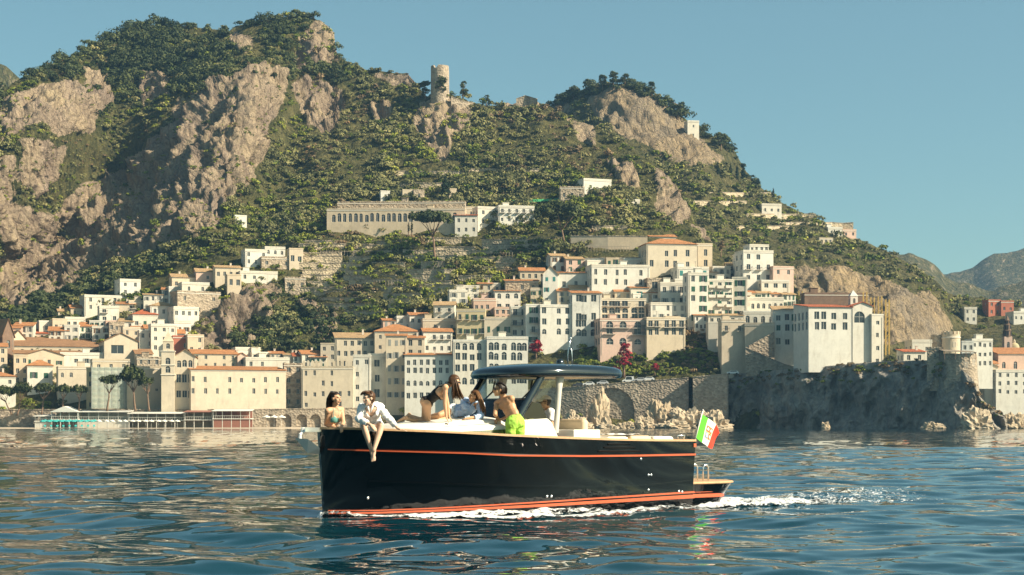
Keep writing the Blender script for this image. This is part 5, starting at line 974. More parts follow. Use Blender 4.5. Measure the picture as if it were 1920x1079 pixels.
def deck():
    m = MB(); rows = []
    for u in US[2:]:
        b = max(0.02, min(vs(u)-0.10, hb(u, ws(u)-0.1)-0.05)); c = max(0.012, hb(u, wd(u))-0.07); rows.append([(u, -b, ws(u)-0.014), (u, -c, wd(u)), (u, -c*0.33, wd(u)), (u, c*0.33, wd(u)), (u, c, wd(u)), (u, b, ws(u)-0.014)])
    m.grid(rows); m.build('deck', M_GEL, boat)
deck()
# cabin trunk, rising towards the windshield
TR = trace([(742,806),(790,805),(860,801.5),(948,797.5),(1000,795)], lambda u, w: 0.94); T0, T1 = TR[0, 0]-0.15, bl(972, 770, 0.9).x+0.15
def we(u): return float(np.interp(u, TR[:, 0], TR[:, 1]))
def vt(u): t = min(1, max(0, (u-T0)/1.3)); return 0.96*(1-(1-t)**2.3)**0.5
def trunk():
    m = MB(); rows = []; N = 34
    for i in range(N+1):
        u = T0+(T1-T0)*(i/N)**1.5; b = max(0.01, vt(u)); e = we(u); c = 0.03+0.09*sm(T0, T1, u); fl_ = min(e-0.12, wd(u)-0.03); r = [(u, -b*1.02, fl_), (u, -b*1.01, e-0.10), (u, -b, e-0.03), (u, -b*0.96, e)]
        for k in range(1, 10): y = -0.96+1.92*k/10; r.append((u, b*y, e+c*(1-y*y)**0.8))
        r += [(u, b*0.96, e), (u, b, e-0.03), (u, b*1.01, e-0.10), (u, b*1.02, fl_)]; rows.append(r)
    m.grid(rows[::-1]); m.add(rows[-1], [tuple(range(len(rows[-1])))]); m.build('cabin_trunk', M_GEL, boat, smooth=True)
    m = MB(); rows = []      # sun pad quilted in strips
    for i in range(25):
        u = T0+0.35+(T1-T0-0.75)*i/24; b = vt(u)*0.86; e = we(u); c = 0.03+0.09*sm(T0, T1, u); z = 0.045+0.012*abs(math.sin(i*math.pi/4)); ed = 0.0 if i in (0, 24) else 1
        rows.append([(u, b*y, e+c*(1-(0.86*y)**2)**0.8+(z if abs(y) < 0.99 else 0.002)*ed) for y in (-1, -0.97, -0.7, -0.35, 0, 0.35, 0.7, 0.97, 1)])
    m.grid(rows[::-1]); m.build('sun_pad', M_PAD, boat, smooth=True)
    for sg in (1, -1):
        m = MB(); rows = []
        for i in range(13):
            u = bl(815, 811, 0.97).x+(bl(946, 808, 0.97).x-bl(815, 811, 0.97).x)*i/12; b = vt(u)*1.02+0.012; top = we(u)-0.075; rows.append([(u, -sg*b, max(top-0.28*(i+1)/13-0.06, wd(u)+0.01)), (u, -sg*b, top)][::sg])
        m.grid(rows); m.build('cabin_window', M_SILVERW, boat)
trunk()
m = MB(); a = bl(676, 803, 0.35); m.box(0.55, 1.35, -0.42, 0.42, ws(1)-0.24, ws(1)-0.02); o_ = m.build('bow_cushion', M_PAD, boat)
m = MB(); m.box(0.53, 1.37, -0.44, 0.44, ws(1)-0.2, ws(1)-0.12); m.build('piping', M_NAVY, o_)
# windshield, pillars, hardtop
bS, bP = bl(866, 751, -0.92), bl(972, 771, 0.92); tS, tP = bl(897, 709, -0.92), bl(1024, 709, 0.92)
ub = (bS.x+bP.x)/2; zb = (bS.z+bP.z)/2; ut = (tS.x+tP.x)/2; zt = (tS.z+tP.z)/2
HT_F, HT_A = bl(884, 700, -0.72).x, bl(1164, 698, 0.72).x; HZ0, HZ1 = bl(1000, 707, 0.9).z, bl(1020, 687, 0.3).z
def windshield():
    zl = zb-0.12; Pt = lambda s, t, bow=0.22: Vector((ub+(ut-ub)*t-bow*(1-s*s)*(1-0.4*t), s*0.92, zl+(zt-zl)*t))
    m = MB(); m.grid([[Pt(-1+2*i/14, 0.36+0.64*j/6) for i in range(15)] for j in range(7)]); m.build('windshield_glass', M_GLASS, boat, smooth=True)
    m = MB(); m.grid([[Pt(-1+2*i/14, -0.25+0.61*j/4) for i in range(15)] for j in range(5)]); m.build('windshield_cowl', M_SMOKE, boat, smooth=True)
    m = MB(); m.tube([Pt(-1+2*i/14, 0.36) for i in range(15)], 0.022, 6); m.build('windshield_rail', M_DARKFR, boat, smooth=True)
    for s in (-1, 1):
        m = MB(); A, B = Vector((ub-0.12, s*0.94, zl-0.25)), Vector((ut+0.02, s*0.92, HZ0+0.03)); k = 6
        m.grid([[A.lerp(B, i/k)+Vector((math.cos(q)*(0.105-0.02*i/k), math.sin(q)*0.055, 0)) for q in [2*math.pi*j/10 for j in range(10)]] for i in range(k+1)], closed=True); m.build('windshield_pillar', M_DARKFR, boat, smooth=True)
        # tinted side pane behind the pillar
        m = MB(); y = s*0.93
        q = [bl(978, 785, 0.93), bl(999, 754, 0.93), bl(1014, 757, 0.93), bl(1026, 785, 0.93)]; q = [Vector((p.x, y, p.z)) for p in q]
        m.add(q+[p+Vector((0, -s*0.02, 0)) for p in q], [(0,1,2,3),(7,6,5,4),(0,4,5,1),(1,5,6,2),(2,6,7,3),(3,7,4,0)]); m.build('side_window', M_SMOKE, boat)
        m = MB(); q = [bl(999, 752, 0.93), bl(1030, 712, 0.93), bl(1042, 712, 0.93), bl(1016, 755, 0.93)]; q = [Vector((p.x, y, p.z)) for p in q]; m.add(q, [(0,1,2,3)]); m.build('side_window', M_GLASS, boat)
        m = MB(); A, B = bl(1042, 812, 0.9), bl(1050, 711, 0.9)
        for (r0, r1, c0, c1) in ((A, B, 0.075, 0.075),):
            r0 = Vector((r0.x, s*0.9, r0.z)); r1 = Vector((r1.x, s*0.9, HZ0+0.02)); K = 8
            m.grid([[r0.lerp(r1, i/K)+Vector((math.cos(q)*(0.055+0.10*max(0, i/K-0.8)*2.5), math.sin(q)*0.05, 0)) for q in [2*math.pi*j/10 for j in range(10)]] for i in range(K+1)], closed=True)
        m.build('hardtop_post', M_POST, boat, smooth=True)
        m = MB(); m.tube([Vector((ub+0.55, s*0.6, zt-0.05)), Vector((ub+0.5, s*0.6, zt-0.25)), Vector((ub+0.25, s*0.6, zt-0.45))], 0.016, 6); m.build('wiper_arm', M_BLACK, boat)
windshield()
def hardtop():
    m = MB(); n = 56; uc, hu = (HT_F+HT_A)/2, (HT_A-HT_F)/2+0.12; hv = 1.12
    def outline(k, off):
        r = []
        for i in range(n):
            a = 2*math.pi*i/n; c, s = math.cos(a), math.sin(a); e = 2/3.4
            r.append((uc+math.copysign(abs(c)**e, c)*(hu-off), math.copysign(abs(s)**e, s)*(hv-off)))
        return r
    def zc(x, y): return 0.055*(1-(y/hv)**2)-0.035*((x-uc)/hu)**2 - 0.05*max(0, -(x-uc)/hu)**3
    prof = [(0.30, HZ0), (0.10, HZ0), (0.03, HZ0+0.015), (0.0, (HZ0+HZ1)/2-0.02), (0.03, HZ1-0.06), (0.12, HZ1-0.02), (0.35, HZ1), (0.7, HZ1+0.004)]
    rows = [[(x, y, z+(zc(x, y) if z > HZ0+0.05 else zc(x, y)*0.6)) for x, y in outline(0, off)] for off, z in prof]
    m.grid(rows, closed=True); m.add(rows[-1], [tuple(range(n))]); m.build('hardtop', M_DARKFR, boat, smooth=True)
    m = MB(); m.add([(x, y, HZ0+0.005+0.6*zc(x, y)) for x, y in outline(0, 0.29)], [tuple(range(n))[::-1]]); m.build('hardtop_lining', M_BEIGE, boat)
    c = bl(1050, 684, 0.0); m = MB(); m.lathe([(0.001, 0.11), (0.05, 0.10), (0.075, 0.05), (0.07, 0.0)], 14, (c.x, 0.0, HZ1+0.05)); m.build('satellite_dome', M_DARKFR, boat, smooth=True)
    a0 = bl(1066, 690, 0.0); m = MB(); z = HZ1+0.04
    m.tube([(a0.x, 0.03, z), (a0.x+0.02, 0.03, z+0.3), (a0.x+0.03, 0.0, z+0.36), (a0.x+0.05, -0.03, z+0.3), (a0.x+0.07, -0.03, z)], 0.011, 6); m.tube([(a0.x+0.02, 0.03, z+0.28), (a0.x+0.05, 0.0, z+0.5)], 0.010, 6); m.ell((a0.x+0.05, 0, z+0.52), (0.018, 0.018, 0.025)); m.build('mast', M_STEEL, boat, smooth=True)
hardtop()
# cockpit
def slabpoly(name, pts, y, th, material, bev=0):
    m = MB(); q = [Vector((p.x, y, p.z)) for p in pts]; r = [p+Vector((0, th, 0)) for p in q]; n = len(q)
    m.add(q+r, [tuple(range(n)), tuple(range(2*n-1, n-1, -1))]+[(i, n+i, n+(i+1)%n, (i+1)%n) for i in range(n)]); return m.build(name, material, boat)
for s in (1, -1):
    pts = [bl(962, 789, 0.98), bl(1026, 785, 0.98), bl(1034, 792, 0.98), bl(1050, 828, 0.98), bl(1000, 828, 0.98), bl(962, 812, 0.98)]; slabpoly('cockpit_coaming', pts, -0.98*s, 0.10*s, M_GEL)
def rbox(name, x0, x1, y0, y1, z0, z1, material, r=0.04, parent=None):
    m = MB(); n = 6; uc, vc = (x0+x1)/2, (y0+y1)/2; prof = [(r, z0), (0, z0+r), (0, z1-r), (r*0.3, z1-r*0.3), (r, z1)]; rows = []
    for off, z in prof:
        ring_ = []
        for cx_, cy_, a0 in ((x1-r, y1-r, 0), (x0+r, y1-r, 1), (x0+r, y0+r, 2), (x1-r, y0+r, 3)):
            for k in range(n): a = (a0+k/(n-1))*math.pi/2; q = max(0.001, r-off); ring_.append((cx_+q*math.cos(a), cy_+q*math.sin(a), z))
        rows.append(ring_)
    m.grid(rows, closed=True); m.add(rows[-1], [tuple(range(4*n))]); m.add(rows[0], [tuple(range(4*n))[::-1]]); return m.build(name, material, parent or boat, smooth=True)
p = bl(1045, 815, 0.5); q = bl(1090, 786, 0.5)
st = rbox('helm_seat', p.x-0.1, p.x+0.45, -0.72, 0.72, 0.95, 1.20, M_BEIGE, 0.06); rbox('seat_back', q.x-0.16, q.x, -0.74, 0.74, 1.15, q.z, M_BEIGE, 0.07, st); rbox('seat_base', p.x, p.x+0.4, -0.6, 0.6, FLOOR, 0.95, M_GEL, 0.03, st)
p, q = bl(1074, 806, 0.95), bl(1124, 806, 0.95); rbox('wet_bar', p.x, q.x, -0.98, 0.1, FLOOR, p.z, M_GEL, 0.02)
p, q = bl(1127, 819, 0.9), bl(1222, 819, 0.9); zc_ = p.z
rbox('aft_bench', p.x+0.02, LB-0.2, -1.1, 1.1, FLOOR, zc_-0.16, M_GEL, 0.03)
for i in range(3): u0 = p.x+0.04+(LB-0.25-p.x)/3*i; rbox('cushion', u0, u0+(LB-0.25-p.x)/3-0.03, -1.05, 1.05, zc_-0.155, zc_+0.015*(i % 2), (M_PAD, M_BEIGE, M_PAD)[i], 0.06)
def towel():
    m = MB(); rows = []
    for i in range(14):
        u = p.x+0.15+0.8*i/13; rows.append([(u, -1.0+0.5*j/8, zc_+0.03+0.05*abs(mnoise.noise(Vector((u*4, j*0.7, 3))))) for j in range(9)])
    m.grid(rows[::-1]); t_ = m.build('folded_towel', mat('white towel cloth', (0.8, 0.78, 0.72), 0.95, 0.05, 8), boat, smooth=True)
towel()
# stern: bathing platform, transom fillet, ladder
def platform():
    a = bl(1346, 899, 0.35); z = a.z; m = MB(); x0, x1 = LB+0.003, a.x; n = 20; PW = hb(LB, z)-0.004
    def ol(off, x1_): return [(x0, -PW+off)]+[(x0+(x1_-x0)*(0.35+0.65*math.sin(math.pi/2*k/n)), -(PW-off)*math.cos(math.pi/2*k/n)**0.5 if k < n else 0) for k in range(n+1)]+[(x0+(x1_-x0)*(0.35+0.65*math.cos(math.pi/2*k/n)), (PW-off)*math.sin(math.pi/2*k/n)**0.5) for k in range(1, n+1)]+[(x0, PW-off)]
    rows = [[(x, y, zz) for x, y in ol(off, x1-o2)] for off, zz, o2 in ((0.02, z, 0.02), (0, z-0.02, 0), (0, z-0.035, 0), (0.02, z-0.05, 0.03))]
    m.grid(rows[::-1]); k = len(rows[0]); m.add(rows[0], [tuple(range(k))]); m.build('swim_platform', M_TEAK, boat)
    m = MB(); lo = bl(1340, 940, 1.1); rows = [[(x, y, zz) for x, y in ol(off, x1-o2)] for off, zz, o2 in ((0.022, z-0.051, 0.035), (0.09, z-0.2, 0.16), (0.1, z-0.33, 0.28), (0.16, -0.02, 0.36), (0.3, -0.4, 0.4))]
    m.grid(rows[::-1]); m.build('platform_hull', M_HULL, boat, smooth=True)
    q1, q2 = bl(1320, 922, 1.3).z, bl(1320, 930, 1.3).z
    for (za, zb_) in ((q1-0.017, q1+0.017), (q2-0.035, q2+0.035)):
        m = MB(); m.grid([[(x, y, zz) for x, y in ol(0.088, x1-0.22)] for zz in (za, zb_)]); m.build('boot_stripe', M_ORANGE, boat)
    m = MB(); m.box(LB-0.03, LB+0.035, -1.2, 1.2, z, z+0.16); m.build('transom_step', M_TEAK, boat)
    l = bl(1317, 893, 0.75); m = MB()
    for dy in (0.0, 0.32):
        m.tube([(l.x+0.02, -0.75+dy, z), (l.x+0.02, -0.75+dy, z+0.26), (l.x+0.06, -0.75+dy, z+0.31), (l.x+0.12, -0.75+dy, z+0.31), (l.x+0.16, -0.75+dy, z+0.26), (l.x+0.16, -0.75+dy, z)], 0.014, 8)
    m.build('boarding_ladder', M_STEEL, boat, smooth=True)
platform()
def on_side(px, py): 
    t = trace([(px, py)], hb)[0]; return t[0], t[1]
for (x0, x1, y) in ((1140, 1180, 833.5), (1132, 1190, 840), (1121, 1199, 846.5)):
    m = MB(); a, b = on_side(x0, y), on_side(x1, y); rows = []
    for i in range(9):
        u = a[0]+(b[0]-a[0])*i/8; w = a[1]+(b[1]-a[1])*i/8; t = 0.022*math.sin(math.pi*(0.08+0.84*i/8))**0.4; rows.append([(u, -(hb(u, w)+0.004), w+t), (u, -(hb(u, w)+0.03), w+t*0.6), (u, -(hb(u, w)+0.008), w-t)])
    m.grid(rows[::-1]); m.build('air_vent', M_BLACK, boat)
for (x, y) in ((1026,931),(1034,931),(1202,861),(1216,891),(1221,891),(1216,919),(1273,921.5),(1279,922.5),(690,934)):
    u, w = on_side(x, y); m = MB(); m.lathe([(0.001, 0.012), (0.022, 0.010), (0.027, 0)], 10); o_ = m.build('hull_fitting', M_STEEL, boat, smooth=True); o_.location = (u, -hb(u, w), w); o_.rotation_euler = (math.pi/2, 0, 0)
# bow fittings: roller channel and plough anchor
M_ANCH = mat('galvanised anchor steel', (0.66, 0.66, 0.64), 0.5, 0.1, 6, metal=0.25)
def anchor():
    r = bl(590, 812, 0.0); z = ws(0)+0.0; m = MB()
    m.box(-0.30, 0.25, -0.075, -0.05, z-0.05, z+0.02); m.box(-0.30, 0.25, 0.05, 0.075, z-0.05, z+0.02); m.box(-0.28, 0.25, -0.049, 0.049, z-0.06, z-0.04); m.build('anchor_roller', M_STEEL, boat)
    an = MB(); an.tube([(0.15, 0, z-0.005), (-0.24, 0, z-0.01), (-0.36, 0, z-0.10), (-0.36, 0, z-0.2)], [0.026, 0.028, 0.03, 0.03], 8)
    c = [(-0.46, 0, z-0.16), (-0.30, -0.17, z-0.18), (-0.06, -0.15, z-0.33), (0.02, 0, z-0.44), (-0.06, 0.15, z-0.33), (-0.30, 0.17, z-0.18)]; k = (-0.22, 0, z-0.42)
    an.add(c+[k], [(0,1,6),(1,2,6),(2,3,6),(3,4,6),(4,5,6),(5,0,6),(1,0,5),(2,1,5,4),(3,2,4)]); an.build('anchor', M_ANCH, boat)
    for s in (1, -1):
        m = MB(); m.tube([(0.28, s*0.10, z+0.03), (0.28, s*0.10, z+0.09), (0.42, s*0.16, z+0.09), (0.42, s*0.16, z+0.03)], 0.012, 6); m.build('cleat', M_STEEL, boat, smooth=True)
anchor()
for s in (1, -1):
    m = MB(); u = LB-0.35; m.tube([(u, -s*1.28, ws(u)+0.03), (u-0.02, -s*1.28, ws(u)+0.1), (u+0.16, -s*1.28, ws(u)+0.1), (u+0.14, -s*1.28, ws(u)+0.03)], 0.012, 6); m.build('cleat', M_STEEL, boat, smooth=True)
m = MB(); m.box(LB-0.055, LB+0.012, -1.395, -1.35, ws(LB)-0.12, ws(LB)-0.05); m.build('stern_light', M_ORANGE, boat)
# ------------------------------------------------------------------ ensign
def ensign():
    f0, f1 = bl(1303, 826, 0.9), bl(1318, 770, 0.9); m = MB(); m.tube([f0, f1], [0.014, 0.010], 8); m.ell(f1, (0.018, 0.018, 0.022)); m.build('flag_staff', mat('white staff paint', (0.75, 0.72, 0.66), 0.4, 0), boat, smooth=True)
    fl = thing('flag', 'green white and red ensign with crest flying from the stern staff', 'flag', BOATM @ f0, YAW)
    # corners in the photo: hoist top, hoist bottom, fly bottom, fly top
    A, Bq, Cq, Dq = bl(1317, 777, 0.9)-f0, bl(1304.5, 820, 0.9)-f0, bl(1336, 842, 0.78)-f0, bl(1352, 812, 0.78)-f0
    def S(s, t): 
        top = A.lerp(Dq, s)+Vector((0, 0, 0.05*math.sin(math.pi*s))); bot = Bq.lerp(Cq, s)+Vector((0, 0, -0.035*math.sin(math.pi*s))); p_ = top.lerp(bot, t); p_.y += 0.045*math.sin(s*7.5+t*1.2)*s**0.6+0.02*math.sin(t*5)*s; return p_
    cs = {'green_band': (0.10, 0.42, 0.04), 'white_band': (0.80, 0.76, 0.66), 'red_band': (0.72, 0.055, 0.03)}
    for i, (nm, c) in enumerate(cs.items()):
        m = MB(); m.grid([[S((i+k/6)/3, j/12) for j in range(13)] for k in range(7)]); m.build(nm, mat('flag '+nm.replace('_', ' '), c, 0.85, 0.06, 6), fl, smooth=True)
    g = mat('crest gold', (0.62, 0.42, 0.14), 0.7, 0); qs = [mat('crest crimson', (0.55, 0.05, 0.04), 0.7, 0), mat('crest blue', (0.12, 0.25, 0.5), 0.7, 0), mat('crest pale', (0.75, 0.70, 0.62), 0.7, 0)]
    cr = MB()
    def patch(s0, s1, t0, t1, mi, off):
        for sg in (-1, 1):
            rows = [[S(s0+(s1-s0)*k/3, t0+(t1-t0)*j/3)+Vector((0, sg*off, 0)) for j in range(4)] for k in range(4)]; cr.grid(rows if sg < 0 else rows[::-1], mi)
    s0, s1, t0, t1 = 0.37, 0.63, 0.25, 0.76; sm_, tm_ = (s0+s1)/2, (t0+t1)/2; patch(s0, s1, t0, t1, 0, 0.004)
    for (a, b, c, d, k, e) in ((s0, sm_, t0, tm_, 1, 3), (sm_, s1, t0, tm_, 1, 3), (s0, sm_, tm_, t1, 2, 3), (sm_, s1, tm_, t1, 1, 3)):
        ds, dt = (b-a)*0.1, (d-c)*0.1; patch(a+ds, b-ds, c+dt, d-dt, k, 0.007); patch(a+ds*3.2, b-ds*3.2, c+dt*2.6, d-dt*2.6, e, 0.010); patch(a+ds*2, b-ds*2, (c+d)/2-dt, (c+d)/2+dt, e, 0.0098)
    cr.build('crest', [g]+qs, fl)
ensign()
# ------------------------------------------------------------------ foam along the hull and wake
def foam_mat():
    t = NT('sea foam'); o = t.coord(); n = t.noise(o, 7.0, 7, 0.75, 0.8); e = t.attr('edge'); f = t.math('ADD', t.math('MULTIPLY', e, 1.0), t.math('MULTIPLY', t.math('SUBTRACT', n, 0.5), 2.2)); a = t.ramp(f, [(0.46, (0,0,0)), (0.60, (1,1,1))])
    t.color((0.78, 0.80, 0.80)); t.set(Roughness=0.6, Alpha=a); t.bump(n, 0.8, 0.08); return t.mat
M_FOAM = foam_mat()
def foam(name, label, path, w0, w1, lift, thick, seed, n=140, k=12, power=1.0):
    """ribbon of foam lying on the water along a line of boat coordinates (u, v)"""
    path = [Vector((a, b, 0)) for a, b in path]; us = np.linspace(0, len(path)-1, n); V = []; E = []
    for i, q in enumerate(us):
        a = int(min(q, len(path)-2)); p = path[a].lerp(path[a+1], q-a); d = (path[a+1]-path[a]).normalized(); nrm = Vector((-d.y, d.x, 0)); w = w0+(w1-w0)*i/(n-1); t_ = i/(n-1)
        for j in range(k):
            s = j/(k-1)-0.5; x = p+nrm*(s*w*(1+0.5*mnoise.noise(Vector((q*1.7, seed, s*2))))); wp = BOATM @ Vector((x.x, -x.y, 0)); z = float(wave(wp.x, wp.y)); b = (1-(2*s)**2)
            z += lift+thick*b*max(0, 0.55+0.9*mnoise.fractal(Vector((wp.x*3, wp.y*3, seed)), 0.8, 2, 4)); V.append((wp.x, wp.y, z)); E.append(b**0.5*min(1, 8*t_+0.2)*(1-t_**power*0.75))
    me = np_mesh(name, np.array(V), grid_faces(n, k), M_FOAM); at = me.attributes.new('edge', 'FLOAT', 'POINT'); at.data.foreach_set('value', np.array(E, np.float32)); tag(link(name, me), label, 'foam', kind='stuff')
hp = [(u, hb(u, 0.0)+0.10+0.05*u/LB) for u in np.linspace(0.15, LB+0.3, 16)]
foam('bow_foam', 'white foam rolling along the near side of the hull', hp, 0.40, 1.25, 0.010, 0.075, 1.0)
foam('outer_foam', 'thin foam line spreading away from the hull', [(u, hb(u, 0)+0.2+0.16*u) for u in np.linspace(0.6, LB+1.5, 12)], 0.2, 1.0, 0.006, 0.07, 5.0)
foam('bow_spray', 'small splash at the stem', [(0.10, -0.16), (0.03, 0.0), (0.12, 0.12), (0.5, 0.36)], 0.14, 0.3, 0.01, 0.16, 9.0, 50)
foam('wake', 'churned white wake behind the stern', [(LB+0.5, 0.5), (LB+1.5, 0.4), (LB+3, 0.2), (LB+5, 0.0), (LB+8, -0.5)], 1.9, 3.4, 0.005, 0.10, 13.0, 160, 26, 0.7)
foam('wake_crest', 'foam crest along the near side of the wake', [(LB-0.4, 1.5), (LB+1, 1.9), (LB+3, 2.5), (LB+5, 3.1)], 0.5, 0.9, 0.005, 0.10, 17.0, 110, 12, 0.8)
# ------------------------------------------------------------------ people
def ray(px, py): return Vector(((px-CX)/F, 1.0, -(py-HY)/F))
def J(par, px, py, ln, near=1):
    """joint seen at a photo pixel, ln metres from its parent joint, nearer to or farther from the viewer"""
    o = Vector((0, 0, CAMH)); d = ray(px, py); a = d.dot(d); b = 2*d.dot(o-par); c = (o-par).length_squared-ln*ln; q = b*b-4*a*c
    if q <= 0: t = -b/(2*a); p = o+d*t; return par+(p-par).normalized()*ln
    t = (-b-near*math.sqrt(q))/(2*a); return o+d*t
def skin_mat(name, c):
    t = NT(name); n = t.noise(t.coord(), 9, 3, 0.6); t.color(t.mix(n, tuple(x*0.9 for x in c), tuple(min(1, x*1.1) for x in c))); t.set(Roughness=0.5); t.b.inputs['Specular IOR Level'].default_value = 0.35
    t.b.inputs['Subsurface Weight'].default_value = 0.08; t.b.inputs['Subsurface Radius'].default_value = (0.02, 0.008, 0.004); return t.mat
SK1, SK2, SK3, SK4 = skin_mat('tan skin', (0.56, 0.32, 0.19)), skin_mat('fair skin', (0.62, 0.40, 0.28)), skin_mat('warm skin', (0.58, 0.34, 0.20)), skin_mat('bronzed skin', (0.50, 0.28, 0.15))
HAIR_D, HAIR_B, HAIR_L = mat('dark hair', (0.018, 0.012, 0.009), 0.45, 0.2, 20), mat('brown hair', (0.075, 0.035, 0.016), 0.45, 0.25, 20), mat('light brown hair', (0.17, 0.085, 0.035), 0.45, 0.25, 20)
M_EYE = mat('eye', (0.02, 0.015, 0.012), 0.2, 0); M_LIP = mat('lips', (0.42, 0.13, 0.10), 0.45, 0)
def caps(m, a, b, ra, rb, n=10):
    m.tube([a, a.lerp(b, 0.5), b], [ra, (ra+rb)/2, rb], n); m.ell(a, (ra,)*3, n, 6); m.ell(b, (rb,)*3, n, 6)
def frame(fw, up):
    u = up.normalized(); f = (fw-u*fw.dot(u)).normalized(); s = f.cross(u).normalized(); return f, s, u   # forward, right side, up
def hand(m, wr, to, nrm, sc=1.0, curl=0.35, side=1):
    d = to.normalized(); n = (nrm-d*nrm.dot(d)).normalized(); s = d.cross(n)*side
    rot = Matrix((s, n, d)).transposed(); m.ell(wr+d*0.045*sc, (0.040*sc, 0.017*sc, 0.052*sc), 10, 6, rot=rot)
    for k, ln in enumerate((0.070, 0.080, 0.075, 0.058)):
        b = wr+d*0.082*sc+s*(0.028-0.0187*k)*sc; e1 = b+(d*math.cos(curl)-n*math.sin(curl))*ln*0.5*sc; e2 = e1+(d*math.cos(curl*2.2)-n*math.sin(curl*2.2))*ln*0.5*sc
        caps(m, b, e1, 0.0092*sc, 0.0085*sc, 6); caps(m, e1, e2, 0.0085*sc, 0.0072*sc, 6)
    b = wr+d*0.025*sc+s*0.032*sc; e1 = b+(d*0.65+s*0.7-n*0.2).normalized()*0.035*sc; e2 = e1+(d*0.9+s*0.25-n*0.3).normalized()*0.03*sc; caps(m, b, e1, 0.011*sc, 0.0095*sc, 6); caps(m, e1, e2, 0.0095*sc, 0.008*sc, 6)
def foot(m, an, to, up, sc=1.0):
    d = to.normalized(); u = (up-d*up.dot(d)).normalized(); s = d.cross(u); rot = Matrix((d, s, u)).transposed()
    m.ell(an-d*0.022*sc-u*0.03*sc, (0.034*sc, 0.030*sc, 0.036*sc), 10, 6, rot=rot); caps(m, an-u*0.035*sc, an+d*0.11*sc-u*0.062*sc, 0.038*sc, 0.026*sc); m.ell(an+d*0.12*sc-u*0.068*sc, (0.05*sc, 0.045*sc, 0.02*sc), 10, 6, rot=rot)
    for k in range(5): b = an+d*0.15*sc-u*0.072*sc+s*(0.034-0.017*k)*sc; caps(m, b, b+d*(0.035-0.004*k)*sc, 0.011*sc, 0.0085*sc, 6)
def eval_mesh(m, vox, smooth):
    me = m.mesh('tmp', M_EYE); ob = bpy.data.objects.new('tmp', me); col.objects.link(ob)
    r = ob.modifiers.new('r', 'REMESH'); r.mode = 'VOXEL'; r.voxel_size = vox; r.use_smooth_shade = True
    sm_ = ob.modifiers.new('s', 'SMOOTH'); sm_.factor = 0.5; sm_.iterations = smooth
    dg = bpy.context.evaluated_depsgraph_get(); out = bpy.data.meshes.new_from_object(ob.evaluated_get(dg)); bpy.data.objects.remove(ob); bpy.data.meshes.remove(me); return out
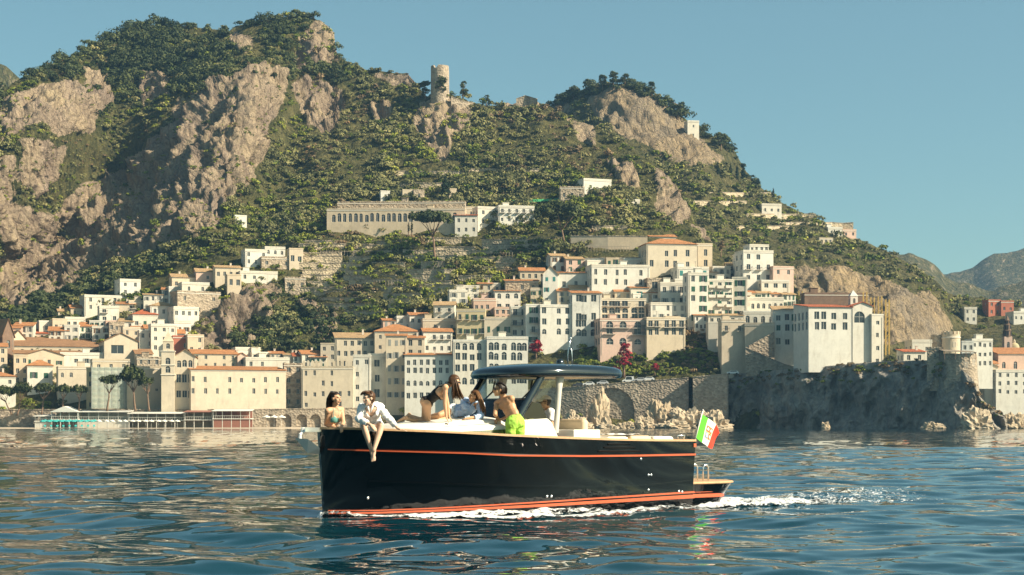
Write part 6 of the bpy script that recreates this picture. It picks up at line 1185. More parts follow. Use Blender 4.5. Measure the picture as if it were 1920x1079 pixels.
def person(label, j, sk, fem, face, faceup, clothes, group=None, hair=None, hairmat=None, hands=None, feet=None, chest_fw=None, extra=None):
    """j: joints in world space"""
    sc = 0.94 if fem else 1.0; m = MB(); V3 = Vector
    pel, nk, hd = j['pel'], j['nk'], j['hd']; sp = (nk-pel).normalized(); sidev = (j['shR']-j['shL']).normalized(); fw = sidev.cross(sp)*-1.0
    if chest_fw is not None and fw.dot(chest_fw) < 0: fw = -fw
    f, s, u = frame(fw, sp); rt = Matrix((s, f, u)).transposed(); L = (nk-pel).length
    hs = (j['hiR']-j['hiL']).normalized(); hu = sp; hf = hs.cross(hu); rp = Matrix((hs, hf if hf.dot(f) > 0 else -hf, hu)).transposed()
    # trunk
    m.ell(pel, (0.165*sc, 0.115*sc, 0.13*sc), 14, 8, rot=rp); m.ell(pel+u*L*0.28, (0.125*sc if fem else 0.145, 0.095*sc, 0.15*sc), 14, 8, rot=rt); m.ell(pel+u*L*0.55, (0.145*sc, 0.105*sc, 0.16*sc), 14, 8, rot=rt); m.ell(pel+u*L*0.74, (0.16*sc, 0.105*sc, 0.14*sc), 14, 8, rot=rt)
    if fem:
        for q in (-1, 1): m.ell(pel+u*L*0.66+f*0.085+s*0.075*q, (0.062, 0.055, 0.062), 12, 8)
    else:
        for q in (-1, 1): m.ell(pel+u*L*0.74+f*0.06+s*0.07*q, (0.085, 0.06, 0.07), 12, 8, rot=rt)
    for q in 'LR': b_ = -(f+hf*(1 if hf.dot(f) > 0 else -1)).normalized(); m.ell(j['hi'+q]+b_*0.045+(pel-j['hi'+q])*0.25, (0.098*sc,)*3, 12, 8); m.ell(pel.lerp(j['hi'+q], 0.6), (0.115*sc,)*3, 12, 8)
    caps(m, j['shL'].lerp(nk, 0.25), j['shR'].lerp(nk, 0.25), 0.062*sc, 0.062*sc); caps(m, nk-u*0.03, hd.lerp(nk, 0.25), 0.056*sc, 0.050*sc)
    caps(m, nk-u*0.01, j['shL'].lerp(nk, 0.2), 0.055*sc, 0.05*sc); caps(m, nk-u*0.01, j['shR'].lerp(nk, 0.2), 0.055*sc, 0.05*sc)
    bones = [('spine', pel, nk)]
    for q in 'LR':
        sh, el, wr, hi, kn, an = (j[k+q] for k in ('sh', 'el', 'wr', 'hi', 'kn', 'an'))
        m.ell(sh, (0.062*sc,)*3, 12, 8); caps(m, sh, el, 0.050*sc, 0.038*sc); md = el.lerp(wr, 0.3); caps(m, el, md, 0.039*sc, 0.039*sc); caps(m, md, wr, 0.038*sc, 0.026*sc)
        caps(m, hi, kn, 0.086*sc, 0.054*sc, 12); md = kn.lerp(an, 0.32); back = ((kn-hi).normalized()-(an-kn).normalized()); back = back.normalized() if back.length > 0.1 else -f
        caps(m, kn, md-back*0*0.01, 0.052*sc, 0.054*sc, 12); caps(m, md, an, 0.052*sc, 0.034*sc, 12)
        bones += [('arm', sh, el), ('fore', el, wr), ('thigh', hi, kn), ('shin', kn, an)]
        hd_, hn, cu = hands[q]; hand(m, wr, hd_, hn, sc, cu, 1 if q == 'L' else -1)
        ft_, fu = feet[q]; foot(m, an, ft_, fu, sc)
    # head
    hf_, hs_, hu_ = frame(face, faceup); rh = Matrix((hs_, hf_, hu_)).transposed(); k = 0.97 if fem else 1.03
    P_ = lambda x, y, z: hd+(rh @ V3((x, y, z)))*k
    m.ell(P_(0, -0.018, 0.028), (0.076*k, 0.096*k, 0.088*k), 14, 10, rot=rh); m.ell(P_(0, 0.022, -0.03), (0.060*k, 0.070*k, 0.080*k), 14, 10, rot=rh); m.ell(P_(0, 0.052, -0.092), (0.030*k, 0.030*k, 0.024*k), 10, 6, rot=rh)
    m.ell(P_(0, 0.075, 0.028), (0.052*k, 0.022*k, 0.012*k), 10, 6, rot=rh); caps(m, P_(0, 0.088, 0.015), P_(0, 0.108, -0.022), 0.010*k, 0.014*k, 8); m.ell(P_(0, 0.088, -0.055), (0.026*k, 0.014*k, 0.011*k), 10, 6, rot=rh)
    for q in (-1, 1): m.ell(P_(0.077*q, -0.005, -0.002), (0.012*k, 0.022*k, 0.034*k), 8, 6, rot=rh); m.ell(P_(0.042*q, 0.062, -0.02), (0.022*k, 0.02*k, 0.02*k), 8, 6, rot=rh)
    bones.append(('head', nk.lerp(hd, 0.6), hd))
    me = eval_mesh(m, 0.0100, 4); me.name = 'person'
    org = pel.copy(); co = np.empty(len(me.vertices)*3, np.float32); me.vertices.foreach_get('co', co); co = co.reshape(-1, 3).astype(float); nr = np.empty(len(me.vertices)*3, np.float32); me.vertices.foreach_get('normal', nr); nr = nr.reshape(-1, 3)
    # nearest bone of every vertex
    best = np.full(len(co), 1e9); bi = np.zeros(len(co), int); bt = np.zeros(len(co))
    for i, (nm, a, b) in enumerate(bones):
        a_, d_ = np.array(a), np.array(b-a); t = np.clip(((co-a_) @ d_)/(d_ @ d_), 0, 1); t2 = ((co-a_) @ d_)/(d_ @ d_); dist = np.linalg.norm(co-a_-t[:, None]*d_, axis=1)*(0.62 if nm == 'spine' else 1.0)
        w_ = dist < best; best[w_] = dist[w_]; bi[w_] = i; bt[w_] = t2[w_]
    kind = np.array([b[0] for b in bones])[bi]
    fl = np.empty(len(me.polygons)*4, int) if all(len(p.vertices) == 4 for p in me.polygons) else None
    me2 = me.copy(); me2.materials.clear(); me2.materials.append(sk); me2.vertices.foreach_set('co', (co-np.array(org)).astype(np.float32).ravel()); me2.update()
    ob = link('person', me2); ob.location = org; tag(ob, label, 'person', group)
    polys = [tuple(p.vertices) for p in me.polygons]
    sd = (co-np.array(pel)) @ np.array(f)          # how far in front of the spine
    lat = (co-np.array(pel)) @ np.array(s)
    hl = (co-np.array(hd)) @ np.array(rh)          # head coordinates
    ctx = dict(kind=kind, t=bt, front=sd, lat=lat, head=hl/k, co=co)
    def shell(name, sel, off, material, fold=0.0, fs=14.0):
        keep = [p for p in polys if all(sel[i] for i in p)]
        used = sorted(set(i for p in keep for i in p)); mp = {i: n for n, i in enumerate(used)}
        if not keep: return
        wv = np.array([mnoise.fractal(Vector(co[i])*fs, 0.8, 2.0, 3) for i in used]) if fold else 0
        vv = co[used]-np.array(org)+nr[used]*(off+fold*np.asarray(wv))[:, None] if fold else co[used]-np.array(org)+nr[used]*off
        n = len(used); inn = co[used]-np.array(org)+nr[used]*0.001; f1 = [tuple(mp[i] for i in p) for p in keep]
        ec = {}
        for p in f1:
            for a, b in zip(p, p[1:]+p[:1]): ec[(a, b)] = 1
        rim = [(b, a, a+n, b+n) for (a, b) in ec if (b, a) not in ec]
        mm = np_mesh(name, np.concatenate([vv, inn]).tolist(), f1+rim, material); link(name, mm, ob)
    for (nm, selfn, off, material, fold) in clothes: shell(nm, selfn(ctx), off, material, fold)
    for q in (-1, 1): hm = MB(); hm.ell(P_(0.030*q, 0.083, 0.010)-org, (0.012*k, 0.009*k, 0.0065*k), 8, 6, rot=rh); hm.build('eye', M_EYE, ob, smooth=True)
    hm = MB(); hm.ell(P_(0, 0.094, -0.056)-org, (0.024*k, 0.012*k, 0.007*k), 8, 6, rot=rh); hm.build('lips', M_LIP, ob, smooth=True)
    if extra: extra(ob, P_, rh, org, k, ctx, shell)
    return ob
def strands(ob, P_, org, material, paths, n=46, r=0.012, spread=0.03, seed=1):
    """hair as many tapering locks; paths = list of control polylines in head coordinates or world points"""
    R = random.Random(seed); m = MB()
    for i in range(n):
        a, b = R.choice(paths), R.choice(paths); w = R.random(); jit = Vector((R.gauss(0, 1), R.gauss(0, 1), R.gauss(0, 1)))*spread
        pts = [pa.lerp(pb, w)+jit*(0.15+0.85*k_/(len(a)-1))-org for k_, (pa, pb) in enumerate(zip(a, b))]
        m.tube(pts, [r*(0.9, 1.15, 1.1, 0.9, 0.5, 0.2)[min(5, int(5*k_/(len(pts)-1)))] for k_ in range(len(pts))], 5)
    m.build('hair', material, ob, smooth=True)
def haircap(ctx, back=0.0): h_ = ctx['head']; return (ctx['kind'] == 'head') & ((h_[:, 2] > 0.055+0.25*np.maximum(0, h_[:, 1]-0.02)) | ((h_[:, 1] < back) & (h_[:, 2] > -0.07)) | ((h_[:, 2] > 0.02) & (h_[:, 1] < 0.035)))
IMG_R, IMG_U, TO_CAM = Vector((1, 0, 0)), Vector((0, 0, 1)), Vector((0, -1, 0))
def mid(a, b, t=0.5): return a.lerp(b, t)
def sel(*ks, lo=-9, hi=9): return lambda c: np.isin(c['kind'], ks) & (c['t'] > lo) & (c['t'] < hi)
# --- woman in a teal bikini at the bow
def p_bikini():
    pel = bw(622, 811, -0.02); j = {'pel': pel}; j['nk'] = J(pel, 628, 767, 0.45, 1); j['hd'] = J(j['nk'], 629, 747.5, 0.185, 1)
    j['shR'] = J(j['nk'], 614.5, 771, 0.155, 1); j['shL'] = J(j['nk'], 640, 769, 0.155, -1); j['elR'] = J(j['shR'], 611, 796, 0.27, -1); j['wrR'] = J(j['elR'], 634, 803, 0.235, 1); j['elL'] = J(j['shL'], 644, 793, 0.27, 1); j['wrL'] = J(j['elL'], 640, 800, 0.235, 1)
    j['hiR'], j['hiL'] = pel+Vector((-0.03, -0.09, -0.04)), pel+Vector((0.03, 0.09, -0.04))
    fwd = BOATM.to_3x3() @ Vector((0.95, 0.3, 0)); 
    for q in 'LR': j['kn'+q] = j['hi'+q]+fwd*0.38+Vector((0, 0, 0.02)); j['an'+q] = j['kn'+q]+fwd*0.12+Vector((0, 0, -0.10))*1.0+Vector((0, 0.05, 0))
    face = Vector((0.85, -0.5, -0.03)); top = mat('teal bikini fabric', (0.10, 0.26, 0.22), 0.8, 0.08, 20)
    def ex(ob, P_, rh, org, k, ctx, shell):
        shell('hair_cap', haircap(ctx, 0.0), 0.014, HAIR_D)
        A = [P_(x, y, 0.10) for x, y in ((-0.02, 0.03), (0.02, 0.03), (0, -0.03))]
        strands(ob, P_, org, HAIR_D, [[P_(sx, 0.02, 0.108), P_(sx*4, -0.05, 0.09), P_(sx*4, -0.10, 0.0), P_(sx*3.5, -0.115, -0.09), P_(sx*3, -0.12, -0.17), P_(sx*2, -0.13, -0.24)] for sx in (-0.02, 0.0, 0.02)], 60, 0.014, 0.018, 2)
        m = MB()
        for q in (-1, 1): c_ = pel.lerp(j['nk'], 0.72)
        nk = j['nk']-org
        for q in 'LR': m.tube([j['nk'].lerp(j['pel'], 0.28)-org+(j['sh'+q]-j['nk'])*0.4-Vector((0, 0, 0))+(TO_CAM*0.10+IMG_R*0.05), j['nk']-org+(j['sh'+q]-j['nk'])*0.35+Vector((0.02, -0.055, 0.015)), j['nk']-org+Vector((-0.03, 0.05, 0.03))], 0.006, 5)
        m.build('strap', top, ob)
    cl = [('bikini_top', lambda c: (c['kind'] == 'spine') & (c['t'] > 0.50) & (c['t'] < 0.80-1.3*np.abs(np.abs(c['lat'])-0.075)) & (c['front'] > 0.02) & (np.abs(np.abs(c['lat'])-0.07) < 0.075), 0.006, top, 0), ('bikini_band', lambda c: (c['kind'] == 'spine') & (c['t'] > 0.52) & (c['t'] < 0.56), 0.005, top, 0), ('bikini_bottom', lambda c: (c['kind'] == 'spine') & (c['t'] < 0.16), 0.006, top, 0)]
    person('woman in teal bikini top leaning on the bow gunwale', j, SK1, True, face, IMG_U, cl, 'people aboard', hands={'R': (Vector((0.8, -0.5, -0.25)), Vector((0, -0.5, 1)), 0.5), 'L': (Vector((0.1, -0.8, -0.5)), Vector((0, -0.3, 1)), 0.5)}, feet={q: (fwd, IMG_U) for q in 'LR'}, chest_fw=Vector((0.6, -0.8, 0)), extra=ex)
p_bikini()
# --- man in a white shirt sitting on the gunwale, legs outboard
def p_shirt():
    g = trace([(697, 806)], lambda u, w: vs(u))[0]; vv = vs(g[0])-0.02; pel = bw(697, 794.5, vv); j = {'pel': pel}
    j['nk'] = J(pel, 695, 761, 0.47, 1); j['hd'] = J(j['nk'], 691, 748, 0.19, 1); j['shR'] = J(j['nk'], 679, 766, 0.185, -1); j['shL'] = J(j['nk'], 711, 764, 0.185, -1)
    j['elR'] = J(j['shR'], 673, 786, 0.29, 1); j['wrR'] = J(j['elR'], 695, 797, 0.26, 1); j['elL'] = J(j['shL'], 727, 784, 0.29, 1); j['wrL'] = J(j['elL'], 747, 804, 0.26, -1)
    j['hiR'], j['hiL'] = pel+Vector((-0.095, 0, -0.02)), pel+Vector((0.095, 0, -0.02))
    j['knR'] = J(j['hiR'], 682, 799, 0.43, 1); j['knL'] = J(j['hiL'], 715, 800, 0.43, 1); j['anR'] = J(j['knR'], 696.5, 845, 0.43, 1); j['anL'] = J(j['knL'], 701, 844, 0.43, 1)
    white = mat('white linen shirt', (0.80, 0.77, 0.73), 0.9, 0.05, 12); sh = mat('white swim shorts', (0.78, 0.77, 0.76), 0.9, 0.05, 12)
    def ex(ob, P_, rh, org, k, ctx, shell):
        shell('hair_cap', haircap(ctx, -0.02), 0.018, HAIR_B, 0.012)
        strands(ob, P_, org, HAIR_B, [[P_(x, -0.03, 0.10), P_(x*1.4, 0.03, 0.122), P_(x*1.4, 0.066, 0.108), P_(x*1.5, 0.084, 0.082)] for x in (-0.05, 0, 0.05)]+[[P_(x, -0.03, 0.10), P_(x*1.3, -0.07, 0.105), P_(x*1.4, -0.10, 0.06), P_(x*1.3, -0.11, 0.0)] for x in (-0.05, 0, 0.05)], 40, 0.012, 0.012, 5)
        m = MB(); c = j['nk']-org
        for q in (-1, 1): m.tube([c+Vector((0.065*q, 0.04, 0.055)), c+Vector((0.062*q, -0.05, 0.045)), c+Vector((0.035*q, -0.10, -0.03)), c+Vector((0.01*q, -0.125, -0.12))], [0.018, 0.02, 0.018, 0.006], 6)
        m.build('collar', white, ob, smooth=True)
    def shirt(c): v_open = (c['front'] > 0.03) & (c['t'] > 0.62) & (np.abs(c['lat']) < 0.30*(c['t']-0.62)); return ((c['kind'] == 'spine') & (c['t'] > -0.15) & (c['t'] < 1.02) & ~v_open) | (c['kind'] == 'arm') | ((c['kind'] == 'fore') & (c['t'] < 0.72))
    cl = [('shirt', shirt, 0.022, white, 0.020), ('shorts', lambda c: ((c['kind'] == 'spine') & (c['t'] < 0.08)) | ((c['kind'] == 'thigh') & (c['t'] < 0.62)), 0.014, sh, 0.008)]
    person('man in white shirt sitting on the gunwale with bare legs hanging outboard', j, SK2, False, Vector((-0.75, -0.62, -0.12)), Vector((-0.05, 0, 1)), cl, 'people aboard', hands={'R': (Vector((0.7, -0.4, -0.6)), Vector((0.2, -0.8, 0.5)), 0.5), 'L': (Vector((0.95, -0.1, -0.2)), Vector((0, 0, 1)), 0.15)},
           feet={'R': (Vector((0.25, -0.45, -0.85)), Vector((0, -0.8, 0.5))), 'L': (Vector((-0.05, -0.45, -0.88)), Vector((0, -0.8, 0.5)))}, chest_fw=TO_CAM, extra=ex)
p_shirt()
# --- woman in a black swimsuit on all fours
def p_black():
    pel = bw(801, 754, 0.35); j = {'pel': pel}; j['nk'] = J(pel, 836, 725, 0.46, 1); j['hd'] = J(j['nk'], 852, 716, 0.19, 1)
    ax = TO_CAM*0.75+IMG_R*0.1; ax.normalize(); up_ = Vector((0.5, 0, 0.85))
    for q, sg in (('R', 1), ('L', -1)):
        j['hi'+q] = pel+ax*0.09*sg+Vector((-0.01, 0, -0.03)); j['sh'+q] = j['nk']+ax*0.15*sg+Vector((-0.02, 0, -0.02))
        dx = 0 if sg > 0 else -7; j['kn'+q] = J(j['hi'+q], 802+dx, 792, 0.40, -1); j['an'+q] = J(j['kn'+q], 769+dx, 780.5 if sg > 0 else 786, 0.39, -1 if sg > 0 else 1)
        dx = 0 if sg > 0 else 5; j['el'+q] = J(j['sh'+q], 834+dx, 757, 0.275, -1); j['wr'+q] = J(j['el'+q], 837+dx, 783, 0.24, 1)
    blk = mat('black swimsuit fabric', (0.008, 0.008, 0.009), 0.6, 0)
    def ex(ob, P_, rh, org, k, ctx, shell):
        shell('hair_cap', haircap(ctx, 0.01), 0.016, HAIR_B)
        h0 = j['hd']; W_ = lambda x, y, z: h0+Vector((x, y, z)); paths = [[P_(x, 0.0, 0.10), W_(-0.02+x, -0.075*sg_, 0.06), W_(0.02+x, -0.095*sg_, -0.03), W_(0.04+x, -0.10*sg_, -0.13), W_(0.06+x*1.6, -0.085*sg_, -0.22), W_(0.085+x*2.2, -0.06*sg_, -0.30)] for x in (-0.05, -0.01, 0.03) for sg_ in (1, 0.2, -0.8)]
        strands(ob, P_, org, HAIR_B, paths, 90, 0.013, 0.018, 9)
        m = MB(); m.box(-0.07, 0.07, 0.085, 0.1, 0.0, 0.03); m.v = [tuple(P_(*v)-org) for v in m.v]; m.build('sunglasses', M_BLACK, ob)
    cl = [('swimsuit', lambda c: ((c['kind'] == 'spine') & (c['t'] < 0.80) & (c['t'] > -0.20) & ~((np.abs(c['lat']) > 0.10) & (c['t'] > 0.62))) & ~((c['t'] < 0.06) & (np.abs(c['lat']) > 0.085+0.5*c['t'])), 0.006, blk, 0), ('strap', lambda c: (c['kind'] == 'spine') & (c['t'] >= 0.78) & (np.abs(np.abs(c['lat'])-0.075) < 0.018), 0.006, blk, 0)]
    person('woman in black swimsuit kneeling on all fours on the sun pad', j, SK3, True, Vector((0.85, -0.3, -0.28)), Vector((0.35, 0, 0.9)), cl, 'people aboard', hands={'R': (Vector((0.35, -0.25, -0.9)), Vector((0.8, 0, 0.4)), 0.1), 'L': (Vector((0.5, 0, -0.8)), Vector((0.8, 0, 0.4)), 0.1)}, feet={'R': (Vector((-0.5, 0, -0.85)), Vector((0.8, 0, -0.5))), 'L': (Vector((-0.7, 0, -0.6)), Vector((0.6, 0, -0.7)))}, chest_fw=Vector((0.4, 0, -1)), extra=ex)
p_black()
# --- woman in a light blue shirt reclining on the sun pad
def p_blue():
    pel = bw(851, 776, -0.05); j = {'pel': pel}; j['nk'] = J(pel, 890, 759, 0.45, 1); j['hd'] = J(j['nk'], 889, 744, 0.185, 1); j['shR'] = J(j['nk'], 880, 763, 0.155, -1); j['shL'] = J(j['nk'], 902, 762, 0.155, 1)
    j['elL'] = J(j['shL'], 901, 782, 0.27, 1); j['wrL'] = J(j['elL'], 880, 784, 0.24, 1); j['elR'] = J(j['shR'], 873, 781, 0.27, -1); j['wrR'] = J(j['elR'], 862, 786, 0.24, 1)
    j['hiL'], j['hiR'] = pel+Vector((0, -0.02, 0.09)), pel+Vector((0, 0.03, -0.08)); j['knL'] = J(j['hiL'], 824, 778, 0.40, 1); j['knR'] = J(j['hiR'], 822, 788, 0.40, 1); j['anL'] = J(j['knL'], 794, 785, 0.38, -1); j['anR'] = J(j['knR'], 790, 790, 0.38, -1)
    blue = mat('light blue cotton shirt', (0.42, 0.54, 0.72), 0.9, 0.08, 14); wh = mat('pale linen shorts', (0.74, 0.74, 0.74), 0.9, 0.05, 10)
    def ex(ob, P_, rh, org, k, ctx, shell):
        shell('hair_cap', haircap(ctx, 0.0), 0.016, HAIR_B); h0 = j['hd']; W_ = lambda x, y, z: h0+Vector((x, y, z))
        strands(ob, P_, org, HAIR_L, [[P_(x, 0.0, 0.105), W_(0.05, -0.05+x, 0.07), W_(0.10, -0.08+x, -0.02), W_(0.13, -0.10+x, -0.12), W_(0.155, -0.11+x, -0.22), W_(0.16, -0.12+x, -0.30)] for x in (-0.03, 0.0, 0.04)], 80, 0.013, 0.022, 4)
        m = MB(); c = j['nk']-org
        for q in (-1, 1): m.tube([c+Vector((0.05, 0.05*q, 0.05)), c+Vector((-0.02, -0.06+0.06*q, 0.04)), c+Vector((-0.07, -0.09+0.05*q, -0.06))], [0.016, 0.018, 0.008], 6)
        m.build('collar', blue, ob, smooth=True)
    cl = [('shirt', lambda c: ((c['kind'] == 'spine') & (c['t'] > 0.0) & (c['t'] < 1.0) & ~((c['front'] > 0.03) & (c['t'] > 0.7) & (np.abs(c['lat']) < 0.2*(c['t']-0.7)))) | (c['kind'] == 'arm') | ((c['kind'] == 'fore') & (c['t'] < 0.6)), 0.024, blue, 0.026), ('shorts', lambda c: ((c['kind'] == 'spine') & (c['t'] < 0.12)) | ((c['kind'] == 'thigh') & (c['t'] < 0.4)), 0.02, wh, 0.016)]
    person('woman in light blue shirt reclining on the sun pad below the windshield', j, SK4, True, Vector((-0.9, -0.35, 0.0)), Vector((0.1, 0, 1)), cl, 'people aboard', hands={'L': (Vector((-0.9, -0.3, -0.1)), Vector((0, -0.2, 1)), 0.3), 'R': (Vector((-0.9, -0.3, -0.1)), Vector((0, 0, 1)), 0.3)}, feet={q: (Vector((-0.8, -0.3, -0.1)), Vector((0.3, -0.9, 0.3))) for q in 'LR'}, chest_fw=Vector((-0.2, -1, 0)), extra=ex)
p_blue()
# --- man in lime shorts standing on the side deck
def p_lime():
    pel = bw(966, 790, 1.20); j = {'pel': pel}; j['nk'] = J(pel, 946, 746, 0.49, -1); j['hd'] = J(j['nk'], 936, 731.5, 0.19, 1); j['shR'] = J(j['nk'], 932, 757, 0.19, -1); j['shL'] = J(j['nk'], 959, 748, 0.19, 1)
    j['elL'] = J(j['shL'], 964, 777, 0.30, -1); j['wrL'] = J(j['elL'], 943, 785.5, 0.26, -1); j['elR'] = J(j['shR'], 928, 777, 0.29, 1); j['wrR'] = J(j['elR'], 934, 786, 0.26, -1)
    ax = (BOATM.to_3x3() @ Vector((0.95, 0.1, 0))).normalized()
    for q, sg in (('L', 1), ('R', -1)): j['hi'+q] = pel+ax*0.095*sg+Vector((0, 0, -0.04)); j['kn'+q] = j['hi'+q]+Vector((0.02*sg, 0.03, -0.45)); j['an'+q] = j['kn'+q]+Vector((0, 0.02, -0.43)); 
    lime = mat('lime swim shorts', (0.32, 0.58, 0.08), 0.85, 0.06, 10); cord = mat('white drawstring', (0.8, 0.8, 0.75), 0.9, 0)
    def ex(ob, P_, rh, org, k, ctx, shell):
        shell('hair_cap', haircap(ctx, -0.01), 0.020, HAIR_D, 0.010)
        strands(ob, P_, org, HAIR_D, [[P_(x, 0.06, 0.10), P_(x*1.3, 0.0, 0.13), P_(x*1.5, -0.07, 0.10), P_(x*1.4, -0.11, 0.03), P_(x*1.3, -0.12, -0.05)] for x in (-0.05, 0, 0.05)], 40, 0.012, 0.010, 8)
        m = MB(); m.box(-0.066, -0.008, 0.078, 0.093, -0.012, 0.026); m.box(0.008, 0.066, 0.078, 0.093, -0.012, 0.026); m.box(-0.008, 0.008, 0.088, 0.096, 0.010, 0.020); m.box(-0.082, -0.074, -0.01, 0.1, 0.014, 0.022); m.box(0.074, 0.082, -0.01, 0.1, 0.014, 0.022); m.v = [tuple(P_(*v)-org) for v in m.v]; m.build('sunglasses', M_BLACK, ob)
        m = MB(); c = Vector((-0.12, -0.06, 0.06)); m.tube([c, c+Vector((0.0, -0.02, -0.06)), c+Vector((0.02, -0.02, -0.10))], 0.008, 5); m.build('drawstring', cord, ob)
    cl = [('shorts', lambda c: ((c['kind'] == 'spine') & (c['t'] < 0.16)) | ((c['kind'] == 'thigh') & (c['t'] < 0.62)), 0.022, lime, 0.014)]
    person('shirtless man in lime green shorts and sunglasses leaning on the cabin', j, SK4, False, Vector((-0.92, -0.3, 0.12)), Vector((0.1, 0, 1)), cl, 'people aboard', hands={'L': (Vector((-0.9, 0.1, -0.25)), Vector((0, -0.3, 1)), 0.4), 'R': (Vector((-0.3, -0.6, -0.3)), Vector((0, -0.3, 1)), 0.6)}, feet={q: (Vector((-0.7, 0.6, 0)), IMG_U) for q in 'LR'}, chest_fw=Vector((-0.7, -0.7, 0)), extra=ex)
p_lime()
# --- helmsman in cap and white T-shirt
def p_helm():
    pel = bw(1034, 817, 0.30); j = {'pel': pel}; j['nk'] = J(pel, 1028, 769, 0.49, 1); j['hd'] = J(j['nk'], 1022, 755, 0.19, 1); j['shL'] = J(j['nk'], 1033, 774, 0.185, 1); j['shR'] = J(j['nk'], 1022, 773, 0.185, -1)
    j['elL'] = J(j['shL'], 1035, 800, 0.30, 1); j['wrL'] = J(j['elL'], 1024, 806, 0.26, -1); j['elR'] = J(j['shR'], 1014, 796, 0.29, -1); j['wrR'] = J(j['elR'], 1002, 795, 0.26, 1)
    fwd = (BOATM.to_3x3() @ Vector((-1, 0, 0)))
    sd_ = (BOATM.to_3x3() @ Vector((0, -1, 0)))
    for q, sg in (('L', 1), ('R', -1)): j['hi'+q] = pel+sd_*0.095*sg+Vector((0, 0, -0.03)); j['kn'+q] = j['hi'+q]+fwd*0.42+Vector((0, 0, 0.0)); j['an'+q] = j['kn'+q]+Vector((0, 0, -0.42))+fwd*0.05
    wt = mat('white cotton t-shirt', (0.76, 0.74, 0.70), 0.9, 0.05, 12); capm = mat('khaki cap cloth', (0.50, 0.42, 0.33), 0.9, 0.1, 14)
    def ex(ob, P_, rh, org, k, ctx, shell):
        shell('hair_cap', (ctx['kind'] == 'head') & (ctx['head'][:, 1] < -0.01) & (ctx['head'][:, 2] > -0.06), 0.010, HAIR_D)
        shell('cap', (ctx['kind'] == 'head') & (ctx['head'][:, 2] > 0.045), 0.018, capm)
        m = MB(); m.grid([[P_(x, y, 0.052-0.03*(x/0.07)**2-0.25*max(0, y-0.09)*0.6+dz)-org for x in (-0.07, -0.035, 0, 0.035, 0.07)] for y, dz in ((0.07, 0.008), (0.11, 0.006), (0.15, 0.0), (0.165, -0.004), (0.15, -0.008), (0.11, -0.006), (0.07, -0.004))]); m.build('cap_brim', capm, ob, smooth=True)
        m = MB(); m.box(-0.07, 0.07, 0.088, 0.104, -0.008, 0.026); m.box(-0.084, -0.074, -0.01, 0.1, 0.012, 0.02); m.box(0.074, 0.084, -0.01, 0.1, 0.012, 0.02); m.v = [tuple(P_(*v)-org) for v in m.v]; m.build('sunglasses', M_BLACK, ob)
    cl = [('t_shirt', lambda c: ((c['kind'] == 'spine') & (c['t'] > -0.1) & (c['t'] < 1.0)) | ((c['kind'] == 'arm') & (c['t'] < 0.7)), 0.020, wt, 0.014), ('trousers', lambda c: ((c['kind'] == 'spine') & (c['t'] < 0.1)) | (c['kind'] == 'thigh'), 0.014, M_NAVY, 0.006)]
    person('helmsman in khaki cap and white t-shirt under the hardtop', j, SK4, False, Vector((-0.95, -0.3, -0.1)), IMG_U, cl, 'people aboard', hands={'L': (Vector((-0.8, -0.1, 0.1)), Vector((0, 0, 1)), 0.7), 'R': (Vector((-0.8, -0.1, 0.1)), Vector((0, 0, 1)), 0.7)}, feet={q: (fwd, IMG_U) for q in 'LR'}, chest_fw=fwd, extra=ex)
p_helm()
# ------------------------------------------------------------------ foliage
def leaf_mat(name, dark, light, tip=None):
    t = NT(name); a = t.attr('tone'); c = t.ramp(a, [(0.0, dark), (0.6, light)]+([(1.0, tip)] if tip else []))
    n = t.noise(t.coord(), 0.7, 3, 0.6); c = t.mix(0.5, c, t.ramp(n, [(0.3, (0.6,)*3), (0.7, (1.0,)*3)]), 'MULTIPLY'); t.color(c); t.set(Roughness=0.7); t.b.inputs['Specular IOR Level'].default_value = 0.15
    return t.mat
LEAF = {'olive': leaf_mat('olive foliage', (0.09, 0.095, 0.038), (0.25, 0.235, 0.09), (0.38, 0.32, 0.13)), 'green': leaf_mat('green shrub foliage', (0.065, 0.095, 0.018), (0.24, 0.265, 0.04), (0.42, 0.38, 0.065)),
        'pine': leaf_mat('dark pine needles', (0.028, 0.042, 0.018), (0.085, 0.10, 0.035), (0.14, 0.15, 0.05)), 'dry': leaf_mat('dry brush', (0.12, 0.085, 0.045), (0.28, 0.20, 0.11), (0.34, 0.20, 0.09)), 'red': leaf_mat('bougainvillea blossom', (0.17, 0.012, 0.02), (0.42, 0.03, 0.05), (0.55, 0.08, 0.08)),
        'cypress': leaf_mat('cypress foliage', (0.012, 0.026, 0.012), (0.035, 0.055, 0.022))}
M_BARK = mat('pine bark', (0.20, 0.13, 0.085), 0.95, 0.3, 1.5, 0.6)
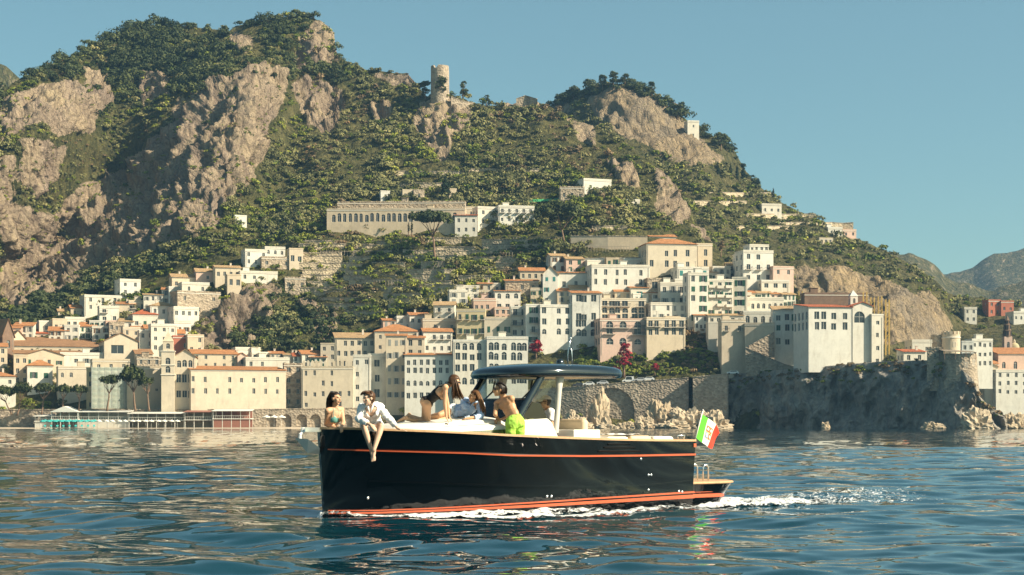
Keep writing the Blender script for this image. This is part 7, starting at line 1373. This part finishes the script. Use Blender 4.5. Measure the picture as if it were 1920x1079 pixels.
def leaves_mesh(name, C, Rr, n, size, material, lobes=7, seed=0, flat=1.0, jit=0.38, shift=None):
    """n leaf tufts on the lumpy surface of every crown; C centres (N,3), Rr radii (N,3)"""
    n = int(n*1.6); size = size*0.80; g = np.random.default_rng(seed); C = np.asarray(C, float).reshape(-1, 3); Rr = np.asarray(Rr, float).reshape(-1, 3); N = len(C)
    lob = g.normal(size=(N, lobes, 3)); lob /= np.linalg.norm(lob, axis=2, keepdims=True)+1e-9; lob[..., 2] = np.abs(lob[..., 2])*0.9-0.25; lob *= g.uniform(0.35, 0.68, (N, lobes, 1)); lr = g.uniform(0.30, 0.55, (N, lobes))
    k = g.integers(0, lobes, (N, n)); idx = np.arange(N)[:, None]; d = g.normal(size=(N, n, 3)); d /= np.linalg.norm(d, axis=2, keepdims=True)+1e-9; d[..., 2] = np.where(d[..., 2] < -0.3, -d[..., 2], d[..., 2])
    p = lob[idx, k]+d*lr[idx, k][..., None]*g.uniform(0.72, 1.06, (N, n, 1)); P = C[:, None]+p*Rr[:, None]
    nr = d+g.normal(size=d.shape)*jit; nr /= np.linalg.norm(nr, axis=2, keepdims=True)+1e-9
    ref = g.normal(size=d.shape); t1 = np.cross(nr, ref); t1 /= np.linalg.norm(t1, axis=2, keepdims=True)+1e-9; t2 = np.cross(nr, t1)
    s = (size*np.minimum(Rr.mean(1), 2.4+0.25*Rr.mean(1)))[:, None, None]*g.uniform(0.55, 1.25, (N, n, 1)); a, b = t1*s, t2*s*g.uniform(0.6, 1.0, (N, n, 1))
    V = np.stack([P-a*1.1-b*0.7, P+a*1.1-b*0.5, P+a*0.1+b*1.25], 2).reshape(-1, 3); Q = N*n
    me = bpy.data.meshes.new(name); me.vertices.add(Q*3); me.vertices.foreach_set('co', V.astype(np.float32).ravel()); me.loops.add(Q*3); me.loops.foreach_set('vertex_index', np.arange(Q*3, dtype=np.int32)); me.polygons.add(Q); me.polygons.foreach_set('loop_start', np.arange(0, Q*3, 3, dtype=np.int32))
    me.materials.append(material); me.update(calc_edges=True)
    tone = np.clip(np.repeat(g.uniform(0.0, 1.0, (N, 1))*0.55+0.1+(0 if shift is None else shift[:, None]), n, 1)+g.normal(0, 0.16, (N, n)), 0, 1); at = me.attributes.new('tone', 'FLOAT', 'FACE'); at.data.foreach_set('value', tone.astype(np.float32).ravel()); return me
def scatter(T, n, fn, seed):
    """n random terrain points accepted by fn(x, y, rock, town) -> probability"""
    g = np.random.default_rng(seed); X, Y = T['X'], T['Y']; pr = fn(X, Y, T['rock'], T['town']); pr = pr*np.gradient(Y, axis=0)/np.abs(np.gradient(Y, axis=0)).mean()
    pr = np.clip(pr, 0, None).ravel(); pr /= pr.sum(); i = g.choice(X.size, n, False, pr) if (pr > 0).sum() > n else g.choice(X.size, n, True, pr); return T['V'].reshape(-1, 3)[i], X.ravel()[i], Y.ravel()[i]
def noise2(X, Y, s, seed): 
    f = np.vectorize(lambda a, b: mnoise.noise(Vector((a*s, b*s, seed)))); st = 4; Z = f(X[::st, ::st], Y[::st, ::st]); return np.kron(Z, np.ones((st, st)))[:X.shape[0], :X.shape[1]]
def wood(name, label, T, n, fn, seed, kind, r0, r1, nl, size=0.26, hz=0.85):
    P, X, Y = scatter(T, n, fn, seed); g = np.random.default_rng(seed+1); nzs = np.array([mnoise.noise(Vector(p)/38) for p in P]); nzt = np.array([mnoise.noise(Vector(p)/30+Vector((9, 3, 1))) for p in P]); r = (r0+(r1-r0)*g.random(n)**2.2)*np.clip(1+0.75*nzs, 0.55, 1.6); R3 = np.stack([r*g.uniform(0.85, 1.25, n), r*g.uniform(0.85, 1.25, n), r*hz*g.uniform(0.8, 1.2, n)], 1); P = P.copy(); P[:, 2] += R3[:, 2]*0.35
    tag(link(name, leaves_mesh(name, P, R3, nl, size, LEAF[kind], seed=seed, shift=0.4*nzt)), label, 'foliage', kind='stuff')
TERR = [(560,440),(700,440),(900,425),(1080,440),(1090,470),(960,500),(880,545),(700,600),(560,590),(520,520)]
def dens(kind):
    def f(X, Y, rock, town):
        nz = noise2(X, Y, 0.012, 4 if kind == 'olive' else 8); base = np.clip(1-1.6*rock, 0.0, 1)*(1-town)+0.02*rock
        base = np.where(town > 0.5, 0.10, base); ter = inpoly(X, Y, TERR)
        if kind == 'pine': return base*np.clip((215-Y)/60+(X < 470)*0.25-(X > 640)*1.2, 0, 1)*(X < 660)*(nz > -0.25)*(town < 0.5)
        if kind == 'olive': return base*np.where((Y > 230) | (X > 560), 1, 0.35)*np.clip(0.6+nz*1.6, 0.1, 1.5)*np.where(ter, 0.12, 1)
        if kind == 'green': return base*np.clip(0.55-nz*1.4+(Y > 380)*0.5, 0.1, 1.6)*np.where(ter, 0.75, 1)
        if kind == 'dry': return np.clip(1-rock, 0.15, 1)*(nz > 0.15)*(town < 0.5)
    return f
wood('hillside_wood', 'grey green olive and oak scrub covering the mountain slopes', T_MAIN, 3300, dens('olive'), 31, 'olive', 1.8, 4.2, 84, 0.21)
wood('hillside_shrubs', 'bright green shrubs between the scrub on the mountain', T_MAIN, 2900, dens('green'), 41, 'green', 1.3, 3.3, 66, 0.22)
wood('pine_wood', 'dark pine wood along the high left ridge', T_MAIN, 620, dens('pine'), 51, 'pine', 2.6, 6.0, 130, 0.18, 0.95)
wood('dry_brush', 'brown dry brush patches on the mountain', T_MAIN, 900, dens('dry'), 61, 'dry', 0.9, 2.6, 40, 0.29)
wood('cliff_tufts', 'tufts of scrub clinging to the cliffs', T_MAIN, 900, lambda X, Y, r, t: (r > 0.4)*1.0*(noise2(X, Y, 0.03, 3) > 0.05), 66, 'green', 0.6, 1.8, 36)
wood('back_hill_wood', 'olive scrub covering the right hand hill', T_BACK, 2000, lambda X, Y, r, t: np.clip(1-1.5*r, 0, 1)*np.where(t > 0.5, 0.12, 1)*np.where(Y > 640, 0.2, 1), 71, 'olive', 1.6, 3.8, 52, 0.24)
wood('back_hill_shrubs', 'green shrubs on the right hand hill', T_BACK, 1500, lambda X, Y, r, t: np.clip(1-1.3*r, 0, 1)*np.where(t > 0.5, 0.3, 1)*np.where(Y > 640, 0.2, 1), 81, 'green', 1.0, 3.0, 40, 0.29)
wood('back_ridge_trees', 'dark trees along the crest of the right hand hill', T_BACK, 130, lambda X, Y, r, t: (Y < np.interp(X, *zip(*RIDGE_BACK))+16)*(X < 1420)*1.0, 91, 'pine', 3.0, 5.5, 120, 0.18)
wood('low_scrub', 'low grey green scrub carpeting the slopes', T_MAIN, 5200, lambda X, Y, r, t: np.clip(1-0.8*r, 0.1, 1)*np.where(t > 0.5, 0.15, 1), 95, 'olive', 0.6, 1.3, 13, 0.34, 0.7)
wood('low_shrubs', 'low green cover between the scrub', T_BACK, 2400, lambda X, Y, r, t: np.clip(1-0.8*r, 0.1, 1)*np.where(t > 0.5, 0.4, 1), 97, 'green', 0.6, 1.3, 13, 0.34, 0.7)
def band_wood(name, label, boxes, n, kind, r0, r1, nl, seed, T=None, cat='foliage', hz=0.9):
    T = T or T_MAIN
    def fn(X, Y, r, t):
        q = np.zeros(X.shape)
        for p in boxes: q[inpoly(X, Y, p)] = 1
        return q
    wood(name, label, T, n, fn, seed, kind, r0, r1, nl, 0.25, hz)
band_wood('ravine_wood', 'deep green trees filling the ravine behind the waterfront', [[(500,560),(560,520),(600,560),(640,640),(580,670),(500,660),(470,640)],[(440,640),(520,630),(540,662),(440,664)]], 150, 'pine', 2.0, 4.0, 90, 101)
band_wood('hanging_creeper', 'leafy creeper slope above the coast road', [[(1085,662),(1210,655),(1290,640),(1330,650),(1350,690),(1290,703),(1200,708),(1090,716)]], 260, 'green', 1.4, 3.0, 80, 111)
band_wood('creeper_brush', 'brownish scrub hanging beside the beige block', [[(1270,630),(1320,612),(1340,660),(1352,690),(1290,700),(1265,660)]], 110, 'dry', 1.4, 2.8, 70, 121)
band_wood('dark_cliff_wood', 'dark trees at the foot of the shaded cliff', [[(0,608),(60,582),(160,538),(240,508),(320,478),(310,505),(200,545),(150,560),(60,615),(0,625)]], 260, 'pine', 2.0, 4.2, 90, 131)
band_wood('villa_gardens', 'garden shrubs among the villas on the left slope', [[(222,555),(262,540),(284,560),(262,590),(230,585)],[(150,590),(200,606),(260,620),(200,622)],[(330,500),(420,495),(540,505),(430,512)],[(270,505),(330,505),(330,515),(280,520)]], 120, 'green', 1.0, 2.4, 70, 141)
# ------------------------------------------------------------------ single trees
def bough(m, a, b, r0, r1, bend, R):
    k = 5; pts = [a.lerp(b, i/k)+Vector((R.uniform(-1, 1), R.uniform(-1, 1), 0))*bend*math.sin(math.pi*i/k) for i in range(k+1)]; m.tube(pts, [r0+(r1-r0)*i/k for i in range(k+1)], 7); return pts
def umbrella_pine(label, px, pybase, crown, D, seed, group=None, lean=0.0, nl=900):
    """crown = photo box x0, y0, x1, y1"""
    R = random.Random(seed); g = np.random.default_rng(seed); base = PX(px, pybase, D); s = D/F; cx, cy = (crown[0]+crown[2])/2, (crown[1]+crown[3])/2
    top = PX(cx, crown[3]-(crown[3]-crown[1])*0.25, D)-base; rx = (crown[2]-crown[0])*s/2; rz = (crown[3]-crown[1])*s/2; cc = PX(cx, cy, D)-base
    t = thing('umbrella_pine', label, 'tree', base, 0, group); m = MB(); h = top.z; fork = Vector((top.x*0.55, 0.2, h*0.62)); tr = 0.035*h+0.12
    bough(m, Vector((0, 0, -1)), fork, tr, tr*0.6, 0.12*h*0.2, R)
    for i in range(7):
        a = 2*math.pi*i/7+R.random(); e = Vector((cc.x+math.cos(a)*rx*0.62, math.sin(a)*rx*0.62, cc.z-rz*0.2+R.uniform(-0.1, 0.2)*rz)); bough(m, fork, e, tr*0.42, tr*0.10, 0.25, R)
    m.build('trunk', M_BARK, t, smooth=True)
    nb = 26; ang = g.uniform(0, 6.283, nb); rr = np.sqrt(g.uniform(0, 1, nb))*0.80; C = np.stack([cc.x+np.cos(ang)*rr*rx, np.sin(ang)*rr*rx, cc.z+rz*(0.15-0.5*rr**2)+g.uniform(-0.2, 0.2, nb)*rz], 1); r = g.uniform(0.26, 0.42, nb)*rx
    R3 = np.stack([r, r, np.full(nb, rz*1.0)], 1); link('crown', leaves_mesh('crown', C, R3, max(20, nl//nb*2), 0.24, LEAF['pine'], 5, seed), t); return t
def tree(label, px, pyb, h_px, w_px, D, seed, kind='pine', nm='pine_tree', group=None, nb=18, nl=60):
    g = np.random.default_rng(seed); R = random.Random(seed); s = D/F; b = PX(px, pyb, D); h, w = h_px*s, w_px*s/2; t = thing(nm, label, 'tree', b, 0, group); m = MB(); bough(m, Vector((0, 0, -1)), Vector((0, 0, h*0.8)), 0.04*h+0.06, 0.06, 0.1, R)
    for i in range(6): z = h*(0.3+0.09*i); a = R.random()*6.28; bough(m, Vector((0, 0, z)), Vector((math.cos(a)*w*0.6, math.sin(a)*w*0.6, z+h*0.12)), 0.025*h, 0.03, 0.1, R)
    m.build('trunk', M_BARK, t, smooth=True)
    z = g.uniform(0.25, 0.95, nb); wz = np.sin(np.clip(z, 0, 1)*math.pi*0.86+0.3)**0.8; a = g.uniform(0, 6.28, nb); rr = np.sqrt(g.uniform(0, 1, nb))*0.65
    C = np.stack([np.cos(a)*rr*w*wz, np.sin(a)*rr*w*wz, z*h], 1); r = g.uniform(0.3, 0.5, nb)*w; link('crown', leaves_mesh('crown', C, np.stack([r, r, np.minimum(r*0.9, h*0.2)], 1), nl, 0.25, LEAF[kind], 5, seed), t); return t
def cypress(label, px, pyb, h_px, w_px, D, seed, group=None):
    g = np.random.default_rng(seed); s = D/F; b = PX(px, pyb, D); h, w = h_px*s, w_px*s/2; t = thing('cypress', label, 'tree', b, 0, group); m = MB(); m.tube([(0, 0, -1), (0, 0, h*0.3), (0, 0, h*0.9)], [0.25, 0.2, 0.05], 7); m.build('trunk', M_BARK, t)
    nb = 22; z = np.linspace(0.06, 0.94, nb); wz = np.sin((z*0.9+0.08)*math.pi)**0.6*np.where(z > 0.5, 1-(z-0.5)*0.9, 1); C = np.stack([g.normal(0, 0.12, nb)*w, g.normal(0, 0.12, nb)*w, z*h], 1); r = w*wz*0.95; link('crown', leaves_mesh('crown', C, np.stack([r, r, np.full(nb, h/nb*1.6)], 1), 42, 0.26, LEAF['cypress'], 5, seed), t); return t
GP = 'umbrella pines along the beach road'
for i, (px, yb, c, lb) in enumerate([(22,772,(-22,722,24,750),'flat topped pine at the left edge behind the beach'), (33,774,(22,716,62,746),'second pine from the left edge with leaning trunk'), (78,772,(60,717,108,742),'wide flat pine in front of the small white villa'), (116,770,(102,719,138,743),'round pine left of the ochre house'), (148,768,(134,720,164,744),'last pine of the row beside the ochre house')]): umbrella_pine(lb, px, yb, c, 582, 200+i, GP)
for i, (px, yb, c, lb) in enumerate([(201,766,(186,701,228,728),'slim pine in front of the scaffold netting'), (254,766,(222,683,272,728),'tallest pine before the plain cream block'), (280,766,(258,706,290,729),'small pine with curved trunk beside the church')]): umbrella_pine(lb, px, yb, c, 580, 220+i, 'three pines before the church')
for i, (px, yb, c, lb) in enumerate([(815,484,(770,392,848,428),'large umbrella pine with bare trunk under the hillside arcade'), (1058,462,(1000,376,1100,424),'broad umbrella pine below the lone white villa')]): umbrella_pine(lb, px, yb, c, ground(T_MAIN, px, yb).y-3, 230+i, 'umbrella pines on the hillside', nl=1600)
cypress('tall dark cypress above the hillside arcade', 835, 376, 46, 22, ground(T_MAIN, 835, 376).y-1, 240)
for i, (x, yb, h_, w_) in enumerate([(766,438,22,6),(772,438,24,6)]): cypress(('left one of the two slim cypresses before the hillside arcade', 'right one of the two slim cypresses before the hillside arcade')[i], x, yb, h_, w_, ground(T_MAIN, x, yb).y-13, 244+i, 'slim cypress pair')
tree('lone pine on the skyline right of the ruined tower', 868, 186, 36, 24, ground(T_MAIN, 868, 190).y, 250); tree('small round pine on the skyline left of the rocky knoll', 912, 196, 18, 16, ground(T_MAIN, 912, 202).y, 251); tree('dense dark tree hugging the foot of the ruined tower', 826, 180, 36, 30, ground(T_MAIN, 826, 184).y-3, 252, nb=24); tree('bushy tree left of the ruined tower', 797, 182, 30, 32, ground(T_MAIN, 797, 186).y-2, 253, nb=24)
GC = ['leftmost cypress on the shoulder of the right hand hill', 'second cypress on the shoulder of the right hand hill', 'third cypress on the shoulder of the right hand hill', 'fourth cypress on the shoulder of the right hand hill', 'stout cypress ending the row on the right hand hill']
for i, (x, yb, h_, w_) in enumerate([(1346,330,28,9),(1357,332,26,8),(1370,336,30,9),(1382,338,30,10),(1394,345,36,14)]): cypress(GC[i], x, yb, h_, w_, ground(T_BACK, x, yb).y-2, 260+i, 'cypresses on the right hand hill')
cypress('single cypress on the skyline left of a terrace', 1422, 352, 18, 10, ground(T_BACK, 1422, 356).y, 266); cypress('slim cypress standing alone on the skyline terrace', 1450, 370, 18, 6, ground(T_BACK, 1450, 374).y, 267)
for i, (x, yb, h_, w_, lb) in enumerate([(1046,204,26,28,'round pine at the left foot of the ochre peak'), (1075,184,22,30,'flat pine on the left shoulder of the ochre peak'), (1102,172,22,22,'pine on the ochre peak left of the summit group'), (1130,166,24,24,'left pine of the summit group on the ochre peak'), (1150,162,26,26,'middle pine of the summit group on the ochre peak'), (1172,162,24,24,'right pine of the summit group on the ochre peak'), (1222,180,26,22,'pine just right of the ochre peak summit'), (1270,222,34,40,'broad tree on the right slope of the ochre peak'), (1352,280,30,34,'dense tree above the cliff end of the ochre peak')]): tree(lb, x, yb, h_, w_, ground(T_BACK, x, yb+3).y, 270+i, group='trees on the ochre peak', nb=20)
for i, (x, yb, h_, w_, lb) in enumerate([(1170,704,60,36,'tall crimson bougainvillea above the coast road'), (1005,668,34,34,'red bougainvillea beside the white arcade hotel'), (1155,706,20,26,'low red bougainvillea left of the tall crimson one'), (1228,700,18,22,'small red bush in the creeper slope')]): tree(lb, x, yb, h_, w_, ground(T_MAIN, x, yb).y-3, 290+i, 'red', 'bougainvillea', 'bougainvillea bushes', 20, 60)
tree('bare pinkish tree beside the grand palazzo', 1352, 478, 26, 22, ground(T_MAIN, 1345, 500).y-2, 300, 'dry', 'bare_tree')

# scrub on the cape top and the slopes of the promontory
def cape_scrub(n, seed, kind, r0, r1, band):
    g = np.random.default_rng(seed); i = g.integers(band[0], band[1], n); j = g.integers(0, CAPE_V.shape[1], n); P = CAPE_V[i, j]; r = g.uniform(r0, r1, n); return leaves_mesh('cape_scrub', P, np.stack([r, r, r*0.7], 1), 46, 0.28, LEAF[kind], seed=seed)
tag(link('cape_scrub', cape_scrub(110, 7, 'dry', 0.6, 1.7, (0, 14))), 'dry scrub along the top of the sea cliff', 'foliage', kind='stuff')
tag(link('cape_bushes', cape_scrub(70, 8, 'green', 0.6, 1.6, (0, 22))), 'green bushes on the upper sea cliff', 'foliage', kind='stuff')
# ------------------------------------------------------------------ sea air
def haze():
    m = MB(); m.box(-1300, 2000, -60, 2950, -2.6, 700); t = NT('thin sea haze'); t.n.remove(t.b); v = t.node('ShaderNodeVolumePrincipled'); v.inputs['Color'].default_value = (0.30, 0.58, 0.92, 1); v.inputs['Density'].default_value = 0.00011; v.inputs['Anisotropy'].default_value = 0.2
    t.l.new(v.outputs[0], t.out.inputs['Volume']); o = m.build('haze', t.mat); tag(o, 'thin bluish sea haze over the bay', 'haze', kind='stuff')
haze()
